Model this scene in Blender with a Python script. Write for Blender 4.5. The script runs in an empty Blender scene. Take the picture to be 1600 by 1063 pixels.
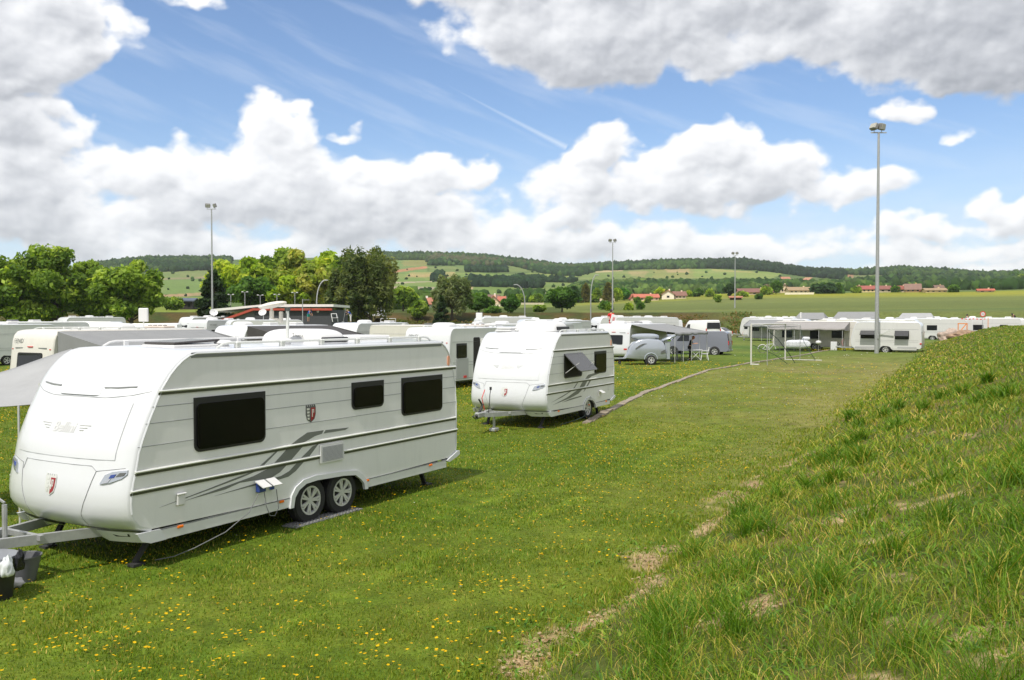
import bpy, math, random
import numpy as np
from mathutils import Vector, Matrix, Quaternion
from mathutils import noise as mnoise
R = math.radians
PI = math.pi
scene = bpy.context.scene
COL = scene.collection
rng = random.Random(7)
EYE = 2.924          # eye height above the pitch
FOC = 1400.0         # focal length in photo pixels (1600 wide)
HOR = 498.0

# ------------------------------------------------------------------ helpers
def tag(o, label=None, cat=None, group=None, kind=None):
    if label: o['label'] = label
    if cat: o['category'] = cat
    if group: o['group'] = group
    if kind: o['kind'] = kind
    return o

def empty(name, loc, rz=0.0):
    o = bpy.data.objects.new(name, None)
    o.empty_display_size = 0.3
    o.location = loc
    o.rotation_euler = (0, 0, rz)
    COL.objects.link(o)
    return o

def srgb(*c):
    return tuple((x / 255 / 12.92) if x / 255 <= .04045 else ((x / 255 + .055) / 1.055) ** 2.4 for x in c)

MATS = {}
def mat(name, col, rough=.5, metal=0.0, spec=.5, coat=0.0, bump=0.0, bscale=40.0, vary=0.0, vscale=3.0, emis=None, trans=0.0, dirt=0.0):
    if name in MATS: return MATS[name]
    m = bpy.data.materials.new(name); m.use_nodes = True
    nt = m.node_tree; b = nt.nodes['Principled BSDF']
    b.inputs['Base Color'].default_value = (*col[:3], 1)
    b.inputs['Roughness'].default_value = rough
    b.inputs['Metallic'].default_value = metal
    b.inputs['Specular IOR Level'].default_value = spec
    b.inputs['Coat Weight'].default_value = coat
    b.inputs['Coat Roughness'].default_value = .05
    if vary or bump or dirt:
        tc = nt.nodes.new('ShaderNodeTexCoord')
    if vary:
        n = nt.nodes.new('ShaderNodeTexNoise'); n.inputs['Scale'].default_value = vscale; n.inputs['Detail'].default_value = 6
        n.inputs['Roughness'].default_value = .65
        nt.links.new(tc.outputs['Object'], n.inputs['Vector'])
        r = nt.nodes.new('ShaderNodeValToRGB')
        r.color_ramp.elements[0].position = .3; r.color_ramp.elements[1].position = .72
        r.color_ramp.elements[0].color = (*[c * (1 - vary) for c in col[:3]], 1)
        r.color_ramp.elements[1].color = (*[min(1, c * (1 + vary * .6)) for c in col[:3]], 1)
        nt.links.new(n.outputs['Fac'], r.inputs['Fac']); nt.links.new(r.outputs['Color'], b.inputs['Base Color'])
    if bump:
        n2 = nt.nodes.new('ShaderNodeTexNoise'); n2.inputs['Scale'].default_value = bscale; n2.inputs['Detail'].default_value = 5
        nt.links.new(tc.outputs['Object'], n2.inputs['Vector'])
        bp = nt.nodes.new('ShaderNodeBump'); bp.inputs['Strength'].default_value = bump; bp.inputs['Distance'].default_value = .02
        nt.links.new(n2.outputs['Fac'], bp.inputs['Height']); nt.links.new(bp.outputs['Normal'], b.inputs['Normal'])
    MATS[name] = m
    return m

def attr_mat(name, rough=.7, spec=.2, transl=.25, vary=.0, vscale=1.0):
    """foliage: base colour comes from a per-corner colour attribute"""
    m = bpy.data.materials.new(name); m.use_nodes = True
    nt = m.node_tree; b = nt.nodes['Principled BSDF']; out = nt.nodes['Material Output']
    a = nt.nodes.new('ShaderNodeAttribute'); a.attribute_name = 'Col'
    src = a.outputs['Color']
    nt.links.new(src, b.inputs['Base Color'])
    b.inputs['Roughness'].default_value = rough; b.inputs['Specular IOR Level'].default_value = spec
    if transl:
        t = nt.nodes.new('ShaderNodeBsdfTranslucent'); mx = nt.nodes.new('ShaderNodeMixShader')
        mul = nt.nodes.new('ShaderNodeMixRGB'); mul.blend_type = 'MULTIPLY'; mul.inputs['Fac'].default_value = 1
        mul.inputs['Color2'].default_value = (1.5, 1.45, .6, 1)
        nt.links.new(src, mul.inputs['Color1']); nt.links.new(mul.outputs['Color'], t.inputs['Color'])
        mx.inputs['Fac'].default_value = transl
        nt.links.new(b.outputs['BSDF'], mx.inputs[1]); nt.links.new(t.outputs['BSDF'], mx.inputs[2])
        nt.links.new(mx.outputs['Shader'], out.inputs['Surface'])
    MATS[name] = m
    return m

def np_mesh(name, V, F, m, cols=None, parent=None, smooth=False, loopn=4):
    """fast mesh: V (n,3), F (k,loopn) ; cols per-vertex (n,3)"""
    V = np.asarray(V, dtype=np.float32); F = np.asarray(F, dtype=np.int32)
    me = bpy.data.meshes.new(name)
    me.vertices.add(len(V)); me.vertices.foreach_set('co', V.ravel())
    k = len(F); n = F.shape[1]
    me.loops.add(k * n); me.loops.foreach_set('vertex_index', F.ravel())
    me.polygons.add(k)
    me.polygons.foreach_set('loop_start', np.arange(0, k * n, n, dtype=np.int32))
    if smooth: me.polygons.foreach_set('use_smooth', np.ones(k, dtype=bool))
    me.update(calc_edges=True)
    if cols is not None:
        a = me.color_attributes.new('Col', 'FLOAT_COLOR', 'POINT')
        c4 = np.ones((len(V), 4), dtype=np.float32); c4[:, :3] = cols
        a.data.foreach_set('color', c4.ravel())
    me.materials.append(m)
    o = bpy.data.objects.new(name, me); COL.objects.link(o)
    if parent: o.parent = parent
    return o

class MB:
    """mesh collector; everything added becomes ONE mesh object"""
    def __init__(s): s.v = []; s.f = []; s.mi = []; s.M = Matrix.Identity(4); s.cur = 0
    def add(s, vs, fs):
        b = len(s.v); M = s.M
        s.v += [tuple(M @ Vector(p)) for p in vs]
        s.f += [tuple(b + i for i in f) for f in fs]; s.mi += [s.cur] * len(fs)
        return s
    def box(s, c, d, rot=None, bev=0.0):
        x, y, z = [q / 2 for q in d]
        if bev > 0:
            b = min(bev, x * .9, y * .9, z * .9)
            vs = []; fs = []
            pts = []
            for sx in (-1, 1):
                for sy in (-1, 1):
                    for sz in (-1, 1):
                        pts.append([(sx * (x - b), sy * (y - b), sz * z), (sx * (x - b), sy * y, sz * (z - b)), (sx * x, sy * (y - b), sz * (z - b))])
            for p in pts: vs += p
            def id(sx, sy, sz, k): return ((sx > 0) * 4 + (sy > 0) * 2 + (sz > 0)) * 3 + k
            for sz in (-1, 1): fs.append([id(-1, -1, sz, 0), id(1, -1, sz, 0), id(1, 1, sz, 0), id(-1, 1, sz, 0)][::sz])
            for sy in (-1, 1): fs.append([id(-1, sy, -1, 1), id(-1, sy, 1, 1), id(1, sy, 1, 1), id(1, sy, -1, 1)][::sy])
            for sx in (-1, 1): fs.append([id(sx, -1, -1, 2), id(sx, 1, -1, 2), id(sx, 1, 1, 2), id(sx, -1, 1, 2)][::sx])
            for sy in (-1, 1):
                for sz in (-1, 1): fs.append([id(-1, sy, sz, 0), id(1, sy, sz, 0), id(1, sy, sz, 1), id(-1, sy, sz, 1)][::-sy * sz if True else 1])
            for sx in (-1, 1):
                for sz in (-1, 1): fs.append([id(sx, -1, sz, 0), id(sx, 1, sz, 0), id(sx, 1, sz, 2), id(sx, -1, sz, 2)][::sx * sz])
            for sx in (-1, 1):
                for sy in (-1, 1): fs.append([id(sx, sy, -1, 1), id(sx, sy, 1, 1), id(sx, sy, 1, 2), id(sx, sy, -1, 2)][::-sx * sy])
            for sx in (-1, 1):
                for sy in (-1, 1):
                    for sz in (-1, 1): fs.append([id(sx, sy, sz, 0), id(sx, sy, sz, 1), id(sx, sy, sz, 2)][::-sx * sy * sz])
        else:
            vs = [(-x, -y, -z), (x, -y, -z), (x, y, -z), (-x, y, -z), (-x, -y, z), (x, -y, z), (x, y, z), (-x, y, z)]
            fs = [(3, 2, 1, 0), (4, 5, 6, 7), (0, 1, 5, 4), (1, 2, 6, 5), (2, 3, 7, 6), (3, 0, 4, 7)]
        Mr = rot.to_4x4() if rot is not None else Matrix.Identity(4)
        vs = [tuple(Vector(c) + (Mr @ Vector(v))) for v in vs]
        return s.add(vs, fs)
    def bar(s, a, b, w, h=None, up=(0, 0, 1)):
        """rectangular bar from a to b"""
        a, b = Vector(a), Vector(b); h = h or w; d = (b - a).normalized(); u = Vector(up)
        if abs(d.dot(u)) > .98: u = Vector((1, 0, 0))
        sd = d.cross(u).normalized(); u = sd.cross(d).normalized()
        vs = [p + sd * (i * w / 2) + u * (j * h / 2) for p in (a, b) for i, j in ((-1, -1), (1, -1), (1, 1), (-1, 1))]
        return s.add([tuple(v) for v in vs], [(0, 1, 2, 3), (7, 6, 5, 4), (0, 4, 5, 1), (1, 5, 6, 2), (2, 6, 7, 3), (3, 7, 4, 0)])
    def tube(s, pts, r, n=8, caps=True, r2=None):
        pts = [Vector(p) for p in pts]; k = len(pts); vs = []; fs = []
        rr = r if isinstance(r, (list, tuple)) else [r + ((r2 if r2 is not None else r) - r) * i / max(1, k - 1) for i in range(k)]
        prev = None
        for i, p in enumerate(pts):
            d = (pts[min(i + 1, k - 1)] - pts[max(i - 1, 0)]).normalized()
            if prev is None:
                u = Vector((0, 0, 1)) if abs(d.z) < .95 else Vector((1, 0, 0))
                sd = d.cross(u).normalized()
            else:
                sd = (prev - d * prev.dot(d)).normalized()
            prev = sd; u = sd.cross(d)
            for j in range(n):
                a = 2 * PI * j / n
                vs.append(tuple(p + (sd * math.cos(a) + u * math.sin(a)) * rr[i]))
        for i in range(k - 1):
            for j in range(n):
                fs.append((i * n + j, (i + 1) * n + j, (i + 1) * n + (j + 1) % n, i * n + (j + 1) % n))
        if caps: fs += [tuple(range(n)), tuple(reversed(range((k - 1) * n, k * n)))]
        return s.add(vs, fs)
    def prism(s, poly, y0, y1, axis='y', f=None):
        """poly of 2D points extruded; axis y: (x,z) ; axis z: (x,y) ; axis x: (y,z)"""
        def P(q, t): return {'y': (q[0], t, q[1]), 'z': (q[0], q[1], t), 'x': (t, q[0], q[1])}[axis]
        n = len(poly); vs = [P(q, y0) for q in poly] + [P(q, y1) for q in poly]
        fs = [tuple(range(n)), tuple(reversed(range(n, 2 * n)))] + [(i, i + n, (i + 1) % n + n, (i + 1) % n) for i in range(n)]
        if f: vs = [f(*v) for v in vs]
        return s.add(vs, fs)
    def lathe(s, prof, n=16, axis='z', c=(0, 0, 0), close=False):
        vs = []; fs = []; k = len(prof)
        for i in range(n):
            a = 2 * PI * i / n
            for r, h in prof:
                p = (r * math.cos(a), r * math.sin(a), h) if axis == 'z' else (r * math.cos(a), h, r * math.sin(a)) if axis == 'y' else (h, r * math.cos(a), r * math.sin(a))
                vs.append(tuple(Vector(p) + Vector(c)))
        for i in range(n):
            for j in range(k if close else k - 1):
                fs.append((i * k + j, ((i + 1) % n) * k + j, ((i + 1) % n) * k + (j + 1) % k, i * k + (j + 1) % k))
        return s.add(vs, fs)
    def ell(s, c, r, n=12, m=8, zmin=-1.0, pw=1.0):
        vs = []; fs = []
        for j in range(m + 1):
            ph = -PI / 2 + PI * j / m
            for i in range(n):
                a = 2 * PI * i / n
                q = (math.cos(ph) * math.cos(a), math.cos(ph) * math.sin(a), max(zmin, math.sin(ph)))
                q = tuple(math.copysign(abs(t) ** pw, t) for t in q)
                vs.append((c[0] + q[0] * r[0], c[1] + q[1] * r[1], c[2] + q[2] * r[2]))
        for j in range(m):
            for i in range(n): fs.append((j * n + i, j * n + (i + 1) % n, (j + 1) * n + (i + 1) % n, (j + 1) * n + i))
        return s.add(vs, fs)
    def grid(s, fn, nu, nv, closed_u=False):
        vs = [fn(i / nu, j / nv) for j in range(nv + 1) for i in range(nu + 1)]
        fs = [(j * (nu + 1) + i, j * (nu + 1) + i + 1, (j + 1) * (nu + 1) + i + 1, (j + 1) * (nu + 1) + i) for j in range(nv) for i in range(nu)]
        return s.add(vs, fs)
    def build(s, name, m, parent=None, smooth=True, angle=35, fix=True):
        me = bpy.data.meshes.new(name)
        me.from_pydata(s.v, [], s.f)
        ms = m if isinstance(m, (list, tuple)) else [m]
        for q in ms: me.materials.append(q)
        me.polygons.foreach_set('material_index', s.mi)
        if fix:
            import bmesh
            bm = bmesh.new(); bm.from_mesh(me); bmesh.ops.recalc_face_normals(bm, faces=bm.faces); bm.to_mesh(me); bm.free()
        if smooth:
            me.polygons.foreach_set('use_smooth', [True] * len(me.polygons))
            try: me.set_sharp_from_angle(angle=R(angle))
            except Exception: pass
        me.update()
        o = bpy.data.objects.new(name, me); COL.objects.link(o)
        if parent: o.parent = parent
        return o

def rrect(x0, x1, z0, z1, r=.05, n=4, only=None):
    """rounded rectangle as 2D points; only = corners to round (bl,br,tr,tl)"""
    pts = []
    for k, (cx, cz, a0) in enumerate(((x0 + r, z0 + r, PI), (x1 - r, z0 + r, 1.5 * PI), (x1 - r, z1 - r, 0), (x0 + r, z1 - r, PI / 2))):
        if only is not None and k not in only:
            pts.append(((x0, z0), (x1, z0), (x1, z1), (x0, z1))[k]); continue
        for i in range(n + 1):
            a = a0 + PI / 2 * i / n
            pts.append((cx + r * math.cos(a), cz + r * math.sin(a)))
    return pts

def text_points(txt, size, shear=0.0, bold=0.0):
    """a text as flat 2D mesh (verts, faces), origin at its centre"""
    cu = bpy.data.curves.new('t', 'FONT'); cu.body = txt; cu.size = size; cu.shear = shear; cu.offset = bold
    cu.align_x = 'CENTER'; cu.align_y = 'CENTER'; cu.resolution_u = 3
    o = bpy.data.objects.new('t', cu); COL.objects.link(o)
    dg = bpy.context.evaluated_depsgraph_get()
    me = bpy.data.meshes.new_from_object(o.evaluated_get(dg))
    vs = [(v.co.x, v.co.y) for v in me.vertices]; fs = [tuple(p.vertices) for p in me.polygons]
    bpy.data.objects.remove(o); bpy.data.meshes.remove(me)
    return vs, fs
# ------------------------------------------------------------------ cloud field, computed from noise (azimuth, elevation)
def az_el(px, py):
    u = (px - 800) / FOC; e = (HOR - py) / FOC
    return math.atan(u), math.atan(e / math.sqrt(1 + u * u))
_pr = np.random.RandomState(11); _perm = _pr.permutation(512).astype(np.int32); _perm = np.concatenate([_perm, _perm, _perm])
_ga = _pr.rand(1024) * 2 * np.pi; _gx = np.cos(_ga).astype(np.float32); _gy = np.sin(_ga).astype(np.float32)
def perlin(x, y):
    xi = np.floor(x).astype(np.int32); yi = np.floor(y).astype(np.int32)
    xf = (x - xi).astype(np.float32); yf = (y - yi).astype(np.float32)
    u = xf * xf * xf * (xf * (xf * 6 - 15) + 10); v = yf * yf * yf * (yf * (yf * 6 - 15) + 10)
    def gr(a, b, fx, fy):
        h = _perm[(_perm[a & 511] + (b & 511))]
        return _gx[h] * fx + _gy[h] * fy
    n00 = gr(xi, yi, xf, yf); n10 = gr(xi + 1, yi, xf - 1, yf); n01 = gr(xi, yi + 1, xf, yf - 1); n11 = gr(xi + 1, yi + 1, xf - 1, yf - 1)
    a = n00 + u * (n10 - n00); b = n01 + u * (n11 - n01)
    return (a + v * (b - a)) * 1.5
def fbm(x, y, oct=6, g=.5, ridged=False):
    s = 0; a = 1.0; t = 0
    for i in range(oct):
        n = perlin(x + 17.3 * i, y - 9.1 * i)
        if ridged: n = np.abs(n) * 2 - .45
        s = s + n * a; t += a; a *= g; x = x * 2.03; y = y * 2.03
    return s / t
def sstep(a, b, x):
    t = np.clip((x - a) / (b - a), 0, 1); return t * t * (3 - 2 * t)
# cloud masses: (x, y, half width, half height, weight, greyness)
BL = [(0, 40, 140, 105, 1.0, .35), (30, -20, 150, 90, 1.0, .5), (100, 95, 78, 50, .95, .05), (170, 35, 36, 42, .5, 0), (10, 130, 130, 34, .9, .8),
      (20, 205, 150, 58, 1.0, .2), (130, 185, 45, 34, .8, .1), (20, 285, 190, 60, 1.0, .25),
      (190, 270, 110, 48, 1.0, 0), (340, 262, 100, 46, .9, .1), (443, 198, 62, 55, 1.15, 0), (425, 240, 66, 55, 1.0, 0), (460, 258, 80, 40, .9, .2), (430, 300, 200, 70, 1.1, .1),
      (120, 345, 260, 70, 1.1, .25), (560, 275, 75, 40, 1.0, 0), (650, 290, 130, 48, 1.0, .1), (735, 285, 60, 38, .9, 0), (640, 335, 220, 50, 1.1, .35), (520, 330, 200, 60, 1.0, .25), (260, 310, 60, 24, .6, .4),
      (930, 238, 66, 34, .95, 0), (1115, 232, 88, 52, 1.15, 0), (1050, 248, 80, 46, 1.0, 0), (1000, 292, 190, 50, 1.1, .1), (1225, 272, 100, 46, .95, .15), (1330, 285, 100, 34, .8, .4),
      (880, 325, 90, 34, .9, .3), (1130, 305, 150, 34, 1.0, .35), (950, 310, 170, 35, 1.0, .2),
      (830, 35, 140, 72, 1.1, .2), (960, 95, 120, 45, 1.0, .9), (930, 60, 150, 80, 1.1, .5), (1150, 20, 230, 90, 1.2, .35), (1130, 85, 150, 40, .9, .1), (1400, 20, 270, 95, 1.2, .5), (1600, 60, 190, 82, 1.1, 1.1), (1340, 100, 100, 30, .7, .5), (1500, 90, 200, 50, 1.0, 1.0), (1000, -80, 500, 110, 1.2, .5), (1700, -80, 500, 180, 1.2, 1.0),
      (1412, 172, 46, 26, .85, .1), (1490, 206, 36, 18, .62, .4), (1550, 330, 66, 36, 1.0, .2), (1640, 320, 70, 40, .9, .3),
      (315, 8, 65, 15, .42, .1), (550, 212, 32, 11, .42, .5),
      (300, 385, 420, 38, .85, .1), (800, 378, 380, 40, .8, .2), (1250, 392, 450, 34, .75, .3), (1500, 395, 250, 34, .75, .25), (1420, 362, 240, 24, .8, .2), (1180, 405, 330, 30, .9, .3), (1560, 425, 260, 22, .85, .1),
      (2300, 150, 330, 160, 1.0, .3), (-500, 150, 450, 200, 1.0, .3), (800, -600, 700, 260, 1.0, .3), (-300, -300, 500, 160, .9, .3), (1900, -600, 600, 240, 1.0, .3), (800, -1500, 2500, 420, .9, .3)]
def clouds(AZ, EL, octs=9):
    wx = fbm(AZ * 9, EL * 12, 3); wy = fbm(AZ * 9 + 40, EL * 12 + 5, 3)
    wx2 = fbm(AZ * 30 + 3, EL * 40, 3); wy2 = fbm(AZ * 30 + 60, EL * 40 + 5, 3)
    x = AZ + wx * .040 + wx2 * .012; y = EL + wy * .022 + wy2 * .009
    C = np.full(AZ.shape, -3.0, np.float32); G = np.zeros(AZ.shape, np.float32); GW = np.full(AZ.shape, 1e-4, np.float32)
    for (px, py, rx, ry, a, gr) in BL:
        a0, e0 = az_el(px, py); cz = math.cos(a0)
        sx = FOC / rx / (cz * cz) if abs(a0) < .7 else FOC / rx; sy = FOC / ry / cz
        d2 = ((x - a0) * sx) ** 2 + ((y - e0) * sy) ** 2
        v = a * (1 - d2 * .80)
        w_ = np.exp(-d2 * 1.1); G += w_ * gr; GW += w_
        h = np.clip(.5 + .5 * (v - C) / .3, 0, 1); C = C * (1 - h) + v * h + .3 * h * (1 - h) * .5
    rest = sstep(.72, .95, np.abs(AZ)) + sstep(.48, .70, EL)
    C = np.maximum(C, np.where(rest > 0, -1 + np.clip(rest, 0, 1) * 1.75, -3))  # cloud cover out of view, added to brighten and neutralise the ambient light
    n1 = fbm(AZ * 13, EL * 19, octs, .47); n2 = fbm(AZ * 24 + 9, EL * 32, octs - 3, .48, True)
    F = np.minimum(C, .95) - .22 + n1 * .80 + n2 * .20
    return F, G / GW
def lit(F, G, AZ, EL, dx, dy):
    """brightness of the cloud: light comes from above and the left; dx, dy = cell size in radians"""
    dens = np.clip(F * 1.3, 0, 1.0)
    acc = np.zeros_like(F)
    def up(A, r, lft=0.0):
        k = int(round(r / dy)); j = int(round(lft / dx))
        B = np.roll(A, -k, axis=0); B[-max(k, 1):] = A[-1:] if k else B[-max(k, 1):]
        return np.roll(B, j, axis=1)
    tot = 0
    for i, r in enumerate((.004, .009, .016, .025, .036, .050, .068)):
        w_ = 1.0 / (1 + i * .22); acc += up(dens, r, r * .35) * w_; tot += w_
    acc /= tot
    rel = (F - up(F, .005, .003)) * 1.0 + (F - up(F, .012, .006)) * .5
    v = 1.10 - acc * .53 - G * .22 + np.clip(rel, -.4, .4) * .36
    return v, dens
def sky_image(name, wpx, hpx, a0, a1, e0, e1, octs):
    az = np.linspace(a0, a1, wpx, dtype=np.float32); el = np.linspace(e0, e1, hpx, dtype=np.float32)
    AZ, EL = np.meshgrid(az, el)
    F, G = clouds(AZ, EL, octs)
    v, dens = lit(F, G, AZ, EL, (a1 - a0) / wpx, (e1 - e0) / hpx)
    m = sstep(-.02, .40, F)
    # thin high veil, thicker towards the horizon, and streaky cirrus
    ca, sa = math.cos(R(20)), math.sin(R(20))
    u_, v_ = AZ * ca - EL * sa, AZ * sa + EL * ca
    ci = sstep(.05, .75, fbm(u_ * 5, v_ * 34, 6, .55) * 1.3 + .1) * .20
    veil = np.clip(1 - EL / .17, 0, 1) * sstep(-.35, .45, fbm(AZ * 7 + 3, EL * 26, 6, .55)) * .85
    th = np.clip(np.maximum(ci, veil), 0, 1)
    thin_c = np.array(srgb(226, 234, 247))
    out = np.zeros((hpx, wpx, 4), np.float32)
    ramp_x = [0.0, .25, .45, .65, .85, 1.0]
    cols = np.array([srgb(140, 145, 154), srgb(166, 170, 179), srgb(196, 199, 206), srgb(224, 226, 231), srgb(246, 247, 250), srgb(255, 255, 255)])
    vv = np.clip(v, 0, 1)
    for k in range(3): out[..., k] = np.interp(vv, ramp_x, cols[:, k])
    tot = m + th * (1 - m)
    for k in range(3): out[..., k] = (out[..., k] * m + thin_c[k] * th * (1 - m)) / np.maximum(tot, 1e-4)
    out[..., 3] = tot
    return out, AZ, EL
# ------------------------------------------------------------------ light, sky, camera
SUN_EL, SUN_V = 57.0, Vector((-.42, -.907))
SUN_AZ = math.atan2(SUN_V.x, SUN_V.y)
sd = Vector((math.sin(SUN_AZ) * math.cos(R(SUN_EL)), math.cos(SUN_AZ) * math.cos(R(SUN_EL)), math.sin(R(SUN_EL))))
sl = bpy.data.lights.new('sun', 'SUN'); sl.energy = 3.7; sl.angle = R(.55); sl.color = (1, .95, .86)
so = bpy.data.objects.new('sun', sl); COL.objects.link(so); so.location = (0, 0, 60)
so.rotation_euler = sd.to_track_quat('Z', 'Y').to_euler()

w = bpy.data.worlds.new('World'); scene.world = w; w.use_nodes = True
nt = w.node_tree; N = nt.nodes; Lk = nt.links
for n in list(N): N.remove(n)
def nn(t, tree=None, **k):
    n = (tree or nt).nodes.new(t)
    for a, b in k.items(): setattr(n, a, b)
    return n
tc = nn('ShaderNodeTexCoord'); sep = nn('ShaderNodeSeparateXYZ'); Lk.new(tc.outputs['Generated'], sep.inputs[0])
def m_(op, a, b=None, c=None, clamp=False):
    n = nn('ShaderNodeMath', operation=op, use_clamp=clamp)
    for i, x in enumerate((a, b, c)):
        if x is None: continue
        if isinstance(x, (int, float)): n.inputs[i].default_value = x
        else: Lk.new(x, n.inputs[i])
    return n.outputs[0]
az = m_('ARCTAN2', sep.outputs['X'], sep.outputs['Y']); el = m_('ARCSINE', sep.outputs['Z'])
def cloud_tex(name, wpx, hpx, A0, A1, E0, E1, octs):
    px, _, _ = sky_image(name, wpx, hpx, A0, A1, E0, E1, octs)
    im = bpy.data.images.new(name, wpx, hpx, alpha=True, float_buffer=True)
    im.colorspace_settings.name = 'Non-Color'; im.alpha_mode = 'CHANNEL_PACKED'
    im.pixels.foreach_set(px.ravel()); im.update(); im.pack()
    u = m_('DIVIDE', m_('SUBTRACT', az, A0), A1 - A0); v = m_('DIVIDE', m_('SUBTRACT', el, E0), E1 - E0)
    cb = nn('ShaderNodeCombineXYZ'); Lk.new(u, cb.inputs[0]); Lk.new(v, cb.inputs[1])
    t = nn('ShaderNodeTexImage'); t.image = im; t.extension = 'EXTEND'; t.interpolation = 'Linear'; Lk.new(cb.outputs[0], t.inputs[0])
    ins = m_('MULTIPLY', m_('MULTIPLY', m_('GREATER_THAN', u, .002), m_('LESS_THAN', u, .998)), m_('LESS_THAN', v, .998))
    return t, ins
tn, ins = cloud_tex('cloud_field_near', 2000, 900, -.66, .66, -.02, .44, 9)
tf, _ = cloud_tex('cloud_field_round', 1024, 300, -PI, PI, -.02, PI / 2, 6)
def mixc(f, a, b):
    n = nn('ShaderNodeMixRGB')
    if isinstance(f, (int, float)): n.inputs[0].default_value = f
    else: Lk.new(f, n.inputs[0])
    for i, x in ((1, a), (2, b)):
        if isinstance(x, tuple): n.inputs[i].default_value = (*x, 1)
        else: Lk.new(x, n.inputs[i])
    return n.outputs[0]
ccol = mixc(ins, tf.outputs['Color'], tn.outputs['Color'])
mask = m_('ADD', m_('MULTIPLY', tn.outputs['Alpha'], ins), m_('MULTIPLY', tf.outputs['Alpha'], m_('SUBTRACT', 1, ins)))
sky = nn('ShaderNodeTexSky', sky_type='NISHITA', sun_disc=False); sky.sun_elevation = R(SUN_EL); sky.sun_rotation = SUN_AZ
sky.altitude = 250; sky.air_density = 1.0; sky.dust_density = .6; sky.ozone_density = 1.4
SKYK = .12
tint = nn('ShaderNodeMixRGB', blend_type='MULTIPLY'); tint.inputs[0].default_value = 1; Lk.new(sky.outputs[0], tint.inputs[1]); tint.inputs[2].default_value = (.90, 1.0, 1.14, 1)
c1 = tint.outputs[0]
# paler air low down
lo = nn('ShaderNodeMapRange', interpolation_type='SMOOTHSTEP'); Lk.new(el, lo.inputs[0]); lo.inputs[1].default_value = .22; lo.inputs[2].default_value = .03; lo.inputs[3].default_value = 0; lo.inputs[4].default_value = .45
c1b = mixc(lo.outputs[0], c1, tuple(c / SKYK for c in srgb(206, 222, 242)))
# condensation trail: a straight line between two directions
a0, e0 = az_el(690, 130); a1, e1 = az_el(885, 232)
dx, dy = a1 - a0, e1 - e0; Ln = math.hypot(dx, dy)
t_ = m_('ADD', m_('MULTIPLY', m_('SUBTRACT', az, a0), dx / Ln), m_('MULTIPLY', m_('SUBTRACT', el, e0), dy / Ln))
s_ = m_('ABSOLUTE', m_('ADD', m_('MULTIPLY', m_('SUBTRACT', az, a0), -dy / Ln), m_('MULTIPLY', m_('SUBTRACT', el, e0), dx / Ln)))
wdt = m_('ADD', m_('MULTIPLY', t_, .024), .0006)
tr = m_('MULTIPLY', m_('SUBTRACT', 1, m_('DIVIDE', s_, wdt), clamp=True), m_('MULTIPLY', m_('MULTIPLY', t_, 1 / Ln, clamp=True), m_('LESS_THAN', t_, Ln)))
tr = m_('MULTIPLY', tr, .6)
c2 = mixc(tr, c1b, tuple(c / SKYK for c in srgb(225, 235, 248)))
sc = nn('ShaderNodeVectorMath', operation='SCALE'); Lk.new(ccol, sc.inputs[0]); sc.inputs['Scale'].default_value = .97 / SKYK
c3 = nn('ShaderNodeMixRGB'); Lk.new(mask, c3.inputs[0]); Lk.new(c2, c3.inputs[1]); Lk.new(sc.outputs[0], c3.inputs[2])
bg = nn('ShaderNodeBackground'); bg.inputs['Strength'].default_value = SKYK; Lk.new(c3.outputs[0], bg.inputs['Color'])
wo = nn('ShaderNodeOutputWorld'); Lk.new(bg.outputs[0], wo.inputs['Surface'])
w.cycles.sampling_method = 'MANUAL'; w.cycles.sample_map_resolution = 512

cam = bpy.data.cameras.new('camera'); co = bpy.data.objects.new('camera', cam); COL.objects.link(co)
cam.sensor_width = 36; cam.lens = FOC / 1600 * 36; cam.clip_start = .05; cam.clip_end = 20000
co.location = (0, 0, EYE)
co.rotation_euler = (PI / 2 - math.atan((531.5 - HOR) / FOC), 0, 0)
scene.camera = co
scene.view_settings.view_transform = 'Standard'; scene.view_settings.look = 'None'
scene.view_settings.exposure = .20; scene.view_settings.gamma = 1
scene.render.engine = 'CYCLES'
scene.cycles.max_bounces = 6; scene.cycles.transparent_max_bounces = 8; scene.cycles.use_denoising = True
# ------------------------------------------------------------------ terrain
T27 = R(27.0); S27, C27 = math.sin(T27), math.cos(T27)
SKYLINE = [(-900, 440), (0, 432), (140, 424), (230, 413), (340, 411), (520, 404), (600, 400), (700, 400), (760, 403), (830, 412), (880, 419), (910, 418), (960, 415), (1000, 414), (1040, 412), (1120, 412), (1165, 412), (1200, 418), (1260, 428), (1330, 431), (1400, 428), (1470, 432), (1520, 437), (1560, 439), (1640, 435), (2400, 430)]
_sx = np.array([q[0] for q in SKYLINE], float); _se = HOR - np.array([q[1] for q in SKYLINE], float)
def pu(x, y):
    """p: metres to the right of the toe of the bank, u: metres along it"""
    return x * C27 - y * S27 + 7.2 * S27, x * S27 + y * C27
EDGE_U = np.array([0, 22.9, 26.2, 32.7, 39, 48, 58, 65, 72, 90]); 
EDGE = [(2.07, 24.75), (3.18, 27.79), (5.12, 34.06), (7.46, 40.09), (10.79, 48.69), (14.94, 56.04), (19.12, 62.94), (22.42, 68.2), (29.5, 80.0)]
_ep = np.array([pu(*q) for q in EDGE])
def edge_p(u): return np.interp(u, _ep[:, 1], _ep[:, 0])
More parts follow.
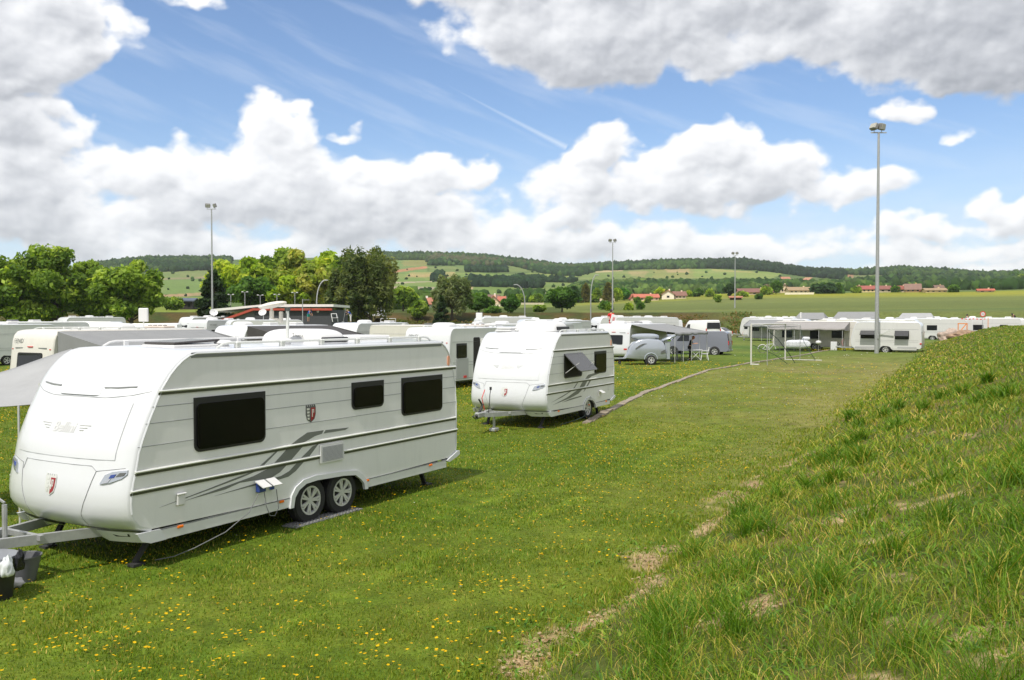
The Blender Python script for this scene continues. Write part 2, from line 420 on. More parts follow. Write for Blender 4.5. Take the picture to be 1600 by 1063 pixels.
def bg_height(r, px):
    S = np.interp(px, _sx, _se)
    right = sstep(900, 1250, px)
    e155 = 9 + 0 * px; e300 = 20 + 4 * right; e450 = 30 + 8 * right; e600 = 33 + 8 * right
    e900 = 33 + (S - 33) * .42; e1250 = 33 + (S - 33) * .75
    knots = [128, 142, 156, 300, 450, 600, 900, 1250, 1600]
    lz = [np.full_like(px, .35), np.full_like(px, .8), EYE + e155 * 156 / FOC, EYE + e300 * 300 / FOC, EYE + e450 * 450 / FOC, EYE + e600 * 600 / FOC, EYE + e900 * 900 / FOC, EYE + e1250 * 1250 / FOC, EYE + S * 1600 / FOC]
    z = lz[-1].copy()
    for i in range(len(knots) - 1):
        t = np.clip((r - knots[i]) / (knots[i + 1] - knots[i]), 0, 1)
        if i >= 5: t = t
        zz = lz[i] * (1 - t) + lz[i + 1] * t
        z = np.where((r >= knots[i]) & (r < knots[i + 1]), zz, z)
    z = np.where(r < 128, .35, z)
    return z - np.clip(r - 1750, 0, 9999) * .03
def ground_h(x, y, detail=True):
    x = np.asarray(x, float); y = np.asarray(y, float)
    r = np.hypot(x, y); ya = np.maximum(np.abs(y), 1e-3)
    px = 800 + FOC * np.clip(x / ya, -1.6, 1.6)
    p, u = pu(x, y)
    near = .35 * sstep(55, 110, r)
    ep = edge_p(u)
    ter = .13 * sstep(21, 27, u) * sstep(-.12, .12, p - ep)
    b = np.where(p < 4.4, .34 * p, .34 * 4.4 + (1 - np.exp(-(p - 4.4) / 1.4)) * .34 * 1.25)
    b = np.where(p > 0, b, 0) * (1 - .0 * p)
    b = np.where(np.abs(p) < .7, .34 * (p + .7) ** 2 / 2.8, b)
    fade = 1 - sstep(92, 112, u)
    bank = b * fade
    if detail:
        n = fbm(x * .45, y * .45, 4) * .10 + fbm(x * 2.1, y * 2.1, 3) * .025
        bank = bank + n * sstep(-.6, 1.2, p) * fade
        bank = bank - .09 * np.exp(-((p - fbm(x * .5 + 9, y * .5, 2) * .8) / .35) ** 2) * (1 - sstep(16, 24, u))
        near = near + fbm(x * .12, y * .12, 3) * .05 + fbm(x * 1.3, y * 1.3, 2) * .008
    z = near + ter + bank
    zb = bg_height(r, px)
    if detail: zb = zb + fbm(x * .004, y * .004, 4) * 3.0 * sstep(200, 700, r) * (1 - sstep(1400, 1600, r))
    t = sstep(112, 128, r) * sstep(-40, 40, y)
    return z * (1 - t) + zb * t
def H(x, y): return float(ground_h(np.array([x]), np.array([y]))[0])
def at(u, v, Y):
    """a photo pixel at distance Y ahead -> x, z (used to lay the place out)"""
    a = math.atan((531.5 - HOR) / FOC); xx = (u - 800) / FOC; yy = -(v - 531.5) / FOC
    d = (xx, math.cos(a) + yy * math.sin(a), -math.sin(a) + yy * math.cos(a)); t = Y / d[1]
    return t * d[0], EYE + t * d[2]

def pip(poly, X, Y):
    c = np.zeros(X.shape, bool); n = len(poly); j = n - 1
    for i in range(n):
        xi, yi = poly[i]; xj, yj = poly[j]
        c ^= ((yi > Y) != (yj > Y)) & (X < (xj - xi) * (Y - yi) / ((yj - yi) or 1e-9) + xi)
        j = i
    return c
# crops and plots on the valley side: outlines in (bearing, elevation) of the slope
FIELDS = [
    ([(228, 424), (360, 420), (360, 428), (228, 436)], (128, 140, 84)), ([(228, 434), (330, 430), (330, 434), (228, 440)], (150, 140, 104)), ([(228, 440), (340, 434), (340, 455), (228, 458)], (118, 142, 76)),
    ([(228, 459), (318, 455), (318, 459), (228, 467)], (178, 150, 112)), ([(228, 466), (340, 462), (340, 492), (228, 492)], (134, 150, 62)),
    ([(608, 408), (668, 406), (668, 426), (608, 428)], (124, 146, 84)), ([(628, 409), (666, 407), (668, 414), (630, 416)], (150, 146, 88)), ([(612, 422), (625, 421), (664, 415), (668, 419), (640, 423), (614, 427)], (190, 138, 100)),
    ([(612, 428), (700, 426), (900, 430), (900, 446), (612, 450)], (128, 148, 78)), ([(642, 426), (712, 425), (712, 432), (636, 433)], (172, 160, 104)), ([(612, 442), (700, 439), (700, 440.5), (612, 444)], (178, 168, 140)), ([(612, 449), (680, 449), (680, 452), (612, 453)], (168, 154, 130)),
    ([(730, 440), (770, 444), (760, 452), (730, 452)], (150, 132, 88)), ([(734, 449), (746, 449), (746, 452), (734, 452)], (205, 176, 140)), ([(800, 436), (812, 437), (812, 441), (800, 439)], (200, 176, 120)),
    ([(740, 447), (905, 440), (905, 460), (740, 462)], (122, 142, 74)), ([(780, 458), (905, 455), (905, 472), (780, 470)], (120, 138, 76)),
    ([(670, 416), (800, 416), (830, 424), (670, 426)], (118, 136, 76)), ([(830, 426), (900, 432), (900, 442), (740, 436)], (138, 152, 80)),
    ([(905, 428), (1020, 422), (1100, 420), (1200, 426), (1200, 436), (1080, 436), (905, 438)], (132, 146, 82)), ([(1022, 420), (1085, 420), (1085, 433), (1020, 434)], (146, 150, 86)), ([(1040, 420), (1075, 420), (1078, 426), (1042, 426)], (178, 160, 112)), ([(926, 426), (972, 423), (972, 425), (930, 428)], (205, 182, 142)), ([(980, 424), (1012, 424), (1006, 433), (984, 430)], (160, 154, 100)),
    ([(1084, 421), (1230, 426), (1200, 436), (1084, 434)], (140, 156, 84)), ([(1110, 421), (1180, 424), (1170, 426), (1110, 424)], (168, 164, 100)),
    ([(1310, 429), (1450, 431), (1450, 440), (1350, 440), (1318, 434)], (122, 134, 82)), ([(1310, 430), (1332, 430), (1332, 434), (1312, 434)], (170, 134, 100)), ([(1390, 432), (1450, 432), (1430, 438), (1400, 438)], (128, 136, 88)),
    # foot of the slope
    ([(600, 480), (1000, 480), (1000, 489), (600, 489)], (86, 100, 46)), ([(870, 471), (1080, 466), (1080, 478), (870, 479)], (132, 146, 68)), ([(770, 476), (870, 474), (870, 480), (770, 482)], (126, 142, 66)),
    ([(960, 463), (1000, 468), (1080, 461), (1200, 460), (1700, 456), (1700, 466), (1200, 470), (1000, 478), (880, 480)], (142, 148, 64)),
    ([(880, 479), (1000, 473), (1150, 467), (1700, 462), (1700, 480), (880, 490)], (120, 130, 68)), ([(1000, 476), (1700, 468), (1700, 480), (880, 486)], (112, 124, 64)),
    ([(1000, 463.5), (1120, 461), (1700, 453), (1700, 459), (1120, 465), (1000, 468)], (150, 152, 52)),
]
LIT = 1.45
def ground_col(x, y):
    r = np.hypot(x, y); p, u = pu(x, y); ya = np.maximum(y, 1e-3)
    px = 800 + FOC * np.clip(x / ya, -1.6, 1.6); z = ground_h(x, y, False); py = HOR - (z - EYE) / np.maximum(ya, .5) * FOC
    n1 = fbm(x * .35, y * .35, 4)[..., None]; n2 = fbm(x * .09 + 5, y * .09, 3)[..., None]; n3 = fbm(x * 1.7, y * 1.7, 3)[..., None]
    def c(*q): return np.array(srgb(*q)) / LIT
    lawn = c(92, 116, 32); lawn2 = c(124, 134, 48); straw = c(146, 138, 84)
    col = lawn + (lawn2 - lawn) * np.clip(.35 + n1 * .9 + n2 * .8, 0, 1)
    col = col * (1 + .25 * tracks(x, y)[..., None])
    # dry terrace
    tw = (sstep(18, 34, u) * sstep(-1.0, 1.5, p - edge_p(u)) * (1 - sstep(-1, 1.5, p)))[..., None]
    dry = c(118, 130, 52) + (straw - c(118, 130, 52)) * np.clip(.25 + n1 * 1.0 + n2 * .7, 0, 1)
    col = col * (1 - tw) + dry * tw
    toe = (np.exp(-((p + .4) / 1.3) ** 2) * sstep(10, 22, u) * (1 - sstep(50, 90, u)))[..., None]
    col = col * (1 - toe * .5) + c(150, 142, 84) * toe * .5
    far = (sstep(50, 90, r) * (1 - sstep(0, 2, p)))[..., None]
    fcol = c(92, 120, 50) + (c(120, 132, 60) - c(92, 120, 50)) * np.clip(.4 + n2 * 1.2, 0, 1)
    col = col * (1 - far) + fcol * far
    bk = sstep(-.2, .6, p)[..., None]
    under = c(88, 98, 44) + (c(150, 128, 86) - c(88, 98, 44)) * np.clip(.15 + n1 * 1.1 + n3 * .7, 0, 1)
    col = col * (1 - bk) + under * bk
    soil = soil_mask(x, y)[..., None]
    col = col * (1 - soil) + (c(186, 162, 122) * (1 + n3 * .5)) * soil
    # valley side
    bg = c(96, 118, 62) * (1 + n2 * .0) * np.ones_like(col)
    wob = fbm(x * .02, y * .02, 3) * 1.0
    for poly, cc in FIELDS:
        m = pip(poly, px + wob * 5, py + wob * .35)
        bg[m] = c(*cc)
    gx_, gy_ = x * .94 + y * .34, -x * .34 + y * .94
    cell = (np.floor(gx_ / 46 + np.floor(gy_ / 75) * .37).astype(np.int64) * 73856093) ^ (np.floor(gy_ / 75).astype(np.int64) * 19349663)
    rv = ((cell % 997) / 997.0 - .5)[..., None]; tintc = np.array([1.0, .35, .9])
    bg = bg * (1 + .30 * rv * tintc * sstep(380, 480, r)[..., None])
    bg = bg * (1 + .16 * fbm(x * .012, y * .012, 4)[..., None])
    hedge = ((r > 126) & (r < 158))
    hw = (sstep(1080, 1200, px + 60 * fbm(x * .1, y * .1, 3)) * np.clip((r - 124) / 4, 0, 1) * (1 - sstep(158, 190, r)))[..., None]; bg[hedge] = (c(70, 82, 38) + (c(104, 84, 50) - c(70, 82, 38)) * np.clip(.5 + fbm(x * .15, y * .15, 4)[..., None] * 1.5, 0, 1))[hedge]
    bg = bg * (1 - hw) + c(112, 122, 64) * hw
    t = (sstep(118, 128, r) * sstep(-40, 40, y))[..., None]
    return np.clip(col * (1 - t) + bg * t, .004, .8)
def soil_mask(x, y):
    p, u = pu(x, y)
    pp = p + fbm(x * .5 + 9, y * .5, 2) * .7
    s = sstep(.02, .55, fbm(x * 1.5 + 3, y * 1.5, 5, .65) + .50 * np.exp(-(pp / .30) ** 2) - .12) * np.exp(-(pp / .55) ** 2) * (1 - sstep(17, 22, u))
    s2 = sstep(.32, .5, fbm(x * .9 + 23, y * .9 + 7, 4, .6) + .10) * sstep(.8, 1.4, p) * (1 - sstep(3.2, 4.5, p)) * (1 - sstep(14, 20, u))
    return np.clip(s + s2, 0, 1)

def tracks(x, y):
    p, u = pu(x, y); w1 = fbm(x * .06, y * .06, 2) * 3.0; s = 0
    for c0 in (-3.4, -1.9, -10.4, -12.0): s = s + np.exp(-((p - c0 + w1) / .16) ** 2)
    return s * np.clip(.6 + fbm(x * .4, y * .4, 3) * 1.6, 0, 1) * (1 - sstep(60, 100, np.hypot(x, y)))
def build_ground():
    rr = [0.0]
    r = .6
    while r < 9000:
        rr.append(r); r *= 1.0085 if r < 200 else (1.012 if r < 1800 else 1.12)
    rr = np.array(rr)
    a = list(np.linspace(-.70, .70, 640)); step = .03
    b = list(np.arange(.70 + step, 2 * PI - .70, step))
    az = np.array(a + b); n = len(az)
    RR, AZ = np.meshgrid(rr, az, indexing='ij')
    X = RR * np.sin(AZ); Y = RR * np.cos(AZ)
    Z = ground_h(X, Y)
    C = ground_col(X, Y)
    V = np.stack([X, Y, Z], -1).reshape(-1, 3)
    i = np.arange(len(rr) - 1)[:, None]; j = np.arange(n)[None, :]
    j2 = (j + 1) % n
    Fc = np.stack([i * n + j, (i + 1) * n + j, (i + 1) * n + j2, i * n + j2], -1).reshape(-1, 4)[:, ::-1]
    m = bpy.data.materials.new('ground'); m.use_nodes = True; t = m.node_tree; bs = t.nodes['Principled BSDF']
    at_ = t.nodes.new('ShaderNodeAttribute'); at_.attribute_name = 'Col'; g_ = t.nodes.new('ShaderNodeNewGeometry')
    def noi(s, d, rg=.6):
        q = t.nodes.new('ShaderNodeTexNoise'); q.inputs['Scale'].default_value = s; q.inputs['Detail'].default_value = d; q.inputs['Roughness'].default_value = rg
        t.links.new(g_.outputs['Position'], q.inputs['Vector']); return q
    na, nb_, nc = noi(2.2, 8, .7), noi(.25, 5), noi(28, 3)
    def mr(n, lo, hi):
        q = t.nodes.new('ShaderNodeMapRange'); t.links.new(n.outputs['Fac'], q.inputs[0]); q.inputs[1].default_value = .3; q.inputs[2].default_value = .7; q.inputs[3].default_value = lo; q.inputs[4].default_value = hi; return q
    f1_, f2_, f3_ = mr(na, .62, 1.38), mr(nb_, .86, 1.14), mr(nc, .7, 1.3)
    q = t.nodes.new('ShaderNodeMath'); q.operation = 'MULTIPLY'; t.links.new(f1_.outputs[0], q.inputs[0]); t.links.new(f2_.outputs[0], q.inputs[1])
    q2 = t.nodes.new('ShaderNodeMath'); q2.operation = 'MULTIPLY'; t.links.new(q.outputs[0], q2.inputs[0]); t.links.new(f3_.outputs[0], q2.inputs[1])
    vs = t.nodes.new('ShaderNodeVectorMath'); vs.operation = 'SCALE'; t.links.new(at_.outputs['Color'], vs.inputs[0]); t.links.new(q2.outputs[0], vs.inputs['Scale'])
    hs = t.nodes.new('ShaderNodeHueSaturation'); t.links.new(vs.outputs[0], hs.inputs['Color']); h_ = mr(noi(3.1, 5), .485, .512); t.links.new(h_.outputs[0], hs.inputs['Hue'])
    t.links.new(hs.outputs[0], bs.inputs['Base Color']); bs.inputs['Roughness'].default_value = .9; bs.inputs['Specular IOR Level'].default_value = .12
    bp = t.nodes.new('ShaderNodeBump'); bp.inputs['Strength'].default_value = .9; bp.inputs['Distance'].default_value = .05; t.links.new(na.outputs['Fac'], bp.inputs['Height'])
    t.links.new(bp.outputs['Normal'], bs.inputs['Normal'])
    o = np_mesh('ground', V, Fc, m, cols=C.reshape(-1, 3), smooth=True)
    tag(o, kind='structure')
build_ground()

# ------------------------------------------------------------------ grass
nr = np.random.RandomState(5)
def blades(name, label, x, y, h, w, col, lean, wind=(0, 0), seg=2, cat='grass', kind='stuff', matn=None, zoff=-.01):
    n = len(x); z = ground_h(x, y) + zoff
    yaw = nr.rand(n) * 2 * PI; la = nr.rand(n) * 2 * PI; ln = lean * (0.35 + nr.rand(n)) * h
    lx = np.cos(la) * ln + wind[0] * h; ly = np.sin(la) * ln + wind[1] * h
    wx, wy = np.cos(yaw) * w / 2, np.sin(yaw) * w / 2
    ts = [0, .5, 1] if seg == 2 else [0, .35, .7, 1]
    ws = [1, .8, 0] if seg == 2 else [1, .9, .6, 0]
    rows = []
    for t, k in zip(ts, ws):
        cx = x + lx * t ** 1.8; cy = y + ly * t ** 1.8; cz = z + h * t - np.hypot(lx, ly) * .35 * t ** 2.5
        if k > 0: rows += [np.stack([cx - wx * k, cy - wy * k, cz], -1), np.stack([cx + wx * k, cy + wy * k, cz], -1)]
        else: rows += [np.stack([cx, cy, cz], -1)]
    k = len(rows); V = np.stack(rows, 1).reshape(-1, 3); b = (np.arange(n) * k)[:, None]
    tr = []
    for i in range(0, k - 3, 2): tr += [[i, i + 1, i + 3], [i, i + 3, i + 2]]
    tr += [[k - 3, k - 2, k - 1]]
    F_ = (b[:, None, :] + np.array(tr)[None]).reshape(-1, 3)
    C_ = np.repeat(np.clip(col * np.array([1.72, 1.54, 1.14]), 0, .7), k, axis=0)
    o = np_mesh(name, V, F_, MATS[matn or 'grass_blade'], cols=C_)
    return tag(o, label, cat, kind=kind)
attr_mat('grass_blade', rough=.55, spec=.25, transl=.35)
def polar(n, r0, r1, a0, a1, k=1.0):
    """random points, density falling off like r**-k"""
    e = 2 - k; q = nr.rand(n)
    r = (r0 ** e + q * (r1 ** e - r0 ** e)) ** (1 / e); a = a0 + nr.rand(n) * (a1 - a0)
    return r * np.sin(a), r * np.cos(a), r
def mixcol(cols, wts, n, jit=.18):
    cols = np.array([srgb(*c) for c in cols]) / LIT; idx = nr.choice(len(cols), n, p=np.array(wts) / sum(wts))
    return cols[idx] * (1 + (nr.rand(n, 1) - .5) * 2 * jit)
# mown pitch
x, y, r = polar(430000, 5.0, 60, -.62, .62, 1.75)
p, u = pu(x, y)
k = (p < .3) & ((u < 24) | (p < edge_p(u) - .1) | (nr.rand(len(x)) < .35)); s = soil_mask(x, y); k &= nr.rand(len(x)) > s * .86; k &= nr.rand(len(x)) < 1 - sstep(32, 60, r)
x, y, r, p, u = x[k], y[k], r[k], p[k], u[k]
g1 = fbm(x * .5, y * .5, 4); g2 = fbm(x * .09 + 5, y * .09, 3)
c = mixcol([(84, 112, 30), (104, 132, 40), (72, 98, 28), (134, 142, 58), (172, 158, 100)], [4, 4, 2, 2.0, .7], len(x)) * (1.08)
yl = np.clip(.1 + g1 * .8 + g2 * .8 + .5 * sstep(-2.5, 0, p), 0, 1)[:, None]; c = c * (1 - yl * .34) + np.array(srgb(124, 138, 54)) / LIT * yl * .34; c = c * (1 + .22 * tracks(x, y)[:, None])
tr_ = (sstep(20, 34, u) * sstep(-1, 1, p - edge_p(u)))[:, None]; c = c * (1 - tr_ * .6) + np.array(srgb(138, 144, 68)) / LIT * tr_ * .6
hh = (.028 + .03 * nr.rand(len(x))) * (1 + .9 * np.clip(fbm(x * .8, y * .8, 3), -.4, .8)) * (1 + .8 * sstep(-1.2, 0, p))
blades('grass', 'short green grass covering the pitch around the caravans', x, y, hh, np.maximum(.005, .00105 * r), c, .5)
# long grass of the bank
x, y, r = polar(400000, 2.2, 100, -.30, .72, 1.5)
p, u = pu(x, y)
dens = np.clip(.75 + fbm(x * .9, y * .9, 4, .6) * 1.3, .15, 1) * sstep(-.35, .5, p + fbm(x * 1.2, y * 1.2, 2) * .35)
k = (p > -.5) & (u < 112) & (nr.rand(len(x)) < dens * (1 - soil_mask(x, y) * .84))
x, y, r, p, u = x[k], y[k], r[k], p[k], u[k]
g1 = fbm(x * .45 + 7, y * .45, 4); g2 = fbm(x * 1.5, y * 1.5, 3)
c = mixcol([(78, 112, 28), (108, 138, 44), (66, 96, 30), (140, 148, 64), (188, 170, 112)], [4, 4, 1.5, 2.4, 1.5], len(x), .22) * 1.15
bl_ = (sstep(1.6, 4.5, p + g1 * 2.5))[:, None]; c = c * (1 - bl_ * .45) + np.array(srgb(88, 126, 48)) / LIT * bl_ * .45
st = (sstep(.15, .5, g1) * .5)[:, None]; c = c * (1 - st) + np.array(srgb(150, 146, 76)) / LIT * st
hh = (.075 + .12 * nr.rand(len(x)) ** 1.5) * (1 + .9 * np.clip(g2, -.5, 1)) * (1 - .25 * sstep(20, 60, r))
blades('long_grass', 'long unmown grass growing over the slope at the right', x, y, hh, np.maximum(.0044, .001 * r), c, .85, wind=(-.12, -.1), seg=3)
# tussocks on the bank
n = 150; tx, ty, trr = polar(n, 3.0, 26, -.25, .62, 1.2); p, u = pu(tx, ty); k = (p > .4); tx, ty, trr = tx[k], ty[k], trr[k]
X_, Y_ = [], []
for a, b, q in zip(tx, ty, trr):
    m_n = nr.randint(50, 130); s_ = .05 + .07 * nr.rand(); X_.append(a + nr.randn(m_n) * s_); Y_.append(b + nr.randn(m_n) * s_)
x = np.concatenate(X_); y = np.concatenate(Y_); r = np.hypot(x, y)
c = mixcol([(70, 112, 22), (96, 132, 40), (150, 150, 70)], [5, 4, 1], len(x), .2)
blades('grass_tussocks', 'darker tussocks of tall grass standing out of the slope', x, y, .24 + .2 * nr.rand(len(x)), np.maximum(.006, .0011 * r), c, .8, seg=3)
# low broad leaves (clover, plantain) on the bank and its foot
x, y, r = polar(30000, 2.5, 22, -.25, .66, 1.4); p, u = pu(x, y); k = (p > -.8) & (fbm(x * 1.1 + 50, y * 1.1, 3) > .0); x, y, r = x[k], y[k], r[k]
c = mixcol([(70, 112, 44), (98, 138, 56), (122, 150, 60)], [3, 3, 1], len(x), .2) * 1.1
blades('low_weeds', 'broad leaved low weeds among the grass of the slope', x, y, .03 + .07 * nr.rand(len(x)), .018 + .018 * nr.rand(len(x)), c, 1.6, cat='weeds')

def specks(name, label, cat, x, y, zh, rad, col, stalk=False):
    n = len(x); z = ground_h(x, y) + zh
    a = np.arange(6) * PI / 3
    tx_ = (nr.rand(n) - .5) * .5; ty_ = (nr.rand(n) - .5) * .5
    vx = x[:, None] + np.cos(a)[None] * rad[:, None]; vy = y[:, None] + np.sin(a)[None] * rad[:, None]
    vz = z[:, None] + rad[:, None] * (np.cos(a)[None] * tx_[:, None] + np.sin(a)[None] * ty_[:, None]) + rad[:, None] * .35
    ring = np.stack([vx, vy, vz], -1); cen = np.stack([x, y, z], -1)[:, None]
    V = np.concatenate([cen, ring], 1).reshape(-1, 3); b = (np.arange(n) * 7)[:, None, None]
    F_ = (b + np.array([[0, 1 + i, 1 + (i + 1) % 6] for i in range(6)])[None]).reshape(-1, 3)
    o = np_mesh(name, V, F_, MATS['petals'], cols=np.repeat(col, 7, axis=0))
    return tag(o, label, cat, kind='stuff')
attr_mat('petals', rough=.5, transl=.2)
x, y, r = polar(60000, 5.5, 60, -.60, .55, .75); p, u = pu(x, y)
d_ = np.clip(fbm(x * .22 + 2, y * .22, 3) * 1.6 + fbm(x * 1.3, y * 1.3, 3) * 1.9 - .08 + .3 * sstep(-7, -2, p) * (1 - sstep(-1.5, -.2, p)), 0, 1)
k = (p < -.3) & ((u < 22) | (p < edge_p(u)) | (nr.rand(len(x)) < .2)) & (nr.rand(len(x)) < (.12 + d_ * .7)); x, y, r = x[k], y[k], r[k]
specks('buttercups', 'small yellow buttercups dotted through the short grass', 'wildflowers', x, y, .055 + .04 * nr.rand(len(x)), np.maximum(.011 + .007 * nr.rand(len(x)), .0007 * r), mixcol([(250, 205, 10), (240, 190, 6)], [2, 1], len(x), .1))
x, y, r = polar(9000, 8, 75, -.5, .5, .6); p, u = pu(x, y)
d_ = np.clip(fbm(x * .3 + 31, y * .3, 3) * 2.2 - .1, 0, 1); k = (p < -.5) & (nr.rand(len(x)) < d_ * np.where(u > 24, .55, .12)); x, y, r = x[k], y[k], r[k]
specks('daisies', 'tiny white daisies scattered over the dry grass', 'wildflowers', x, y, .03 + 0 * x, np.maximum(.011, .0007 * r), mixcol([(235, 235, 228)], [1], len(x), .08))
# dense yellow patches further off
for lab, qs in (('yellow flower patch in the grass left of the tall lamp post', (1285, 557, 78, 2.0)), ('yellow flower patch in the grass right beside the lamp post foot', (1334, 555, 76, 2.6)), ):
    px_, py_, Yd, ln = qs; n = 900
    cx = (px_ - 800) / FOC * Yd
    x = cx + nr.randn(n) * ln * .45; y = Yd + nr.randn(n) * 1.1 + (x - cx) * .5
    specks('flower_patch', lab, 'flower patch', x, y, .06 + .08 * nr.rand(n), .03 + .03 * nr.rand(n), mixcol([(240, 225, 20), (210, 200, 30)], [2, 1], n, .1))
x = 30 + nr.rand(2600) * 14; y = 62 + nr.rand(2600) * 26; p, u = pu(x, y); k = (p < 0) & (fbm(x * .2, y * .2, 3) > -.05); x, y = x[k], y[k]
specks('yellow_weeds', 'faint yellow flowers beyond the rear of the white caravan', 'wildflowers', x, y, .06 + 0 * x, .03 + .02 * nr.rand(len(x)), mixcol([(190, 185, 40)], [1], len(x), .1))
# dead leaves on the bare soil
x, y, r = polar(42000, 5, 22, -.2, .35, 1.2); s = soil_mask(x, y); k = nr.rand(len(x)) < s * .5; x, y, r = x[k], y[k], r[k]
c = mixcol([(200, 172, 132), (168, 136, 98), (216, 194, 158), (130, 102, 70)], [3, 3, 2, 1.2], len(x), .2)
specks('leaf_litter', 'dry brown leaves and bark lying on the bare soil at the slope foot', 'leaf litter', x, y, .012 + .012 * nr.rand(len(x)), .008 + .014 * nr.rand(len(x)), c)

# concrete edging that bounds the pitch
def edging():
    mb = MB(); pts = []
    for a, b in zip(EDGE[:-1], EDGE[1:]):
        for t in np.linspace(0, 1, 8, endpoint=False): pts.append((a[0] + (b[0] - a[0]) * t, a[1] + (b[1] - a[1]) * t))
    n = len(pts)
    for i in range(n - 1):
        a, b = Vector((*pts[i], 0)), Vector((*pts[i + 1], 0)); d = (b - a).normalized(); s_ = Vector((d.y, -d.x, 0))
        w_ = .11 + rng.uniform(-.02, .03); sh_ = rng.uniform(-.03, .03)
        za, zb = H(a.x - .2, a.y) + .16 + rng.uniform(-.012, .012), H(b.x - .2, b.y) + .16 + rng.uniform(-.012, .012)
        if i < 5: za -= .1 * (5 - i) / 5; zb -= .1 * (4 - i) / 5
        V = []
        for q, z_ in ((a, za), (b - d * .03, zb)):
            for o_ in (-w_, w_):
                for zz in (z_ - .3, z_): V.append(tuple(q + s_ * (o_ + sh_) + Vector((0, 0, zz))))
        mb.add(V, [(0, 1, 3, 2), (4, 6, 7, 5), (1, 5, 7, 3), (0, 4, 5, 1), (2, 3, 7, 6)])
    o = mb.build('concrete_edging', mat('old_concrete', (.30, .25, .19), .9, vary=.45, vscale=5, bump=.5), smooth=False)
    tag(o, 'worn concrete edging running along the side of the pitch', 'edging')
edging()
# ------------------------------------------------------------------ materials for vehicles
WHITE = mat('white_gelcoat', (.65, .665, .69), .28, coat=.4, vary=.03, vscale=1.5)
CREAM = mat('cream_gelcoat', (.64, .62, .57), .35, coat=.2, vary=.04)
SILVER = mat('silver_side_sheet', (.73, .735, .725), .42, metal=.0, vary=.05, vscale=.7, bump=.04, bscale=1.8)
PALE = mat('pale_side_sheet', (.66, .67, .66), .4, vary=.04)
WSIDE = mat('white_side_sheet', (.60, .60, .59), .4, vary=.03)
def streaks(m, amt=.018):
    nt_ = m.node_tree; b = nt_.nodes['Principled BSDF']; tc_ = nt_.nodes.new('ShaderNodeTexCoord'); mp_ = nt_.nodes.new('ShaderNodeMapping'); mp_.inputs['Scale'].default_value = (5, 5, .8)
    n_ = nt_.nodes.new('ShaderNodeTexNoise'); n_.inputs['Scale'].default_value = 1.6; n_.inputs['Detail'].default_value = 5; nt_.links.new(tc_.outputs['Object'], mp_.inputs[0]); nt_.links.new(mp_.outputs[0], n_.inputs['Vector'])
    r_ = nt_.nodes.new('ShaderNodeMapRange'); r_.inputs[1].default_value = .5; r_.inputs[2].default_value = .8; r_.inputs[3].default_value = 1; r_.inputs[4].default_value = 1 - amt * 3; nt_.links.new(n_.outputs['Fac'], r_.inputs[0])
    v_ = nt_.nodes.new('ShaderNodeVectorMath'); v_.operation = 'SCALE'; src = b.inputs['Base Color'].links[0].from_socket; nt_.links.new(src, v_.inputs[0]); nt_.links.new(r_.outputs[0], v_.inputs['Scale']); nt_.links.new(v_.outputs[0], b.inputs['Base Color'])
for m_s in (SILVER, PALE, WSIDE, CREAM): streaks(m_s)
RAIL = mat('aluminium_rail', (.72, .73, .70), .35, metal=.3)
RAILSHADE = mat('rail_shade', (.055, .06, .03), .6)  # shade below the side rails, given as a dark olive colour
DKGREY = mat('dark_grey_trim', (.10, .105, .10), .5)
BLACK = mat('black_plastic', (.012, .012, .013), .45)
ACRYL = mat('smoked_acrylic', (.004, .004, .005), .12, spec=.25)
GLASS = mat('dark_glass', (.010, .012, .014), .10, spec=.4)
TYRE = mat('tyre_rubber', (.018, .018, .019), .8, bump=.2, bscale=60)
ALLOY = mat('alloy', (.60, .60, .60), .35, metal=.25)
GALV = mat('galvanised_steel', (.42, .43, .43), .5, metal=.5, vary=.2, vscale=8)
CHASS = mat('chassis_dark', (.03, .03, .03), .7)
GRAPH = mat('graphic_grey', (.16, .17, .16), .4)
AMBER = mat('amber_lens', (.85, .18, .01), .25)
REDL = mat('red_lens', (.55, .02, .015), .25)
LENS = mat('clear_lens', (.45, .48, .52), .08, metal=.5)
SEAM = mat('panel_seam', (.27, .28, .29), .7)
FAINT = mat('faint_lettering', (.63, .63, .63), .5)
CHROME = mat('chrome', (.7, .7, .7), .15, metal=1)
MAROON = mat('maroon_enamel', (.30, .02, .03), .3)
CREAMPL = mat('cream_plastic', (.72, .68, .60), .5)
SKYL = mat('tinted_dome', (.22, .22, .24), .15)
WHPL = mat('white_plastic', (.64, .64, .64), .45)
INNER = mat('dark_interior', (.02, .018, .016), .9)
REDP = mat('red_plastic', (.6, .04, .04), .4)
BLUED = mat('blue_plastic', (.03, .06, .25), .4)
PINKW = mat('roof_vent_beige', (.60, .52, .46), .6)

def interp_prof(prof, z):
    zs = [q[1] for q in prof]
    if z <= min(zs): return prof[0][0]
    for a, b in zip(prof[:-1], prof[1:]):
        if (a[1] <= z <= b[1]) and b[1] > a[1]: return a[0] + (b[0] - a[0]) * (z - a[1]) / (b[1] - a[1])
    return prof[-1][0]

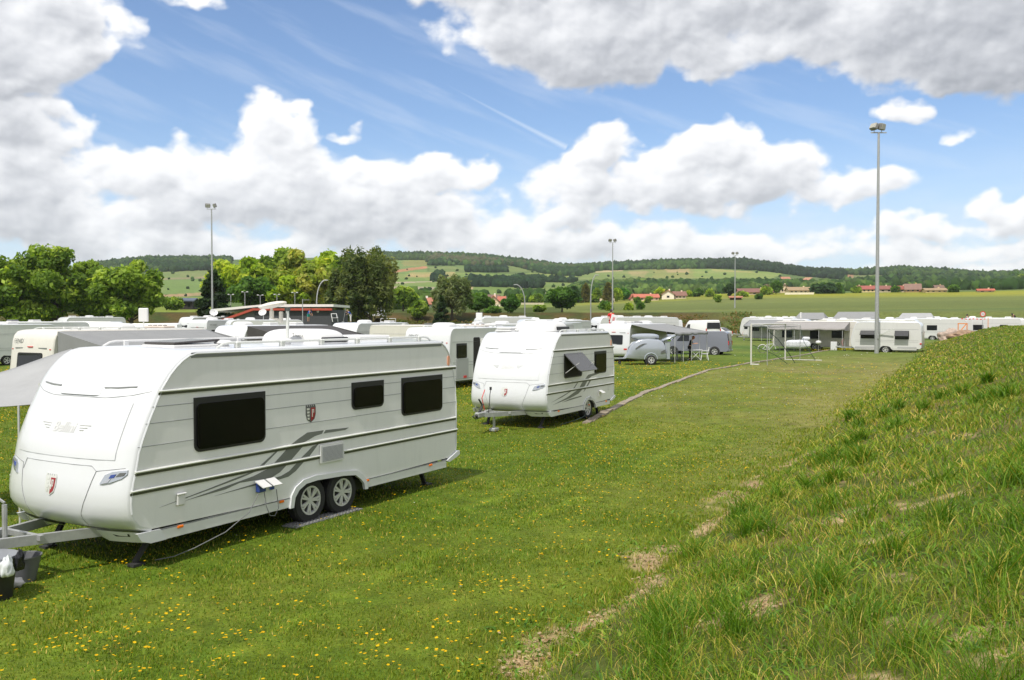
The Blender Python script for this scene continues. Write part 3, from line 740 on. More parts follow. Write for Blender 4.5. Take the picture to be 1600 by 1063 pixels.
FRONT_A = [(.50, .44), (.337, .509), (.254, .599), (.212, .68), (.20, .80), (.207, .915), (.234, 1.056), (.275, 1.21), (.314, 1.40), (.375, 1.56), (.464, 1.763), (.553, 1.941), (.644, 2.121), (.764, 2.28), (.86, 2.375), (.951, 2.447), (1.06, 2.507), (1.172, 2.535)]
REAR_A = [(-.50, 2.535), (-.36, 2.46), (-.28, 2.38), (-.20, 2.27), (-.12, 2.10), (-.04, 1.80), (0.0, 1.42), (.0, .73), (-.03, .56), (-.30, .44)]
FRONT_F = [(.30, .40), (.12, .50), (.03, .70), (.0, .95), (.03, 1.3), (.12, 1.7), (.2, 2.0), (.28, 2.2), (.38, 2.38), (.55, 2.50), (.75, 2.54)]
FRONT_R = [(.16, .38), (.05, .45), (.0, .60), (.0, 1.0), (.05, 1.4), (.10, 1.9), (.14, 2.2), (.20, 2.38), (.32, 2.50), (.5, 2.54)]
REAR_F = [(-.40, 2.54), (-.22, 2.48), (-.10, 2.36), (-.05, 2.2), (-.02, 1.8), (0, 1.0), (0, .55), (-.06, .42), (-.2, .38)]

def caravan(name, label, O, th, L, w=2.3, group=None, front=FRONT_A, rear=REAR_A, bulge=.20, rbulge=.04, arch=None, zb=.44,
            side=SILVER, shell=WHITE, wins=(), lwins=(), cat='caravan', zo=0.0, hs=1.0, simple=True):
    """O = right front corner on the ground, th = bearing of the long axis (front -> rear); local x runs rearward, y to the left side"""
    t = R(th); root = empty(name, (O[0] - math.cos(t) * w / 2, O[1] + math.sin(t) * w / 2, zo), PI / 2 - t)
    tag(root, label, cat, group)
    rr = [(L + a, b) for a, b in rear]
    base = list(front) + rr
    prof = [(a, b * hs) for a, b in base]
    n = len(prof)
    # inward normals of the outline, for rounding the side edges
    def off(d):
        out = []
        for i in range(n):
            a = Vector(prof[max(i - 1, 0)]); b = Vector(prof[min(i + 1, n - 1)]); v = (b - a).normalized()
            out.append((prof[i][0] + v.y * d, prof[i][1] - v.x * d))
        return out
    P0, P1, P2 = prof, off(.012), off(.038)
    nf = len(front)
    rows = [(-1, P2, 0), (-.995, P1, 0), (-.975, P0, 0)] + [(q, P0, 1) for q in (-.88, -.7, -.45, -.2, 0, .2, .45, .7, .88)] + [(.975, P0, 0), (.995, P1, 0), (1, P2, 0)]
    mb = MB(); k = len(rows)
    def shellx(i, tt, P):
        x, z = P[i]
        fz = 1 if i < nf - 6 else max(0, (nf - i) / 6)
        if i < nf: x -= bulge * (1 - abs(tt) ** 2.6) * fz; 
        if i >= nf: x += rbulge * (1 - abs(tt) ** 2.6) * (1 if i > nf + 2 else .3)
        if nf - 4 <= i < nf + 3: z += .035 * (1 - tt * tt)
        return x, z
    vs = []
    for (tt, P, _) in rows:
        for i in range(n):
            x, z = shellx(i, tt, P); vs.append((x, tt * w / 2, z))
    fs = [(r_ * n + i, r_ * n + i + 1, (r_ + 1) * n + i + 1, (r_ + 1) * n + i) for r_ in range(k - 1) for i in range(n - 1)]
    mb.add(vs, fs)
    mb.build('shell', shell, root, angle=50)
    # outline of a side sheet with the wheel arch cut out of its lower edge
    ar = arch or (L * .5 - .42, L * .5 + .42, .50)
    def outline():
        o_ = [q for q in P2]
        a0, a1, ah = ar
        cut = [(a1, zb), (a1 - .06, zb + (ah - zb + .12) * .55), (a1 - .2, ah + .1), (a0 + .22, ah + .13), (a0 + .08, zb + (ah - zb + .12) * .6), (a0, zb)]
        return o_ + [(q[0], q[1] * hs) for q in cut]
    for s_ in (-1, 1):
        m_b = MB(); po = outline(); yy = s_ * w / 2
        m_b.add([(a, yy - s_ * .001, b) for a, b in po], [tuple(range(len(po)))])
        m_b.build('side_panel', side, root, smooth=False, fix=False)
        if not simple or s_ == -1:
            m_b = MB(); m_b.tube([(a, yy, b) for a, b in P2[3:-1]], .013, 6); m_b.build('edge_trim', shell, root)
    # underfloor and skirt
    m_b = MB(); m_b.box((L / 2 + .2, 0, .36), (L - 1.2, w - .3, .16)); m_b.box(((ar[0] + ar[1]) / 2, 0, .55), (ar[1] - ar[0] + .04, w - .56, .62))
    m_b.build('underfloor', CHASS, root, smooth=False)
    for s_ in (-1, 1):
        m_b = MB(); yy = s_ * (w / 2 - .012)
        for a, b in ((front[0][0] - .06, ar[0] - .02), (ar[1] + .02, L - .35)):
            m_b = MB(); m_b.prism([(a + .10, .315), (b, .315), (b, zb - .006), (a, zb - .006)], yy - .012, yy + .012)
            m_b.build('skirt', side if side is not SILVER else PALE, root, smooth=False)
    root['_'] = 0; del root['_']
    return root, prof, shellx, ar

def wheel(root, x, y, r=.325, s_=-1, wid=.19, spokes=7, hub=ALLOY, parent_name='wheel'):
    """tyre with its rim; s_ = side it faces"""
    mb = MB(); ri = r * .62
    prof = [(ri, -wid * .42), (ri * 1.08, -wid * .5), (r * .93, -wid * .48), (r, -wid * .32), (r, wid * .32), (r * .93, wid * .48), (ri * 1.08, wid * .5), (ri, wid * .42)]
    mb.lathe(prof, 28, 'y', (0, 0, 0), close=True)
    o = mb.build(parent_name, TYRE, root); o.location = (x, y, r)
    m2 = MB(); f = s_ * wid * .47
    m2.lathe([(ri * 1.03, f), (ri * 1.03, f * 1.06), (ri * .90, f * 1.02), (ri * .86, f * .55), (ri * .86, -f * .6)], 28, 'y')
    for i in range(spokes):
        a = 2 * PI * i / spokes
        for da in ((-.13, .13) if spokes > 5 else (0,)):
            c0 = Vector((math.cos(a + da * .4) * ri * .16, f * .86, math.sin(a + da * .4) * ri * .16)); c1 = Vector((math.cos(a + da) * ri * .93, f * .98, math.sin(a + da) * ri * .93))
            m2.bar(c0, c1, .030 if spokes > 5 else .05, .02, up=(0, 1, 0))
    m2.lathe([(0, f * 1.0), (ri * .16, f * 1.0), (ri * .22, f * .8), (ri * .22, f * .4)], 14, 'y')
    m2.build('rim', hub, o)
    m3 = MB(); m3.lathe([(0, f * .60), (ri * .87, f * .60)], 20, 'y'); m3.build('brake_disc', CHASS, o)
    return o

def side_window(root, x0, x1, z0, z1, y, s_=-1, r=.09, frame=True, glass=ACRYL, name='window'):
    mb = MB(); yo = y + s_ * .012
    mb.prism(rrect(x0, x1, z0, z1, r, 5, only=(0, 1)), y - s_ * .004, yo)
    f = mb.build(name, BLACK, root, angle=30)
    m2 = MB(); m = .035
    m2.prism(rrect(x0 + m, x1 - m, z0 + m, z1 - m * 2.2, r * .8, 5), yo - s_ * .001, yo + s_ * .016)
    m2.prism(rrect(x0 + m * 1.9, x1 - m * 1.9, z0 + m * 1.9, z1 - m * 3.2, r * .6, 5), yo + s_ * .016, yo + s_ * .021)
    m2.build('pane', glass, f, angle=30)
    return f

def crest(parent, M, sc=1.0, dark=True):
    """silver and maroon shield with battlements; M maps (u right, v up, n out) to local space"""
    def P(poly, n0, n1, mb):
        k = len(poly); vs = [tuple(M(a * sc, b * sc, n0)) for a, b in poly] + [tuple(M(a * sc, b * sc, n1)) for a, b in poly]
        mb.add(vs, [tuple(range(k, 2 * k))] + [(i, i + 1 if i + 1 < k else 0, (i + 1) % k + k, i + k) for i in range(k)])
    mb = MB(); out = [(-.1, .08)] + [(-.1 + .04 * i + e, .08 + h_) for i in range(5) for e, h_ in ((0.002, .035), (.022, .035), (.022, .012), (.04, .012))][:-2] + [(.1, .08), (.1, -.02), (.075, -.09), (0, -.135), (-.075, -.09), (-.1, -.02)]
    P(out, .000, .006, mb); o = mb.build('crest', RAIL if not dark else DKGREY, parent, smooth=False)
    m2 = MB(); P([(.002, .072), (.086, .072), (.086, -.02), (.062, -.08), (.002, -.118)], .006, .0085, m2); m2.build('crest_field', MAROON, o, smooth=False)
    m3 = MB()
    for i in range(4): P([(-.084 + .004 * i, .07 - .045 * i), (-.03, .07 - .045 * i), (-.03, .042 - .045 * i), (-.08 + .006 * i, .042 - .045 * i)], .006, .009, m3)
    for q in ([(.02, .05), (.034, .05), (.034, -.06), (.02, -.06)], [(.034, .05), (.06, .05), (.06, .038), (.034, .038)], [(.046, .038), (.06, .038), (.06, 0), (.046, 0)]): P(q, .0085, .011, m3)
    m3.build('crest_charge', RAIL, o, smooth=False)
    return o

def roof_ac(root, x, y, z, sx=.75, sy=1.05, h=.24, m=WHPL, grille=True, dark_end=None):
    mb = MB()
    def f(u, v):
        a = 2 * PI * u; ph = v * PI / 2
        cx = math.copysign(abs(math.cos(a)) ** .38, math.cos(a)); cy = math.copysign(abs(math.sin(a)) ** .38, math.sin(a))
        k = math.cos(ph) ** .45 if v < 1 else 0
        return (x + cx * sx / 2 * k, y + cy * sy / 2 * k, z + h * math.sin(ph) ** .8)
    mb.grid(f, 36, 10)
    o = mb.build('air_conditioner', m, root, angle=60)
    if grille:
        m2 = MB(); m2.box((x + sx * .05, y - sy / 2 + .03, z + h * .28), (sx * .75, .09, h * .34), bev=.02)
        for i in range(4): m2.box((x + sx / 2 - .015, y + (i - 1.5) * .13, z + h * .3), (.04, .1, .02))
        m2.build('grille', BLACK, o, smooth=False)
    return o

def skylight(root, x, y, z, sx=.55, sy=.5, h=.09, m=WHPL, tilt=0, name='skylight'):
    mb = MB(); mb.box((x, y, z + .02), (sx, sy, .05), bev=.015)
    o = mb.build(name, WHPL, root, angle=30)
    m2 = MB(); rot = Matrix.Rotation(tilt, 3, 'Y')
    m2.box((x, y, z + .05 + h / 2 + (abs(math.sin(tilt)) * sx / 2)), (sx * .94, sy * .94, h), rot=rot, bev=.04)
    m2.build('lid', m, o, angle=30)
    return o

def mushroom(root, x, y, z, r=.16):
    mb = MB(); mb.lathe([(0, .075), (r * .7, .07), (r, .045), (r, .03), (r * .6, .02), (r * .6, -.03)], 18, 'z', (x, y, z)); return mb.build('roof_vent', WHPL, root)

def dish(root, x, y, z, h=.45, r=.32, yaw=0, tilt=.9, m=CREAMPL):
    """pole mounted satellite dish"""
    mb = MB(); mb.tube([(x, y, z - .02), (x, y, z + h)], .026, 10); o = mb.build('mast', RAIL, root)
    m2 = MB(); d = Vector((math.cos(yaw) * math.cos(tilt), math.sin(yaw) * math.cos(tilt), math.sin(tilt))); q = d.to_track_quat('Z', 'Y')
    c = Vector((x, y, z + h)) + Vector((math.cos(yaw), math.sin(yaw), 0)) * .10 + Vector((0, 0, .06))
    k = 18; vs = []; fs = []
    for j, (rr_, dd) in enumerate([(0.001, 0), (.35, .012), (.7, .05), (1, .10), (1, .112), (.7, .062), (.35, .026), (0.001, .014)]):
        for i in range(k):
            a = 2 * PI * i / k; p = Vector((math.cos(a) * rr_ * r, math.sin(a) * rr_ * r * .92, (dd if j < 4 else dd - .03) * r / .32)); vs.append(tuple(c + q @ p))
    for j in range(7):
        for i in range(k): fs.append((j * k + i, j * k + (i + 1) % k, (j + 1) * k + (i + 1) % k, (j + 1) * k + i))
    m2.add(vs, fs); m2.build('dish', m, o)
    m3 = MB(); tip = c + q @ Vector((0, -r * .25, r * 1.25)); m3.tube([c + q @ Vector((0, -r * .9, .02)), c + q @ Vector((0, -r * .95, r * .7)), tip], .012, 6); m3.box(tuple(tip), (.07, .07, .11)); m3.box((x, y, z + h - .02), (.09, .09, .14)); m3.build('receiver_arm', m, o)
    return o

def rails(root, x0, x1, y, z, m=RAIL, n=5):
    mb = MB(); pts = [(x0, y, z + .01), (x0 + .1, y, z + .06), (x0 + .2, y, z + .075), (x1 - .2, y, z + .075), (x1 - .1, y, z + .06), (x1, y, z + .01)]
    mb.tube(pts, .017, 8)
    for i in range(n): xx = x0 + .35 + (x1 - x0 - .7) * i / (n - 1); mb.box((xx, y, z + .045), (.09, .06, .09), bev=.015)
    return mb.build('roof_rail', m, root)

def drawbar(root, z=.46, xf=.45, ln=1.25, w_=.75, jockey=True, m=GALV):
    mb = MB()
    for s_ in (-1, 1): mb.bar((xf + .5, s_ * w_, z - .06), (-ln + .22, s_ * .05, z), .06, .11)
    mb.box((-ln + .12, 0, z + .02), (.42, .13, .13), bev=.02); mb.bar((-.35, -.4, z), (-.35, .4, z), .05, .06)
    o = mb.build('drawbar', m, root, smooth=False)
    m2 = MB(); m2.tube([(-ln - .02, 0, z + .05), (-ln + .1, 0, z + .12), (-ln + .22, 0, z + .28)], .03, 8); m2.ell((-ln - .05, 0, z + .0), (.07, .06, .06), 10, 6); m2.bar((-ln + .22, 0, z + .24), (-ln + .02, 0, z + .42), .03, .03); m2.build('hitch', BLACK, o)
    m4 = MB(); m4.tube([(-ln + .45, .08, z + .1), (-ln + .35, .1, z + .42), (-ln + .5, .1, z + .62)], .012, 6); m4.build('handbrake', REDP, o)
    if jockey:
        m3 = MB(); m3.tube([(-.62, -.14, .16), (-.62, -.14, z + .4)], .028, 8); m3.bar((-.62, -.14, z + .42), (-.62, .02, z + .47), .02)
        j = m3.build('jockey_post', GALV, o)
        m5 = MB(); m5.lathe([(.03, -.03), (.10, -.035), (.11, 0), (.10, .035), (.03, .03)], 18, 'y', (-.62, -.14, .11), close=True); m5.build('jockey_wheel', TYRE, j)
    return o

def steady(root, x, y, m=CHASS):
    mb = MB(); s_ = 1 if x > 2 else -1
    mb.bar((x, y, .33), (x + s_ * .22, y - .04 * (1 if y > 0 else -1), .03), .07, .04); mb.box((x + s_ * .23, y, .018), (.16, .13, .03)); return mb.build('steady_leg', m, root, smooth=False)
# ------------------------------------------------------------------ the two big white and silver caravans
def premium(name, label, O, th, L, wheels_x, arch, wins, big, zo=0.0):
    w = 2.3
    root, prof, shx, ar = caravan(name, label, O, th, L, w, arch=arch, simple=not big, bulge=.20, zo=zo)
    ys = -w / 2
    fz = [q[1] for q in prof[:len(FRONT_A)]]
    def fx(y, z):
        x = interp_prof([(a, b) for a, b in FRONT_A], z); tt = max(-1, min(1, 2 * y / w))
        k = 1 if z < 2.2 else max(0, (2.53 - z) / .33)
        return x - .20 * (1 - abs(tt) ** 2.6) * k
    def onfront(pts, nm, m, th_=.007, parent=root, faces=None, lift=.0025):
        """a thin piece that follows the bulging front; pts = (y, z)"""
        mb = MB(); k = len(pts); faces = faces or [tuple(range(k))]
        a = [(fx(y, z) - lift - th_, y, z) for y, z in pts]; b = [(fx(y, z) + .01, y, z) for y, z in pts]
        mb.add(a + b, faces + ([(i, (i + 1) % k, (i + 1) % k + k, i + k) for i in range(k)] if len(faces) == 1 else []))
        return mb.build(nm, m, parent, smooth=False)
    def seam(pts, nm='panel_seam', r=.0033, m=SEAM):
        P = []
        for (y0, z0), (y1, z1) in zip(pts[:-1], pts[1:]):
            for i in range(8): t = i / 8; y = y0 + (y1 - y0) * t; z = z0 + (z1 - z0) * t; P.append((fx(y, z) - .0005, y, z))
        y, z = pts[-1]; P.append((fx(y, z) - .0005, y, z)); mb = MB(); mb.tube(P, r, 5); return mb.build(nm, m, root)
    seam([(.66, 1.10), (.62, 1.225), (-.62, 1.225), (-.70, 1.17)])
    seam([(-.70, 1.17), (-.62, .9), (-.52, .66), (-.50, .47)]); seam([(.70, 1.17), (.62, .9), (.52, .66), (.50, .47)])
    seam([(-.70, 1.17), (-1.06, 1.215)]); seam([(.70, 1.17), (1.06, 1.215)])
    seam([(1.08, 2.07), (.85, 2.02), (.5, 1.985), (-.5, 1.985), (-.85, 2.02), (-1.08, 2.07)])
    # slots of the upper spoiler and the raised panel between them
    for s_ in (-1, 1):
        seam([(s_ * .42, 2.10), (s_ * .62, 2.105), (s_ * .88, 2.12)], 'spoiler_slot', .011)
    mb = MB(); mb.grid(lambda u, v: (fx(-.38 + .76 * u, 2.01 + .13 * v) - .02 * math.sin(PI * min(1, max(0, u * 8, ) if u < .5 else (1 - u) * 8) / 2) * (1 - v * .8), -.38 + .76 * u, 2.01 + .13 * v), 16, 5); mb.build('spoiler_panel', WHITE, root)
    # window area of the front: a slightly lower, satin field
    N = 12; pts = []
    mb = MB(); 
    mb.grid(lambda u, v: (fx(-.92 + 1.84 * u, 1.30 + .64 * v) - .006, -.92 + 1.84 * u, 1.30 + .64 * v), 14, 8)
    mb.build('front_bonnet', WHITE, root)
    # headlights and crest
    for s_ in (-1, 1):
        hl = onfront([(s_ * .79, 1.03), (s_ * .84, 1.135), (s_ * .93, 1.175), (s_ * 1.10, 1.195), (s_ * 1.105, 1.15), (s_ * 1.05, 1.10), (s_ * .92, 1.05)], 'headlight', LENS, .012)
        onfront([(s_ * .82, 1.035), (s_ * .90, 1.055), (s_ * .93, 1.10), (s_ * .86, 1.075)], 'lamp_reflector', CHROME, .018, hl)
        onfront([(s_ * .98, 1.12), (s_ * 1.07, 1.135), (s_ * 1.09, 1.17), (s_ * 1.02, 1.165)], 'lamp_insert', DKGREY, .018, hl)
        onfront([(s_ * .90, 1.10), (s_ * .96, 1.11), (s_ * .98, 1.15), (s_ * .92, 1.14)], 'lamp_lens', BLUED, .018, hl)
    crest(root, lambda u, v, n: Vector((fx(-u, .98 + v) - .003 - n, -u, .98 + v)), 1.0, dark=False)
    if True:
        nm = 'raised_lettering'
        vs, fs = text_points('Bellini', .17, .25, .002)
        mb = MB(); mb.add([(fx(-a, 1.63 + b) - .011, -a, 1.63 + b) for a, b in vs], fs)
        for s_ in (-1, 1):
            for i, (a, b) in enumerate(((.27, .46), (.28, .41), (.29, .36))):
                zz = 1.665 - .028 * i; mb.bar((fx(s_ * a, zz) - .010, s_ * a, zz), (fx(s_ * b, zz) - .010, s_ * b, zz + .004), .008, .006)
        mb.build(nm, FAINT, root, smooth=False)
    # bumper at the foot of the front
    mb = MB()
    def bf(u, v):
        y = -w / 2 * .985 + w * .985 * u; z = .455 - .135 * v; tt = 2 * y / w
        mid = max(0, 1 - (abs(y) / .62) ** 4)
        return (fx(y, .50) + .03 + .08 * v, y, z + mid * .10 * v)
    mb.grid(bf, 24, 3); mb.build('front_bumper', PALE, root)
    for s_ in (-1, 1):
        mb = MB(); y0, y1 = s_ * .72, s_ * .98
        mb.add([(fx(y0, .5) + .055 - .012, y0, .44), (fx(y1, .5) + .055 - .012, y1, .43), (fx(y1, .5) + .075 - .012, y1, .395), (fx(y0 + s_ * .08, .5) + .075 - .012, y0 + s_ * .08, .39)], [(0, 1, 2, 3)])
        mb.build('bumper_slot', BLACK, root, smooth=False, fix=False)
        mb = MB(); mb.prism([(.30, .455), (.62, .455), (.70, .315), (.48, .315), (.36, .36)], s_ * (w / 2 - .03), s_ * (w / 2 + .018)); mb.build('corner_cap', WHITE, root, smooth=False)
    # side mouldings
    L0 = {2.065: .62, 1.16: .285, .945: .225}
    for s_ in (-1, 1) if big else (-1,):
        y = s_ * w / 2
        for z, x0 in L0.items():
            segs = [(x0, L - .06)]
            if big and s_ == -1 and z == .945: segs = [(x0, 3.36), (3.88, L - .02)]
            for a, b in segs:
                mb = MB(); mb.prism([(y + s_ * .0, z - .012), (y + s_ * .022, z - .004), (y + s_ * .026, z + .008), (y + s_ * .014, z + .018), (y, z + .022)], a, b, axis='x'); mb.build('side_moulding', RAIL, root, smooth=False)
                mb = MB(); mb.box(((a + b) / 2, y + s_ * .006, z - .024), (b - a, .012, .026)); mb.build('moulding_shade', RAILSHADE, root, smooth=False)  # dark strip standing for the shade and reflection beneath the moulding
    wl = sorted(wins)
    for z, x0 in ((1.895, .53), (1.705, .44), (1.446, .33)):
        xs = [x0] + [q for a, b, c, d in wl if c < z < d for q in (a, b)] + [L - .05]
        for i in range(0, len(xs), 2): mb = MB(); mb.box(((xs[i] + xs[i + 1]) / 2, ys - .001, z), (xs[i + 1] - xs[i], .004, .007)); mb.build('sheet_joint', SEAM, root, smooth=False)
    mb = MB(); mb.box(((1.10 + L - .50) / 2, ys - .003, 2.478), (L - 1.60, .008, .062)); mb.build('gutter_strip', GRAPH, root, smooth=False)
    for q_, l_ in (((.55 + ar[0]) / 2 - .02, ar[0] - .62), ((L - .3 + ar[1]) / 2, L - .34 - ar[1])): mb = MB(); mb.box((q_, ys - .002, .447), (l_, .006, .006)); mb.build('sill_line', SEAM, root, smooth=False)
    # wheel arch moulding
    a0, a1, ah = ar; e = .0
    out = [(a0 - .07, .30), (a0 - .04, zb_ := .47), (a0 + .04, ah + .06), (a0 + .20, ah + .14), (a0 + .45, ah + .165)] ; out += [(a1 - .45, ah + .13), (a1 - .18, ah + .10), (a1 - .03, ah + .0), (a1 + .05, .42), (a1 + .08, .30)]
    inn = [(a0 + .0, .30), (a0 + .03, .44), (a0 + .11, ah + .01), (a0 + .25, ah + .075), (a0 + .47, ah + .09)] ; inn += [(a1 - .47, ah + .065), (a1 - .22, ah + .035), (a1 - .09, ah - .05), (a1 - .02, .40), (a1 + .01, .30)]
    mb = MB(); k = len(out); vs = []
    for yy in (ys + .02, ys - .028):
        vs += [(a, yy, b) for a, b in out] + [(a, yy, b) for a, b in inn]
    fs = []
    for i in range(k - 1):
        fs += [(2 * k + i, 2 * k + i + 1, 3 * k + i + 1, 3 * k + i), (i, i + 1, 2 * k + i + 1, 2 * k + i), (k + i, k + i + 1, 3 * k + i + 1, 3 * k + i)]
    mb.add(vs, fs); mb.build('wheel_arch', WHITE, root, angle=30)
    for xx in wheels_x: wheel(root, xx, ys + .14, .325, -1); wheel(root, xx, -ys - .14, .325, 1)
    for (a, b, c, d) in wins: side_window(root, a, b, c, d, ys)
    # rear corner cap, marker lamps, little rear light
    mb = MB(); mb.prism([(L - .36, .43), (L - .02, .56), (L + .05, .56), (L + .06, .50), (L - .05, .455), (L - .28, .40)], ys - .02, ys + .12); mb.build('rear_corner_cap', WHITE, root, smooth=False)
    mb = MB(); mb.prism(rrect(L - .32, L - .255, 2.10, 2.27, .03), ys - .012, ys); mb.build('side_reflector', mat('pale_orange_lens', (.75, .35, .22), .3), root)
    for xx in ((.91, 2.60, 4.43, 6.13) if big else (.95, 3.0, 4.3)):
        mb = MB(); mb.box((xx, ys - .012, .425), (.085, .02, .032), bev=.006); mb.build('marker_lamp', AMBER, root)
    drawbar(root, ln=1.35, jockey=big)
    for xx in (.75, L - .75):
        for yy in (-.85, .85): steady(root, xx, yy)
    return root, fx

A, fxA = premium('caravan', 'long white and silver twin-axle caravan parked in the foreground, winged lettering on its nose', (-4.449, 9.933), 29.86, 6.97, (3.235, 3.925), (2.82, 4.36, .52),
            [(1.13, 2.31, 1.285, 1.957), (4.08, 4.852, 1.543, 1.957), (5.32, 6.488, 1.335, 1.957)], True)
ys = -1.15
crest(A, lambda u, v, n: Vector((3.19 + u, ys - n, 1.585 + v)), 1.0, dark=True)
# sweeping grey graphic of the flank
SW = [[(2.80, 1.184), (2.95, 1.25), (3.118, 1.313), (3.437, 1.310), (3.46, 1.308), (3.42, 1.262), (3.275, 1.245), (3.16, 1.21), (3.05, 1.184)],
      [(3.50, 1.308), (4.015, 1.290), (3.93, 1.262), (3.46, 1.262)],
      [(2.72, 1.132), (3.03, 1.132), (2.93, 1.06), (2.80, .972), (2.48, .972)],
      [(2.40, .918), (2.72, .918), (2.58, .83), (2.40, .775), (2.142, .79), (1.86, .80), (1.62, .755), (1.0, .722), (1.6, .79), (2.1, .85)],
      [(3.22, 1.10), (3.35, 1.125), (3.16, .972), (3.0, .972)], [(2.92, .918), (3.06, .918), (2.88, .80), (2.74, .745), (2.50, .728), (2.0, .72), (1.442, .700), (2.1, .745), (2.60, .775), (2.76, .82)],
      [(2.52, 1.132), (2.56, 1.132), (2.29, .972), (2.22, .972)], [(2.14, .918), (2.20, .918), (1.9, .865), (1.3, .785), (.62, .705), (1.3, .80), (1.8, .875)]]
mb = MB()
for q in SW: mb.prism(q, ys - .0035, ys + .001)
mb.build('side_graphic', GRAPH, A, smooth=False)
# fridge vent, service flap, mains socket with its lead
mb = MB(); mb.prism(rrect(3.365, 3.872, .835, 1.10, .012, 2), ys - .03, ys + .0); v_ = mb.build('vent_grille', WHPL, A, smooth=False)
mb = MB()
for i in range(13): mb.box((3.62, ys - .032, .865 + i * .0168), (.445, .008, .006))
mb.build('vent_slot', mat('vent_shadow', (.25, .26, .28), .8), v_, smooth=False)
mb = MB(); mb.box((.92, ys - .012, .755), (.125, .03, .15), bev=.012); mb.box((.92, ys - .03, .82), (.13, .03, .02), bev=.006); mb.build('service_flap', WHPL, A, angle=30)
mb = MB(); mb.box((2.20, ys - .03, .69), (.13, .07, .13), bev=.01); s1 = mb.build('socket_box', BLUED, A); mb = MB(); mb.box((2.41, ys - .02, .68), (.06, .03, .11)); mb.build('plug_cover', BLUED, A)
mb = MB()
for xx in (2.17, 2.36): mb.box((xx, ys - .11, .745), (.155, .17, .012), rot=Matrix.Rotation(.45, 3, 'X'))
mb.build('socket_lid', WHPL, s1, smooth=False)
cab = mat('grey_cable', (.16, .165, .17), .6)
mb = MB(); mb.tube([(2.24, ys - .05, .62), (2.22, ys - .10, .45), (2.30, ys - .09, .30), (2.42, ys - .06, .27), (2.50, ys - .05, .36), (2.46, ys - .05, .62)], .006, 6)
mb.tube([(2.14, ys - .05, .62), (1.9, ys - .12, .42), (1.5, ys - .13, .25), (1.1, ys - .02, .12), (.9, ys + .1, .05), (.75, ys + .25, .02)], .006, 6)
mb.build('mains_lead', cab, A)
# roof fittings
zr = 2.565
rails(A, 1.62, 6.35, ys + .14, zr - .03, n=6); rails(A, 1.45, 6.3, -ys - .14, zr - .03, WHPL, n=5)
skylight(A, 1.62, -.38, zr - .02, .8, .62, .03, mat('smoked_dome', (.05, .045, .045), .12), tilt=-.04)
mushroom(A, 2.05, -.66, zr, .12)
roof_ac(A, 4.25, -.04, zr - .03, .80, 1.25, .23, WHPL)
skylight(A, 5.5, -.1, zr - .03, .9, .8, .06); mushroom(A, 3.15, -.75, zr, .08); mushroom(A, 5.0, .8, zr, .11)
mb = MB(); mb.tube([(3.48, -.44, zr - .02), (3.48, -.44, zr + .50)], .024, 10); ms_ = mb.build('mast', RAIL, A)
mb = MB(); mb.box((3.48, -.44, zr + .50), (.06, .06, .06)); mb.box((3.48, -.40, zr + .40), (.05, .09, .07)); mb.build('mast_clamp', DKGREY, ms_)
mb = MB(); mb.M = Matrix.Translation((3.36, -.26, zr + .56)) @ Matrix.Rotation(-.16, 4, 'X') @ Matrix.Rotation(-.10, 4, 'Y'); mb.ell((0, 0, 0), (.21, .21, .045), 24, 8); mb.build('dish', CREAMPL, ms_)
mb = MB(); mb.tube([(3.38, -.22, zr + .52), (3.38, -.22, zr + .36), (3.42, -.34, zr + .34)], .02, 6); mb.box((3.38, -.22, zr + .42), (.05, .06, .12), bev=.01); mb.build('receiver_arm', CREAMPL, ms_)
mb = MB(); mb.box((3.43, -.36, zr + .38), (.06, .05, .17), bev=.012); mb.build('receiver', CREAMPL, ms_)
vs, fs = text_points('Truma', .085); mb = MB(); mb.add([(4.25 - .41, -.30 - a, zr + .10 + b) for a, b in vs], fs); mb.build('lettering', GRAPH, A, smooth=False)

# the plates under the wheels
mb = MB(); mb.box((0, 0, .012), (1.45, .26, .02))
for i in range(19):
    for j in range(4): mb.box((-.66 + i * .072, -.098 + j * .065, .027), (.035, .035, .016))
t_ = R(29.86); dx_, nx_ = Vector((math.sin(t_), math.cos(t_), 0)), Vector((math.cos(t_), -math.sin(t_), 0))
def on_van(O, th, s, c, z=0.0):
    t = R(th); return Vector((O[0] + math.sin(t) * s - math.cos(t) * c, O[1] + math.cos(t) * s + math.sin(t) * c, z))
o = mb.build('wheel_plate', mat('studded_plastic', (.24, .24, .24), .6, vary=.5, vscale=20), None, smooth=False); o.location = on_van((-4.449, 9.933), 29.86, 3.55, .08, .005); o.rotation_euler = (0, 0, PI / 2 - t_)
tag(o, 'studded grey plastic plate under the twin wheels', 'wheel plate')

B, fxB = premium('caravan', 'shorter white and silver caravan on the middle of the grass, one window propped open', (.80, 23.3), 28.4, 4.97, (3.05,), (2.66, 3.46, .50),
            [(3.40, 4.30, 1.30, 1.957)], False)
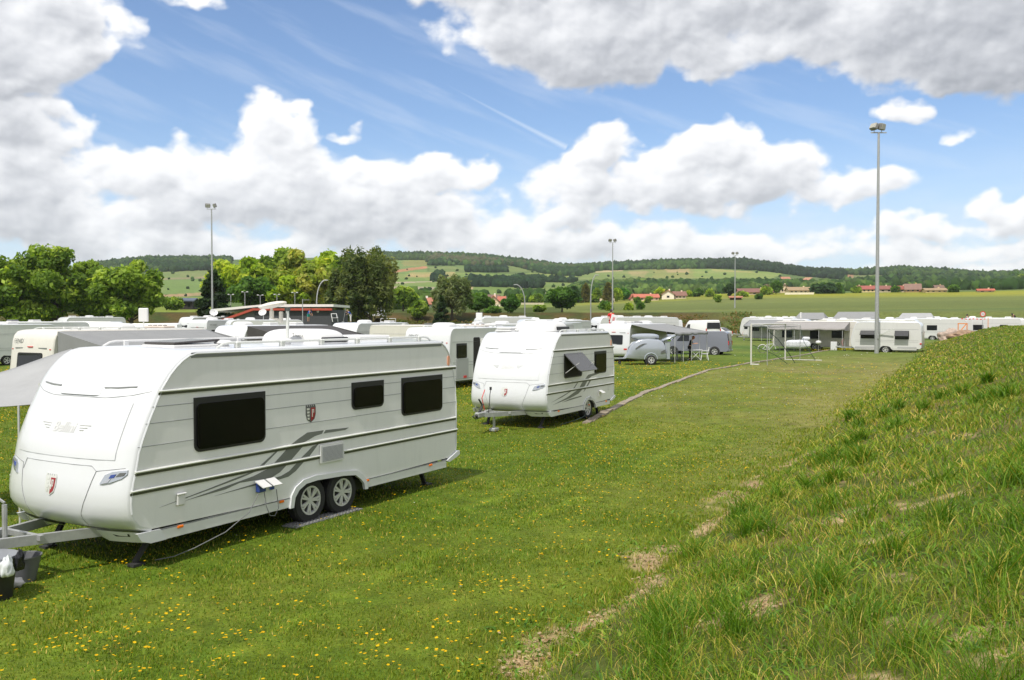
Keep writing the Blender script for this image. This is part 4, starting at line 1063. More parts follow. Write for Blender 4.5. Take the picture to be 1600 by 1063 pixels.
# propped window: dark opening, the sash swung out on its stays
mb = MB(); mb.prism(rrect(1.30, 2.50, 1.285, 1.957, .09, 5, only=(0, 1)), ys - .012, ys + .002); op = mb.build('window', BLACK, B)
mb = MB(); mb.prism(rrect(1.34, 2.46, 1.32, 1.92, .06, 4), ys - .014, ys - .008); mb.build('opening', INNER, op)
a_ = R(46); mb = MB(); mb.M = Matrix.Translation((0, ys - .015, 1.945)) @ Matrix.Rotation(-a_, 4, 'X')
mb.prism(rrect(1.30, 2.50, -.66, 0, .07, 4, only=(0, 1)), -.012, .012); mb.build('open_sash', mat('tinted_sash', (.06, .06, .062), .2, spec=.4), op)
mb = MB()
for xx in (1.38, 2.42): mb.bar((xx, ys, 1.42), (xx, ys - .42, 1.72), .015)
mb.build('window_stay', ALLOY, op)
SWB = [[(2.75, 1.19), (2.95, 1.30), (3.35, 1.32), (3.9, 1.315), (3.55, 1.27), (3.2, 1.24), (3.03, 1.19)], [(2.58, 1.13), (2.9, 1.13), (2.68, .975), (2.35, .975)], [(2.2, .91), (2.55, .91), (2.25, .80), (1.7, .72), (.6, .62), (1.5, .75)],
       [(3.06, 1.13), (3.16, 1.13), (2.92, .975), (2.83, .975)], [(2.72, .91), (2.8, .91), (2.62, .82)], [(2.2, 1.13), (2.25, 1.13), (2.0, .975), (1.92, .975)], [(1.7, .91), (1.8, .91), (1.2, .79), (.5, .69)], [(2.5, .70), (2.45, .73), (1.7, .70), (1.2, .64)]]
mb = MB()
for q in SWB: mb.prism(q, ys - .0035, ys + .001)
mb.build('side_graphic', GRAPH, B, smooth=False)
mb = MB(); mb.box((3.78, ys - .012, .69), (.16, .03, .16)); sb_ = mb.build('socket_box', WHPL, B, smooth=False); mb = MB(); mb.box((3.80, ys - .085, .755), (.20, .16, .014), rot=Matrix.Rotation(.5, 3, 'X')); mb.build('socket_lid', WHPL, sb_, smooth=False)
mb = MB(); mb.prism(rrect(4.45, 4.56, .74, .92, .02), ys - .008, ys); mb.build('gas_flap', PALE, B)
rails(B, 1.3, 4.5, ys + .14, zr - .03, n=4); rails(B, 1.3, 4.5, -ys - .14, zr - .03, n=4)
roof_ac(B, 1.9, -.15, zr, 1.05, 1.35, .30, WHPL); skylight(B, 1.3, .62, zr, .5, .5, .07); skylight(B, 3.3, .1, zr, .6, .6, .08); mushroom(B, 1.1, 0.2, zr, .06)
mb = MB(); mb.tube([(3.0, ys + .05, .25), (2.6, ys - .02, .12), (2.0, ys + .02, .06), (1.3, ys + .1, .02)], .012, 6); mb.build('mains_lead', mat('dark_green_cable', (.02, .04, .03), .6), B)
# stalk with a plug hanging over B's hitch
mb = MB(); mb.tube([(-1.0, -.1, .5), (-.95, -.1, .80), (-.85, -.05, .95), (-.72, 0, 1.08)], .012, 6); mb.box((-.72, 0, 1.11), (.05, .04, .08)); mb.tube([(-1.2, .1, .5), (-1.3, .2, .42), (-1.1, .22, .34), (-.8, .1, .42)], .016, 6); mb.build('hitch_cable', BLACK, B)
mb = MB(); mb.box((-.72, -.1, .05), (.24, .18, .09), bev=.02); mb.tube([(-.72, -.1, .05), (-.72, -.1, .45)], .035, 8); mb.build('support_foot', GALV, B)

# tubs beside the drawbar at the lower left
def ground_pt(px_, py_, z=0.0):
    a = math.atan((531.5 - HOR) / FOC); xx = (px_ - 800) / FOC; yy = -(py_ - 531.5) / FOC
    d = (xx, math.cos(a) + yy * math.sin(a), -math.sin(a) + yy * math.cos(a)); t = (z - EYE) / d[2]
    return t * d[0], t * d[1]
gx, gy = ground_pt(38, 907)
bk = empty('bucket', (gx, gy, H(gx, gy))); tag(bk, 'grey metal bucket with a wire handle beside the black tub', 'bucket')
mb = MB(); mb.lathe([(0, .01), (.115, .0), (.175, .27), (.185, .275), (.185, .288), (.168, .28), (.112, .02), (0, .02)], 24); mb.build('pail', mat('grey_plastic_pail', (.13, .135, .145), .5, vary=.2), bk)
mb = MB(); mb.tube([(.16 * math.cos(a), .16 * math.sin(a) * .3 - .10 * abs(math.sin(a)), .26 - .17 * math.sin(a)) for a in np.linspace(0, PI, 14)], .005, 5); mb.build('wire_handle', RAIL, bk)
mb = MB(); mb.lathe([(0, .2), (.14, .2)], 20); mb.build('water', mat('dull_water', (.15, .15, .16), .1), bk)
gx, gy = ground_pt(-14, 935)
tb = empty('tub', (gx, gy, H(gx, gy))); tag(tb, 'large black plastic tub with a grey lid at the left border', 'tub')
mb = MB(); mb.lathe([(0, 0), (.20, 0), (.245, .42), (.255, .43), (.255, .45), (.235, .45), (.19, .02), (0, .02)], 28); mb.build('tub_body', mat('black_tub', (.02, .02, .022), .4), tb)
mb = MB(); mb.lathe([(0, .47), (.18, .465), (.262, .455), (.262, .43)], 28); mb.build('lid', mat('tub_lid', (.22, .23, .25), .35), tb)
def crumple(name, label, cat, loc, rx, ry, rz_, m, seed):
    mb = MB(); mb.ell((0, 0, 0), (1, 1, 1), 26, 16); V = []
    for v in mb.v:
        q = Vector(v); k = 1 + .35 * mnoise.noise(q * 2.3 + Vector((seed, 0, 0))) + .15 * mnoise.noise(q * 6 + Vector((0, seed, 0)))
        V.append((q.x * rx * k, q.y * ry * k, max(-.02, q.z * rz_ * k + rz_ * .4)))
    mb.v = V; o = mb.build(name, m, None, angle=80); o.location = loc; return tag(o, label, cat)
gx, gy = ground_pt(18, 918); crumple('cloth', 'crumpled white rag lying against the grey bucket', 'rag', (gx, gy, H(gx, gy) + .02), .12, .09, .06, mat('white_rag', (.62, .60, .60), .9), 3)
gx, gy = ground_pt(2, 938); crumple('plastic_bag', 'torn white plastic bag hanging on the black tub', 'bag', (gx + .12, gy - .1, H(gx, gy) + .30), .06, .07, .13, mat('white_bag', (.65, .68, .70), .4), 8)
crumple('bin_bag', 'shiny black bag draped over the black tub side', 'bag', (gx + .16, gy + .06, H(gx, gy) + .32), .035, .07, .13, mat('black_bag', (.012, .012, .015), .25), 5)
# ------------------------------------------------------------------ the other caravans, their awnings, vans and cars
def std_window_rows(L):
    return [(.55, 1.45, 1.15, 1.75), (L * .5 - .3, L * .5 + .3, 1.2, 1.7), (L - 1.5, L - .6, 1.15, 1.75)]
CG = 'caravans parked in rows on the pitch'
def generic(label, O, th, L, w=2.3, style='rear', side=PALE, shell=WHITE, wins=None, lwins=None, endwin=True, roof=(), hs=1.0, stripes=True, zo=None, door=None, group=CG, text=None, ltext=None, db=True, ftxt=None):
    """style: front face looks along -axis. 'round' = front with big window, 'rear' = upright end towards the viewer with lamps"""
    zo = H(O[0], O[1]) if zo is None else zo
    fr = {'round': FRONT_F, 'rear': FRONT_R, 'box': [(.10, .38), (.0, .50), (.0, 1.0), (.0, 1.8), (.02, 2.2), (.07, 2.42), (.16, 2.52), (.25, 2.54)]}[style]
    root, prof, shx, ar = caravan('caravan', label, O, th, L, w, group=group, front=fr, rear=REAR_F, bulge=.06 if style != 'box' else .02, side=side, shell=shell, zo=zo, hs=hs, zb=.40)
    ys = -w / 2
    for (a, b, c, d) in (wins if wins is not None else std_window_rows(L)): side_window(root, a, b, c, d, ys, glass=GLASS, r=.07)
    for (a, b, c, d) in (lwins if lwins is not None else []): side_window(root, a, b, c, d, -ys, s_=1, glass=GLASS, r=.07)
    def fx(y, z): return interp_prof(fr, z / hs) - (.06 if style != 'box' else .02) * (1 - abs(2 * y / w) ** 2.6)
    def patch(pts, nm, m, parent=root, t=.012):
        mb = MB(); k = len(pts); a = [(fx(y, z) - t, y, z) for y, z in pts]; b = [(fx(y, z) + .01, y, z) for y, z in pts]
        mb.add(a + b, [tuple(range(k))] + [(i, (i + 1) % k, (i + 1) % k + k, i + k) for i in range(k)]); return mb.build(nm, m, parent, smooth=False)
    if endwin:
        f = patch(rrect(-.68, .68, 1.15, 1.80, .08, 3), 'end_window', BLACK); patch(rrect(-.63, .63, 1.19, 1.74, .08, 3), 'pane', GLASS, f, .016)
        patch([(-.85, 1.93), (.85, 1.93), (.85, 1.97), (-.85, 1.97)], 'trim_strip', GRAPH)
    if style in ('rear', 'box'):
        patch([(-.14, 1.98), (.14, 1.98), (.14, 2.01), (-.14, 2.01)], 'brake_light', REDL, t=.018)
        for s_ in (-1, 1):
            patch([(s_ * .78, .80), (s_ * 1.08, .80), (s_ * 1.08, .90), (s_ * .78, .90)], 'tail_lamp', REDL, t=.02)
            patch([(s_ * .94, .58), (s_ * 1.04, .58), (s_ * 1.04, .70), (s_ * .94, .70)], 'lower_lamp', REDL, t=.02)
            patch([(s_ * 1.0, 1.90), (s_ * 1.06, 1.90), (s_ * 1.06, 1.93), (s_ * 1.0, 1.93)], 'clearance_lamp', REDL, t=.016)
    if text:
        vs, fs = text_points(text, .20); mb = MB(); mb.add([(fx(-.62 - a, 2.18 + b) - .012, .62 - a, 2.18 + b) for a, b in vs], fs); mb.build('lettering', GRAPH, root, smooth=False)
    if ltext:
        vs, fs = text_points(ltext[0], ltext[1]); mb = MB(); mb.add([(ltext[2] + a, ys - .006, ltext[3] + b) for a, b in vs], fs); mb.build('side_lettering', GRAPH, root, smooth=False)
    if stripes:
        for z in (.95, 1.08, 1.95): mb = MB(); mb.box((L / 2 + .05, ys - .002, z * hs), (L - .55, .008, .012)); mb.build('side_stripe', SEAM, root, smooth=False)
    c = (ar[0] + ar[1]) / 2
    wheel(root, c, ys + .12, .32, -1, spokes=5); wheel(root, c, -ys - .12, .32, 1, spokes=5)
    if db and style == 'round': drawbar(root)
    zr = 2.56 * hs
    for k, xx, yy in roof:
        if k == 'ac': roof_ac(root, xx, yy, zr, .75, .95, .20, grille=False)
        elif k == 'sky': skylight(root, xx, yy, zr, .7, .6, .09)
        elif k == 'dark': skylight(root, xx, yy, zr, .6, .6, .09, SKYL)
        elif k == 'mush': mushroom(root, xx, yy, zr, .14)
        elif k == 'dish': dish(root, xx, yy, zr, .55, .36, yaw=-2.2, tilt=.5, m=WHPL)
        elif k == 'rail': rails(root, xx, xx + 3.0, ys + .15, zr - .02, n=4); rails(root, xx, xx + 3.0, -ys - .15, zr - .02, n=4)
        elif k == 'flat': mb = MB(); mb.tube([(xx, yy, zr - .02), (xx, yy, zr + .30)], .025, 8); mb.box((xx, yy, zr + .50), (.10, .50, .52), bev=.03); mb.build('flat_antenna', WHPL, root)
        elif k == 'vents': 
            mb = MB(); mb.box((xx, yy, zr + .05), (.55, 1.1, .09), bev=.03)
            v = mb.build('roof_vents', PINKW, root); mb = MB()
            for i in range(4): mb.box((xx - .1, yy - .42 + i * .28, zr + .11), (.14, .12, .05), bev=.02)
            mb.build('vent_cap', SKYL, v)
    return root

def seg(px_, d): return ((px_ - 800) / FOC * d, d)
def awning(label, van, s0, s1, reach, z1, col, side=-1, w=2.3, z0=2.45, poles=(0, .5, 1), ends=(True, True), group='awnings pitched against the caravans', sag=.06, wall=False, zg=0.0, pole_m=None):
    """canopy fixed along the upper edge of a caravan (local x from s0 to s1) reaching sideways"""
    root = empty('awning', van.location, van.rotation_euler.z); tag(root, label, 'awning', group)
    y0 = side * (w / 2 + .02); y1 = side * (w / 2 + reach)
    def f(u, v):
        x = s0 + (s1 - s0) * u; y = y0 + (y1 - y0) * v
        z = z0 + (z1 - z0) * v - sag * math.sin(PI * v) - .05 * abs(math.sin(PI * u * (len(poles) - 1))) * v + .012 * math.sin(u * 40) * v
        return (x, y, z)
    mb = MB(); mb.grid(f, 40, 10)
    # a hanging valance along the outer edge
    b = len(mb.v); mb.grid(lambda u, v: (f(u, 1)[0], f(u, 1)[1] + side * .01 * v, f(u, 1)[2] - .16 * v), 40, 1)
    c = mb.build('canopy', col, root, angle=80, fix=False)
    md = c.modifiers.new('cloth', 'SOLIDIFY'); md.thickness = .008
    pm = pole_m or ALLOY
    for t in poles:
        mb = MB(); q = f(min(.99, max(.01, t)), .99); mb.tube([(q[0], q[1], zg), (q[0], q[1], q[2])], .018, 8); mb.build('pole', pm, root)
    for k, t in ((0, 0), (1, 1)):
        if ends[k]:
            mb = MB(); a, b_ = f(t, 0), f(t, 1); mb.add([(a[0], a[1], a[2]), b_, (b_[0], b_[1], b_[2] - .22), (a[0], a[1] , a[2] - .75)], [(0, 1, 2, 3)]); mb.build('end_cloth', col, root, smooth=False, fix=False)
    if wall:
        mb = MB(); mb.grid(lambda u, v: (s0 + (s1 - s0) * u, y1 + .03 * math.sin(u * 60), zg + .05 + (f(u, 1)[2] - zg - .05) * v), 60, 2); mb.build('front_wall', col, root, fix=False)
    return root
CL_GREY = mat('grey_awning_cloth', (.23, .235, .24), .85, vary=.08, vscale=2)
CL_LIGHT = mat('light_grey_cloth', (.33, .335, .34), .85, vary=.12, vscale=1.5)
CL_DARK = mat('charcoal_cloth', (.055, .052, .052), .85, vary=.15, vscale=2)
CL_TAUPE = mat('taupe_cloth', (.30, .285, .275), .85, vary=.1, vscale=1.5)
CL_CREAM = mat('cream_cloth', (.62, .58, .50), .85, vary=.1)

# C: cream caravan behind the big one, its long awning to the right
Cv = generic('cream caravan with a dark end window left behind the big foreground caravan', (-14.96, 29.0), 29.9, 6.6, style='rear', shell=CREAM, side=CREAM, wins=[(1, 2, 1.1, 1.7)],
             roof=[('flat', 4.6, .2), ('vents', 5.4, .3), ('ac', 3.6, .2), ('rail', .8, 0)], text='FENDT')
awning('grey awning stretched along the flank of the cream caravan at the left', Cv, .25, 6.4, 2.9, 1.95, CL_GREY, poles=(0, .33, .66, 1), z0=2.50)
# light cloth at the left border behind the foreground caravan
def sail():
    root = empty('awning', (-7.6, 13.2, 0)); tag(root, 'light grey awning cloth reaching in from the left border behind the foreground caravan', 'awning', 'awnings pitched against the caravans')
    def P(px_, py_, d): x, z = at(px_, py_, d); return Vector((x, d, z)) - Vector((-7.6, 13.2, 0))
    a, b, c_, d_ = P(-130, 612, 13.9), P(112, 546, 15.0), P(-130, 633, 12.2), P(150, 626, 12.6)
    def f(u, v):
        p = (a.lerp(b, u)).lerp(c_.lerp(d_, u), v); return tuple(p + Vector((0, 0, -.07 * math.sin(PI * v) - .05 * math.sin(PI * u) + .012 * math.sin(9 * u + 14 * v))))
    mb = MB(); mb.grid(f, 30, 14); o = mb.build('canopy', CL_LIGHT, root, angle=80, fix=False); o.modifiers.new('cloth', 'SOLIDIFY').thickness = .008
    q = Vector(f(.56, 1)); mb = MB(); mb.tube([(q.x, q.y, 0), tuple(q)], .016, 8); mb.build('pole', ALLOY, root)
    q = Vector(f(0.02, 1)); mb = MB(); mb.tube([(q.x, q.y, 0), tuple(q)], .016, 8); mb.build('pole', ALLOY, root)
sail()
# far left pair
generic('pale grey caravan at the left border with one rounded dark window', (-29.6 - 3.2, 58 - 5.6), 29.9, 6.6, style='round', side=PALE, roof=[('ac', 2.0, 0), ('sky', 4.2, 0)], wins=[(1.8, 2.6, 1.35, 1.95), (4.2, 5.0, 1.35, 1.95)])
generic('grey caravan roof just behind the one at the left border', (-34.8, 60.5), 29.9, 7.0, style='round', side=PALE, shell=PALE, roof=[('sky', 3.4, 0), ('mush', 5.0, 0), ('dark', 1.8, 0)], hs=1.03)
# V5 / V6 on the left centre
generic('white box-ended caravan with a small dark window in front of the clubhouse', (-26.6, 78), 31, 6.2, style='box', side=WSIDE, roof=[('ac', 1.6, 0), ('sky', 3.5, 0), ('dish', 2.2, .5), ('mush', 4.6, 0)], hs=1.03, ltext=('HOBBY', .24, .8, 2.18))
generic('white caravan with dark lettering across its flank left of the roof dish', (-24.2, 76), 62, 6.6, style='round', side=WSIDE, roof=[('ac', 2.2, 0), ('sky', 4.2, 0), ('dish', 3.4, .3), ('ac', 5.3, 0)], hs=1.04, ltext=('LORRAINE', .34, 1.7, 2.05), wins=[(2.6, 3.4, 1.2, 1.7), (4.8, 5.6, 1.2, 1.7)])
D8 = generic('white caravan carrying the charcoal awning, behind the middle of the foreground roof', (-13.9, 46), 29.9, 7.0, style='round', side=WSIDE, roof=[('sky', 3.2, 0), ('ac', 1.2, 0), ('sky', 5.2, 0)])
awning('charcoal awning sloping down behind the foreground roof', D8, .4, 6.8, 3.6, 1.80, CL_DARK, z0=2.52, poles=(0, .5, 1))
generic('rounded white caravan end showing past the charcoal awning', (-10.9, 62), 29.9, 6.5, style='round', side=WSIDE, roof=[('ac', 2.5, 0), ('mush', 4.5, 0), ('sky', 5.4, 0)], hs=1.03)
generic('plain cream sided caravan between the charcoal awning and the one with an open door', (-9.6, 60.2), 118, 6.6, style='box', side=CREAM, shell=CREAM, wins=[], roof=[('mush', 2.0, 0)], hs=.98, stripes=True, endwin=False)
# V11: open door
V11 = generic('pale grey caravan with its door standing open, left behind the shorter silver one', (-2.64, 37), 29.9, 7.2, style='rear', side=PALE, wins=[(.62, 1.42, 1.25, 1.88), (3.2, 4.0, 1.3, 1.9)], roof=[('ac', 1.7, .2), ('vents', 4.0, 0), ('rail', 1.2, 0), ('sky', 5.6, 0)], text='FENDT')
ys = -1.15
mb = MB(); mb.prism(rrect(1.95, 2.48, .42, 2.12, .08, 3), ys - .006, ys + .01); dr = mb.build('doorway', INNER, V11, smooth=False)
mb = MB(); mb.M = Matrix.Translation((2.50, ys - .02, 0)) @ Matrix.Rotation(-R(62), 4, 'Z'); mb.prism(rrect(0, .55, .44, 2.08, .06, 3), -.02, .02); mb.build('open_door', WHPL, V11, smooth=False)
mb = MB(); mb.box((1.05, ys - .012, .80), (.95, .02, .86)); mb.build('locker_flap', mat('silver_flap', (.42, .43, .44), .45, metal=.2), V11, smooth=False)
mb = MB(); mb.box((1.25, ys - .03, .46), (.22, .02, .10)); mb.build('red_reflector', REDP, V11, smooth=False)
# row behind B
generic('white caravan with a blunt end on the row behind the silver caravan roof', (2.6, 70), 29.9, 6.8, style='round', side=PALE, roof=[('ac', 1.5, 0), ('sky', 4.4, 0), ('mush', 5.6, 0)])
generic('grey roofed caravan behind the open-door one, slim white mast on top', (-2.4, 58), 29.9, 7.0, style='round', side=PALE, shell=PALE, roof=[('sky', 2.2, 0), ('flat', 3.0, .4), ('mush', 4.2, 0), ('ac', 5.4, 0)])
generic('white caravan right behind the air conditioner of the shorter silver one', (1.7, 62), 29.9, 6.0, style='round', side=WSIDE, roof=[('sky', 1.4, 0), ('dark', 3.2, 0), ('mush', 4.6, 0)])
V14 = generic('white caravan with dark end window and red lamps right of the shorter silver one', (7.85, 60), 29.9, 7.4, style='rear', side=WSIDE, roof=[('ac', 1.0, 0), ('sky', 2.8, 0), ('dark', 4.4, 0), ('ac', 5.8, 0), ('mush', 3.6, .5)], wins=[(1, 2, 1.1, 1.7)])
generic('white caravan seen over the roofs behind the person in red', (4.5, 84), 29.9, 7, style='round', side=WSIDE, roof=[('ac', 2, 0), ('sky', 5, 0)])
generic('long white caravan behind the one left of the red shirt', (.8, 92), 75, 7, style='round', side=WSIDE, roof=[('ac', 2, 0), ('ac', 5, 0)])
awning('wide grey awning sheltering the silver trailer and the grey van', V14, .3, 7.2, 3.1, 1.98, CL_GREY, poles=(0, .25, .5, .75, 1), z0=2.50, ends=(False, True))
# right half
V16 = generic('white caravan under a grey awning at the foot of the far lamp post', (27.8, 106), 120, 7, style='round', side=WSIDE, roof=[('sky', 1.5, 0), ('ac', 3.6, 0)], zo=.3)
awning('grey awning with a dark front below the far lamp post', V16, .3, 6.6, 2.6, 1.85, CL_GREY, poles=(0, .33, .66, 1))
generic('cream white caravan with three small windows standing left of the goal crossbar', (32.7, 97.5), 120, 7.6, style='round', side=CREAM, shell=CREAM, wins=[(.7, 1.8, 1.15, 1.75), (3.1, 3.9, 1.25, 1.75), (4.6, 5.7, 1.15, 1.75)], roof=[('sky', 1.2, 0), ('ac', 3.0, 0), ('mush', 4.1, 0), ('sky', 5.2, 0), ('rail', 2.2, 0)], zo=.25)
V18 = generic('cream caravan under the taupe awning to the right of the goal', (29.5 - 6.3, 76 + 3.7), 119.5, 7.2, style='rear', side=CREAM, shell=CREAM, wins=[(.8, 1.7, 1.1, 1.75), (3.2, 4.0, 1.0, 1.75), (5.0, 6.0, 1.1, 1.75)], roof=[('sky', 1.0, 0), ('flat', 2.2, 0), ('mush', 3.4, 0), ('ac', 4.8, 0)], zo=.15)
awning('taupe awning with hanging ends in front of the cream caravan by the goal', V18, .2, 6.5, 2.6, 1.98, CL_TAUPE, poles=(.02, .35, .67, .97), z0=2.48, ends=(False, True))
V19 = generic('white caravan with propped-open windows just right of the tall lamp post', (32.0 - 4.55, 70.0 + 2.6), 120, 5.25, style='round', side=WSIDE, wins=[(4.3 - 1.0, 4.3 + .05, 1.15, 1.85)], roof=[('rail', .9, 0)], zo=.12, hs=1.0)
mb = MB(); mb.prism(rrect(.75, 2.1, 1.20, 1.85, .07, 3), ys - .006, ys + .01); op = mb.build('window', INNER, V19)
for q, (a, b) in enumerate(((.75, 2.1), (3.32, 4.33))):
    mb = MB(); mb.M = Matrix.Translation((0, ys - .02, 1.84)) @ Matrix.Rotation(-R(48 if q else 58), 4, 'X'); mb.prism([(a, -.62), (b, -.62), (b, 0), (a, 0)], -.01, .01); mb.build('open_sash', mat('tinted_sash', (.1, .1, .105), .12), V19)
mb = MB(); mb.bar((2.2, ys - .03, 1.50), (3.25, ys - .42, 2.0), .05, .09); mb.build('awning_arm', RAIL, V19)
mb = MB(); mb.prism([(5.1, 1.2), (5.22, 1.15), (5.26, 1.75), (5.12, 1.95)], ys + .1, -ys - .1); mb.build('rear_window', GLASS, V19, smooth=False)
mb = MB(); mb.box((5.19, ys + .10, .82), (.14, .28, .11), bev=.02); mb.build('tail_lamp', REDL, V19); mb = MB(); mb.box((5.19, -ys - .10, .82), (.14, .28, .11), bev=.02); mb.build('tail_lamp', REDL, V19)
for x_, l_ in ((1.2, 1.7), (4.2, 1.4)): mb = MB(); mb.box((x_, ys - .005, .52), (l_, .012, .12)); mb.build('lower_band', mat('grey_band', (.42, .42, .43), .5), V19, smooth=False)
generic('tall white caravan with a dark red mark between the taupe awning and the lamp post', (31.5, 84), 120, 6, style='round', side=WSIDE, roof=[('sky', 1.5, 0), ('ac', 3.5, 0)], zo=.2, hs=1.04)
generic('white caravan with one wide dark window near the boulder', (46.0, 106.5), 119, 7.2, style='round', side=WSIDE, wins=[(3.0, 4.1, 1.25, 1.85), (.8, 1.5, 1.3, 1.8)], roof=[('ac', 1.5, 0), ('sky', 3.2, 0), ('mush', 5.5, 0)], zo=.3, hs=1.03)
generic('white caravan facing its side window left of the boulder', (50.5, 104.8), 100, 3.2, style='box', side=WSIDE, wins=[(.9, 1.5, 1.2, 1.8)], roof=[('sky', 1.5, 0)], zo=.3, hs=1.03, endwin=False)
generic('white caravan with a double window behind the orange frame', (53.2, 106.5), 120, 6.4, style='round', side=WSIDE, wins=[(1.4, 2.5, 1.2, 1.85), (4.2, 5.0, 1.2, 1.85)], roof=[('ac', 1.3, 0), ('sky', 3, 0), ('sky', 5, 0)], zo=.35, hs=1.04)
generic('windowless white caravan left of the person in black at the right border', (59.3, 110), 112, 3.2, style='box', side=WSIDE, wins=[], roof=[('mush', 3.5, 0)], zo=.3, hs=1.0, endwin=False)
generic('white caravan with a narrow dark doorway at the right border', (58.9, 105.4), 118, 5.5, style='box', side=PALE, wins=[(.25, .68, .9, 1.8)], roof=[('sky', .8, 0), ('mush', 2.5, 0)], zo=.3, hs=1.0)
# a second row further back, only roofs showing
back = [((36.5, 122), 120, 'white caravan roof far behind the cream caravan by the goal'), ((30.0, 118), 120, 'pale caravan roof behind the three-window caravan'), ((52.5, 124), 122, 'white caravan roof far behind the tall lamp post'),
        ((14.0, 104), 60, 'white caravan roof behind the small panel vans'), ((-36, 100), 35, 'white caravan roof beneath the plane trees at the left'), ((-49, 98), 40, 'white caravan roof at the foot of the leftmost trees'), ((-3.5, 96), 66, 'white caravan roof left behind the silver caravan air conditioner'), ((9.5, 98), 66, 'white caravan roof right behind the silver caravan air conditioner')]
for (O, th, lab) in back: generic(lab, O, th, 7.0, style='round', side=WSIDE, roof=[('sky', 1.4, 0), ('ac', 3.4, .2), ('mush', 4.6, -.3), ('sky', 5.6, 0), ('rail', 1.8, 0)], hs=1.05, zo=.4)

def tent(label, px_, d, w_, hr, he, m):
    x, y = seg(px_, d); root = empty('tent', (x, y, H(x, y)), R(-29)); tag(root, label, 'tent', 'grey pitched tents in the far rows')
    mb = MB(); mb.add([(-w_ / 2, -1.6, he), (w_ / 2, -1.6, he), (w_ / 2 - .5, 0, hr), (-w_ / 2 + .5, 0, hr), (-w_ / 2, 1.6, he), (w_ / 2, 1.6, he)], [(0, 1, 2, 3), (3, 2, 5, 4), (0, 3, 4), (1, 5, 2)]); c = mb.build('canopy', m, root, smooth=False, fix=False); c.modifiers.new('cloth', 'SOLIDIFY').thickness = .02
    mb = MB(); mb.box((0, 0, he / 2), (w_ - .1, 3.1, he - .05)); mb.build('tent_wall', CL_LIGHT, root, smooth=False)
tent('grey pitched tent roof rising left of the tall lamp post', 1338, 116, 5.5, 3.45, 2.5, CL_GREY)
tent('small grey pitched tent roof behind the three-window caravan', 1268, 118, 4.0, 3.35, 2.5, CL_GREY)
tent('grey tent roof over the white caravans right of the lamp post', 1432, 120, 4.5, 3.2, 2.4, CL_LIGHT)
# ---- vans and cars
def vehicle(name, label, cat, loc, head, L, W, Ht, body, prof, glassp, wheels, wr=.33, lights=True, group=None, tumble=.86, side_glass=(), extra=None):
    """prof: closed outline (x from front, z); side pinches above the waist"""
    root = empty(name, loc, head); tag(root, label, cat, group)
    waist = Ht * .52; mb = MB(); n = len(prof); rows = [(-1, .04), (-.96, .0), (-.5, 0), (0, 0), (.5, 0), (.96, 0), (1, .04)]
    cx, cz = L / 2, Ht / 2
    vs = []
    for t, ins in rows:
        for x, z in prof:
            k = 1 if z < waist else 1 - (1 - tumble) * (z - waist) / (Ht - waist)
            bow = (1 - t * t) * .06 * (1 if x > L / 2 else -1) * (1 if abs(x - L / 2) > L * .4 else 0)
            vs.append((x + bow + (cx - x) * ins * .12, t * W / 2 * k, z + (cz - z) * ins * .8))
    fs = [(r_ * n + i, r_ * n + (i + 1) % n, (r_ + 1) * n + (i + 1) % n, (r_ + 1) * n + i) for r_ in range(len(rows) - 1) for i in range(n)]
    fs += [tuple(range(n)), tuple(reversed(range((len(rows) - 1) * n, len(rows) * n)))]
    mb.add(vs, fs); mb.build('body', body, root, angle=40)
    def sy(z, e=.006): return W / 2 * (1 if z < waist else 1 - (1 - tumble) * (z - waist) / (Ht - waist)) + e
    for s_ in (-1, 1):
        for poly in side_glass:
            mb = MB(); k = len(poly); a = [(x, s_ * sy(z), z) for x, z in poly]; b = [(x, s_ * (sy(z) - .03), z) for x, z in poly]
            mb.add(a + b, [tuple(range(k)), tuple(reversed(range(k, 2 * k)))] + [(i, (i + 1) % k, (i + 1) % k + k, i + k) for i in range(k)]); mb.build('side_window', GLASS, root, smooth=False)
    for (x0, z0, x1, z1) in glassp:
        mb = MB(); d = Vector((x1 - x0, 0, z1 - z0)).normalized(); nrm = Vector((-d.z, 0, d.x)) * (.075 if x0 < L / 2 else .075)
        if (nrm.x > 0) == (x0 < L / 2): nrm = -nrm
        wa, wb = sy(z0, -.10), sy(z1, -.10)
        v4 = [(x0, -wa, z0), (x0, wa, z0), (x1, wb, z1), (x1, -wb, z1)]
        mb.add([tuple(Vector(v) + nrm * .4) for v in v4] + [tuple(Vector(v) + nrm) for v in v4], [(0, 1, 2, 3), (7, 6, 5, 4), (0, 1, 5, 4), (1, 2, 6, 5), (2, 3, 7, 6), (3, 0, 4, 7)]); mb.build('windscreen' if x0 < L / 2 else 'rear_window', GLASS, root, smooth=False)
    for x in wheels:
        for s_ in (-1, 1):
            mb = MB(); mb.lathe([(0, 0), (wr + .07, 0), (wr + .07, .012)], 22, 'y', (x, s_ * (W / 2 + .002) - (.012 if s_ > 0 else 0), wr)); mb.build('wheel_well', CHASS, root)
            wheel(root, x, s_ * (W / 2 - .06), wr, s_, spokes=5)
    if lights:
        for s_ in (-1, 1):
            mb = MB(); mb.box((L - .02, s_ * (W / 2 - .08), Ht * .52), (.08, .12, .34), bev=.02); mb.build('tail_light', REDL, root)
            mb = MB(); mb.box((.12, s_ * (W / 2 - .20), Ht * .40), (.18, .30, .13), bev=.03); mb.build('headlight', LENS, root)
    mb = MB(); mb.box((L - .02, 0, .42), (.16, W * .94, .18), bev=.04); mb.build('rear_bumper', body, root)
    return root
GREYMET = mat('grey_metallic_paint', (.20, .21, .25), .3, metal=.2, coat=.5)
SILVMET = mat('silver_metallic_paint', (.36, .39, .44), .22, metal=.3, coat=.6)
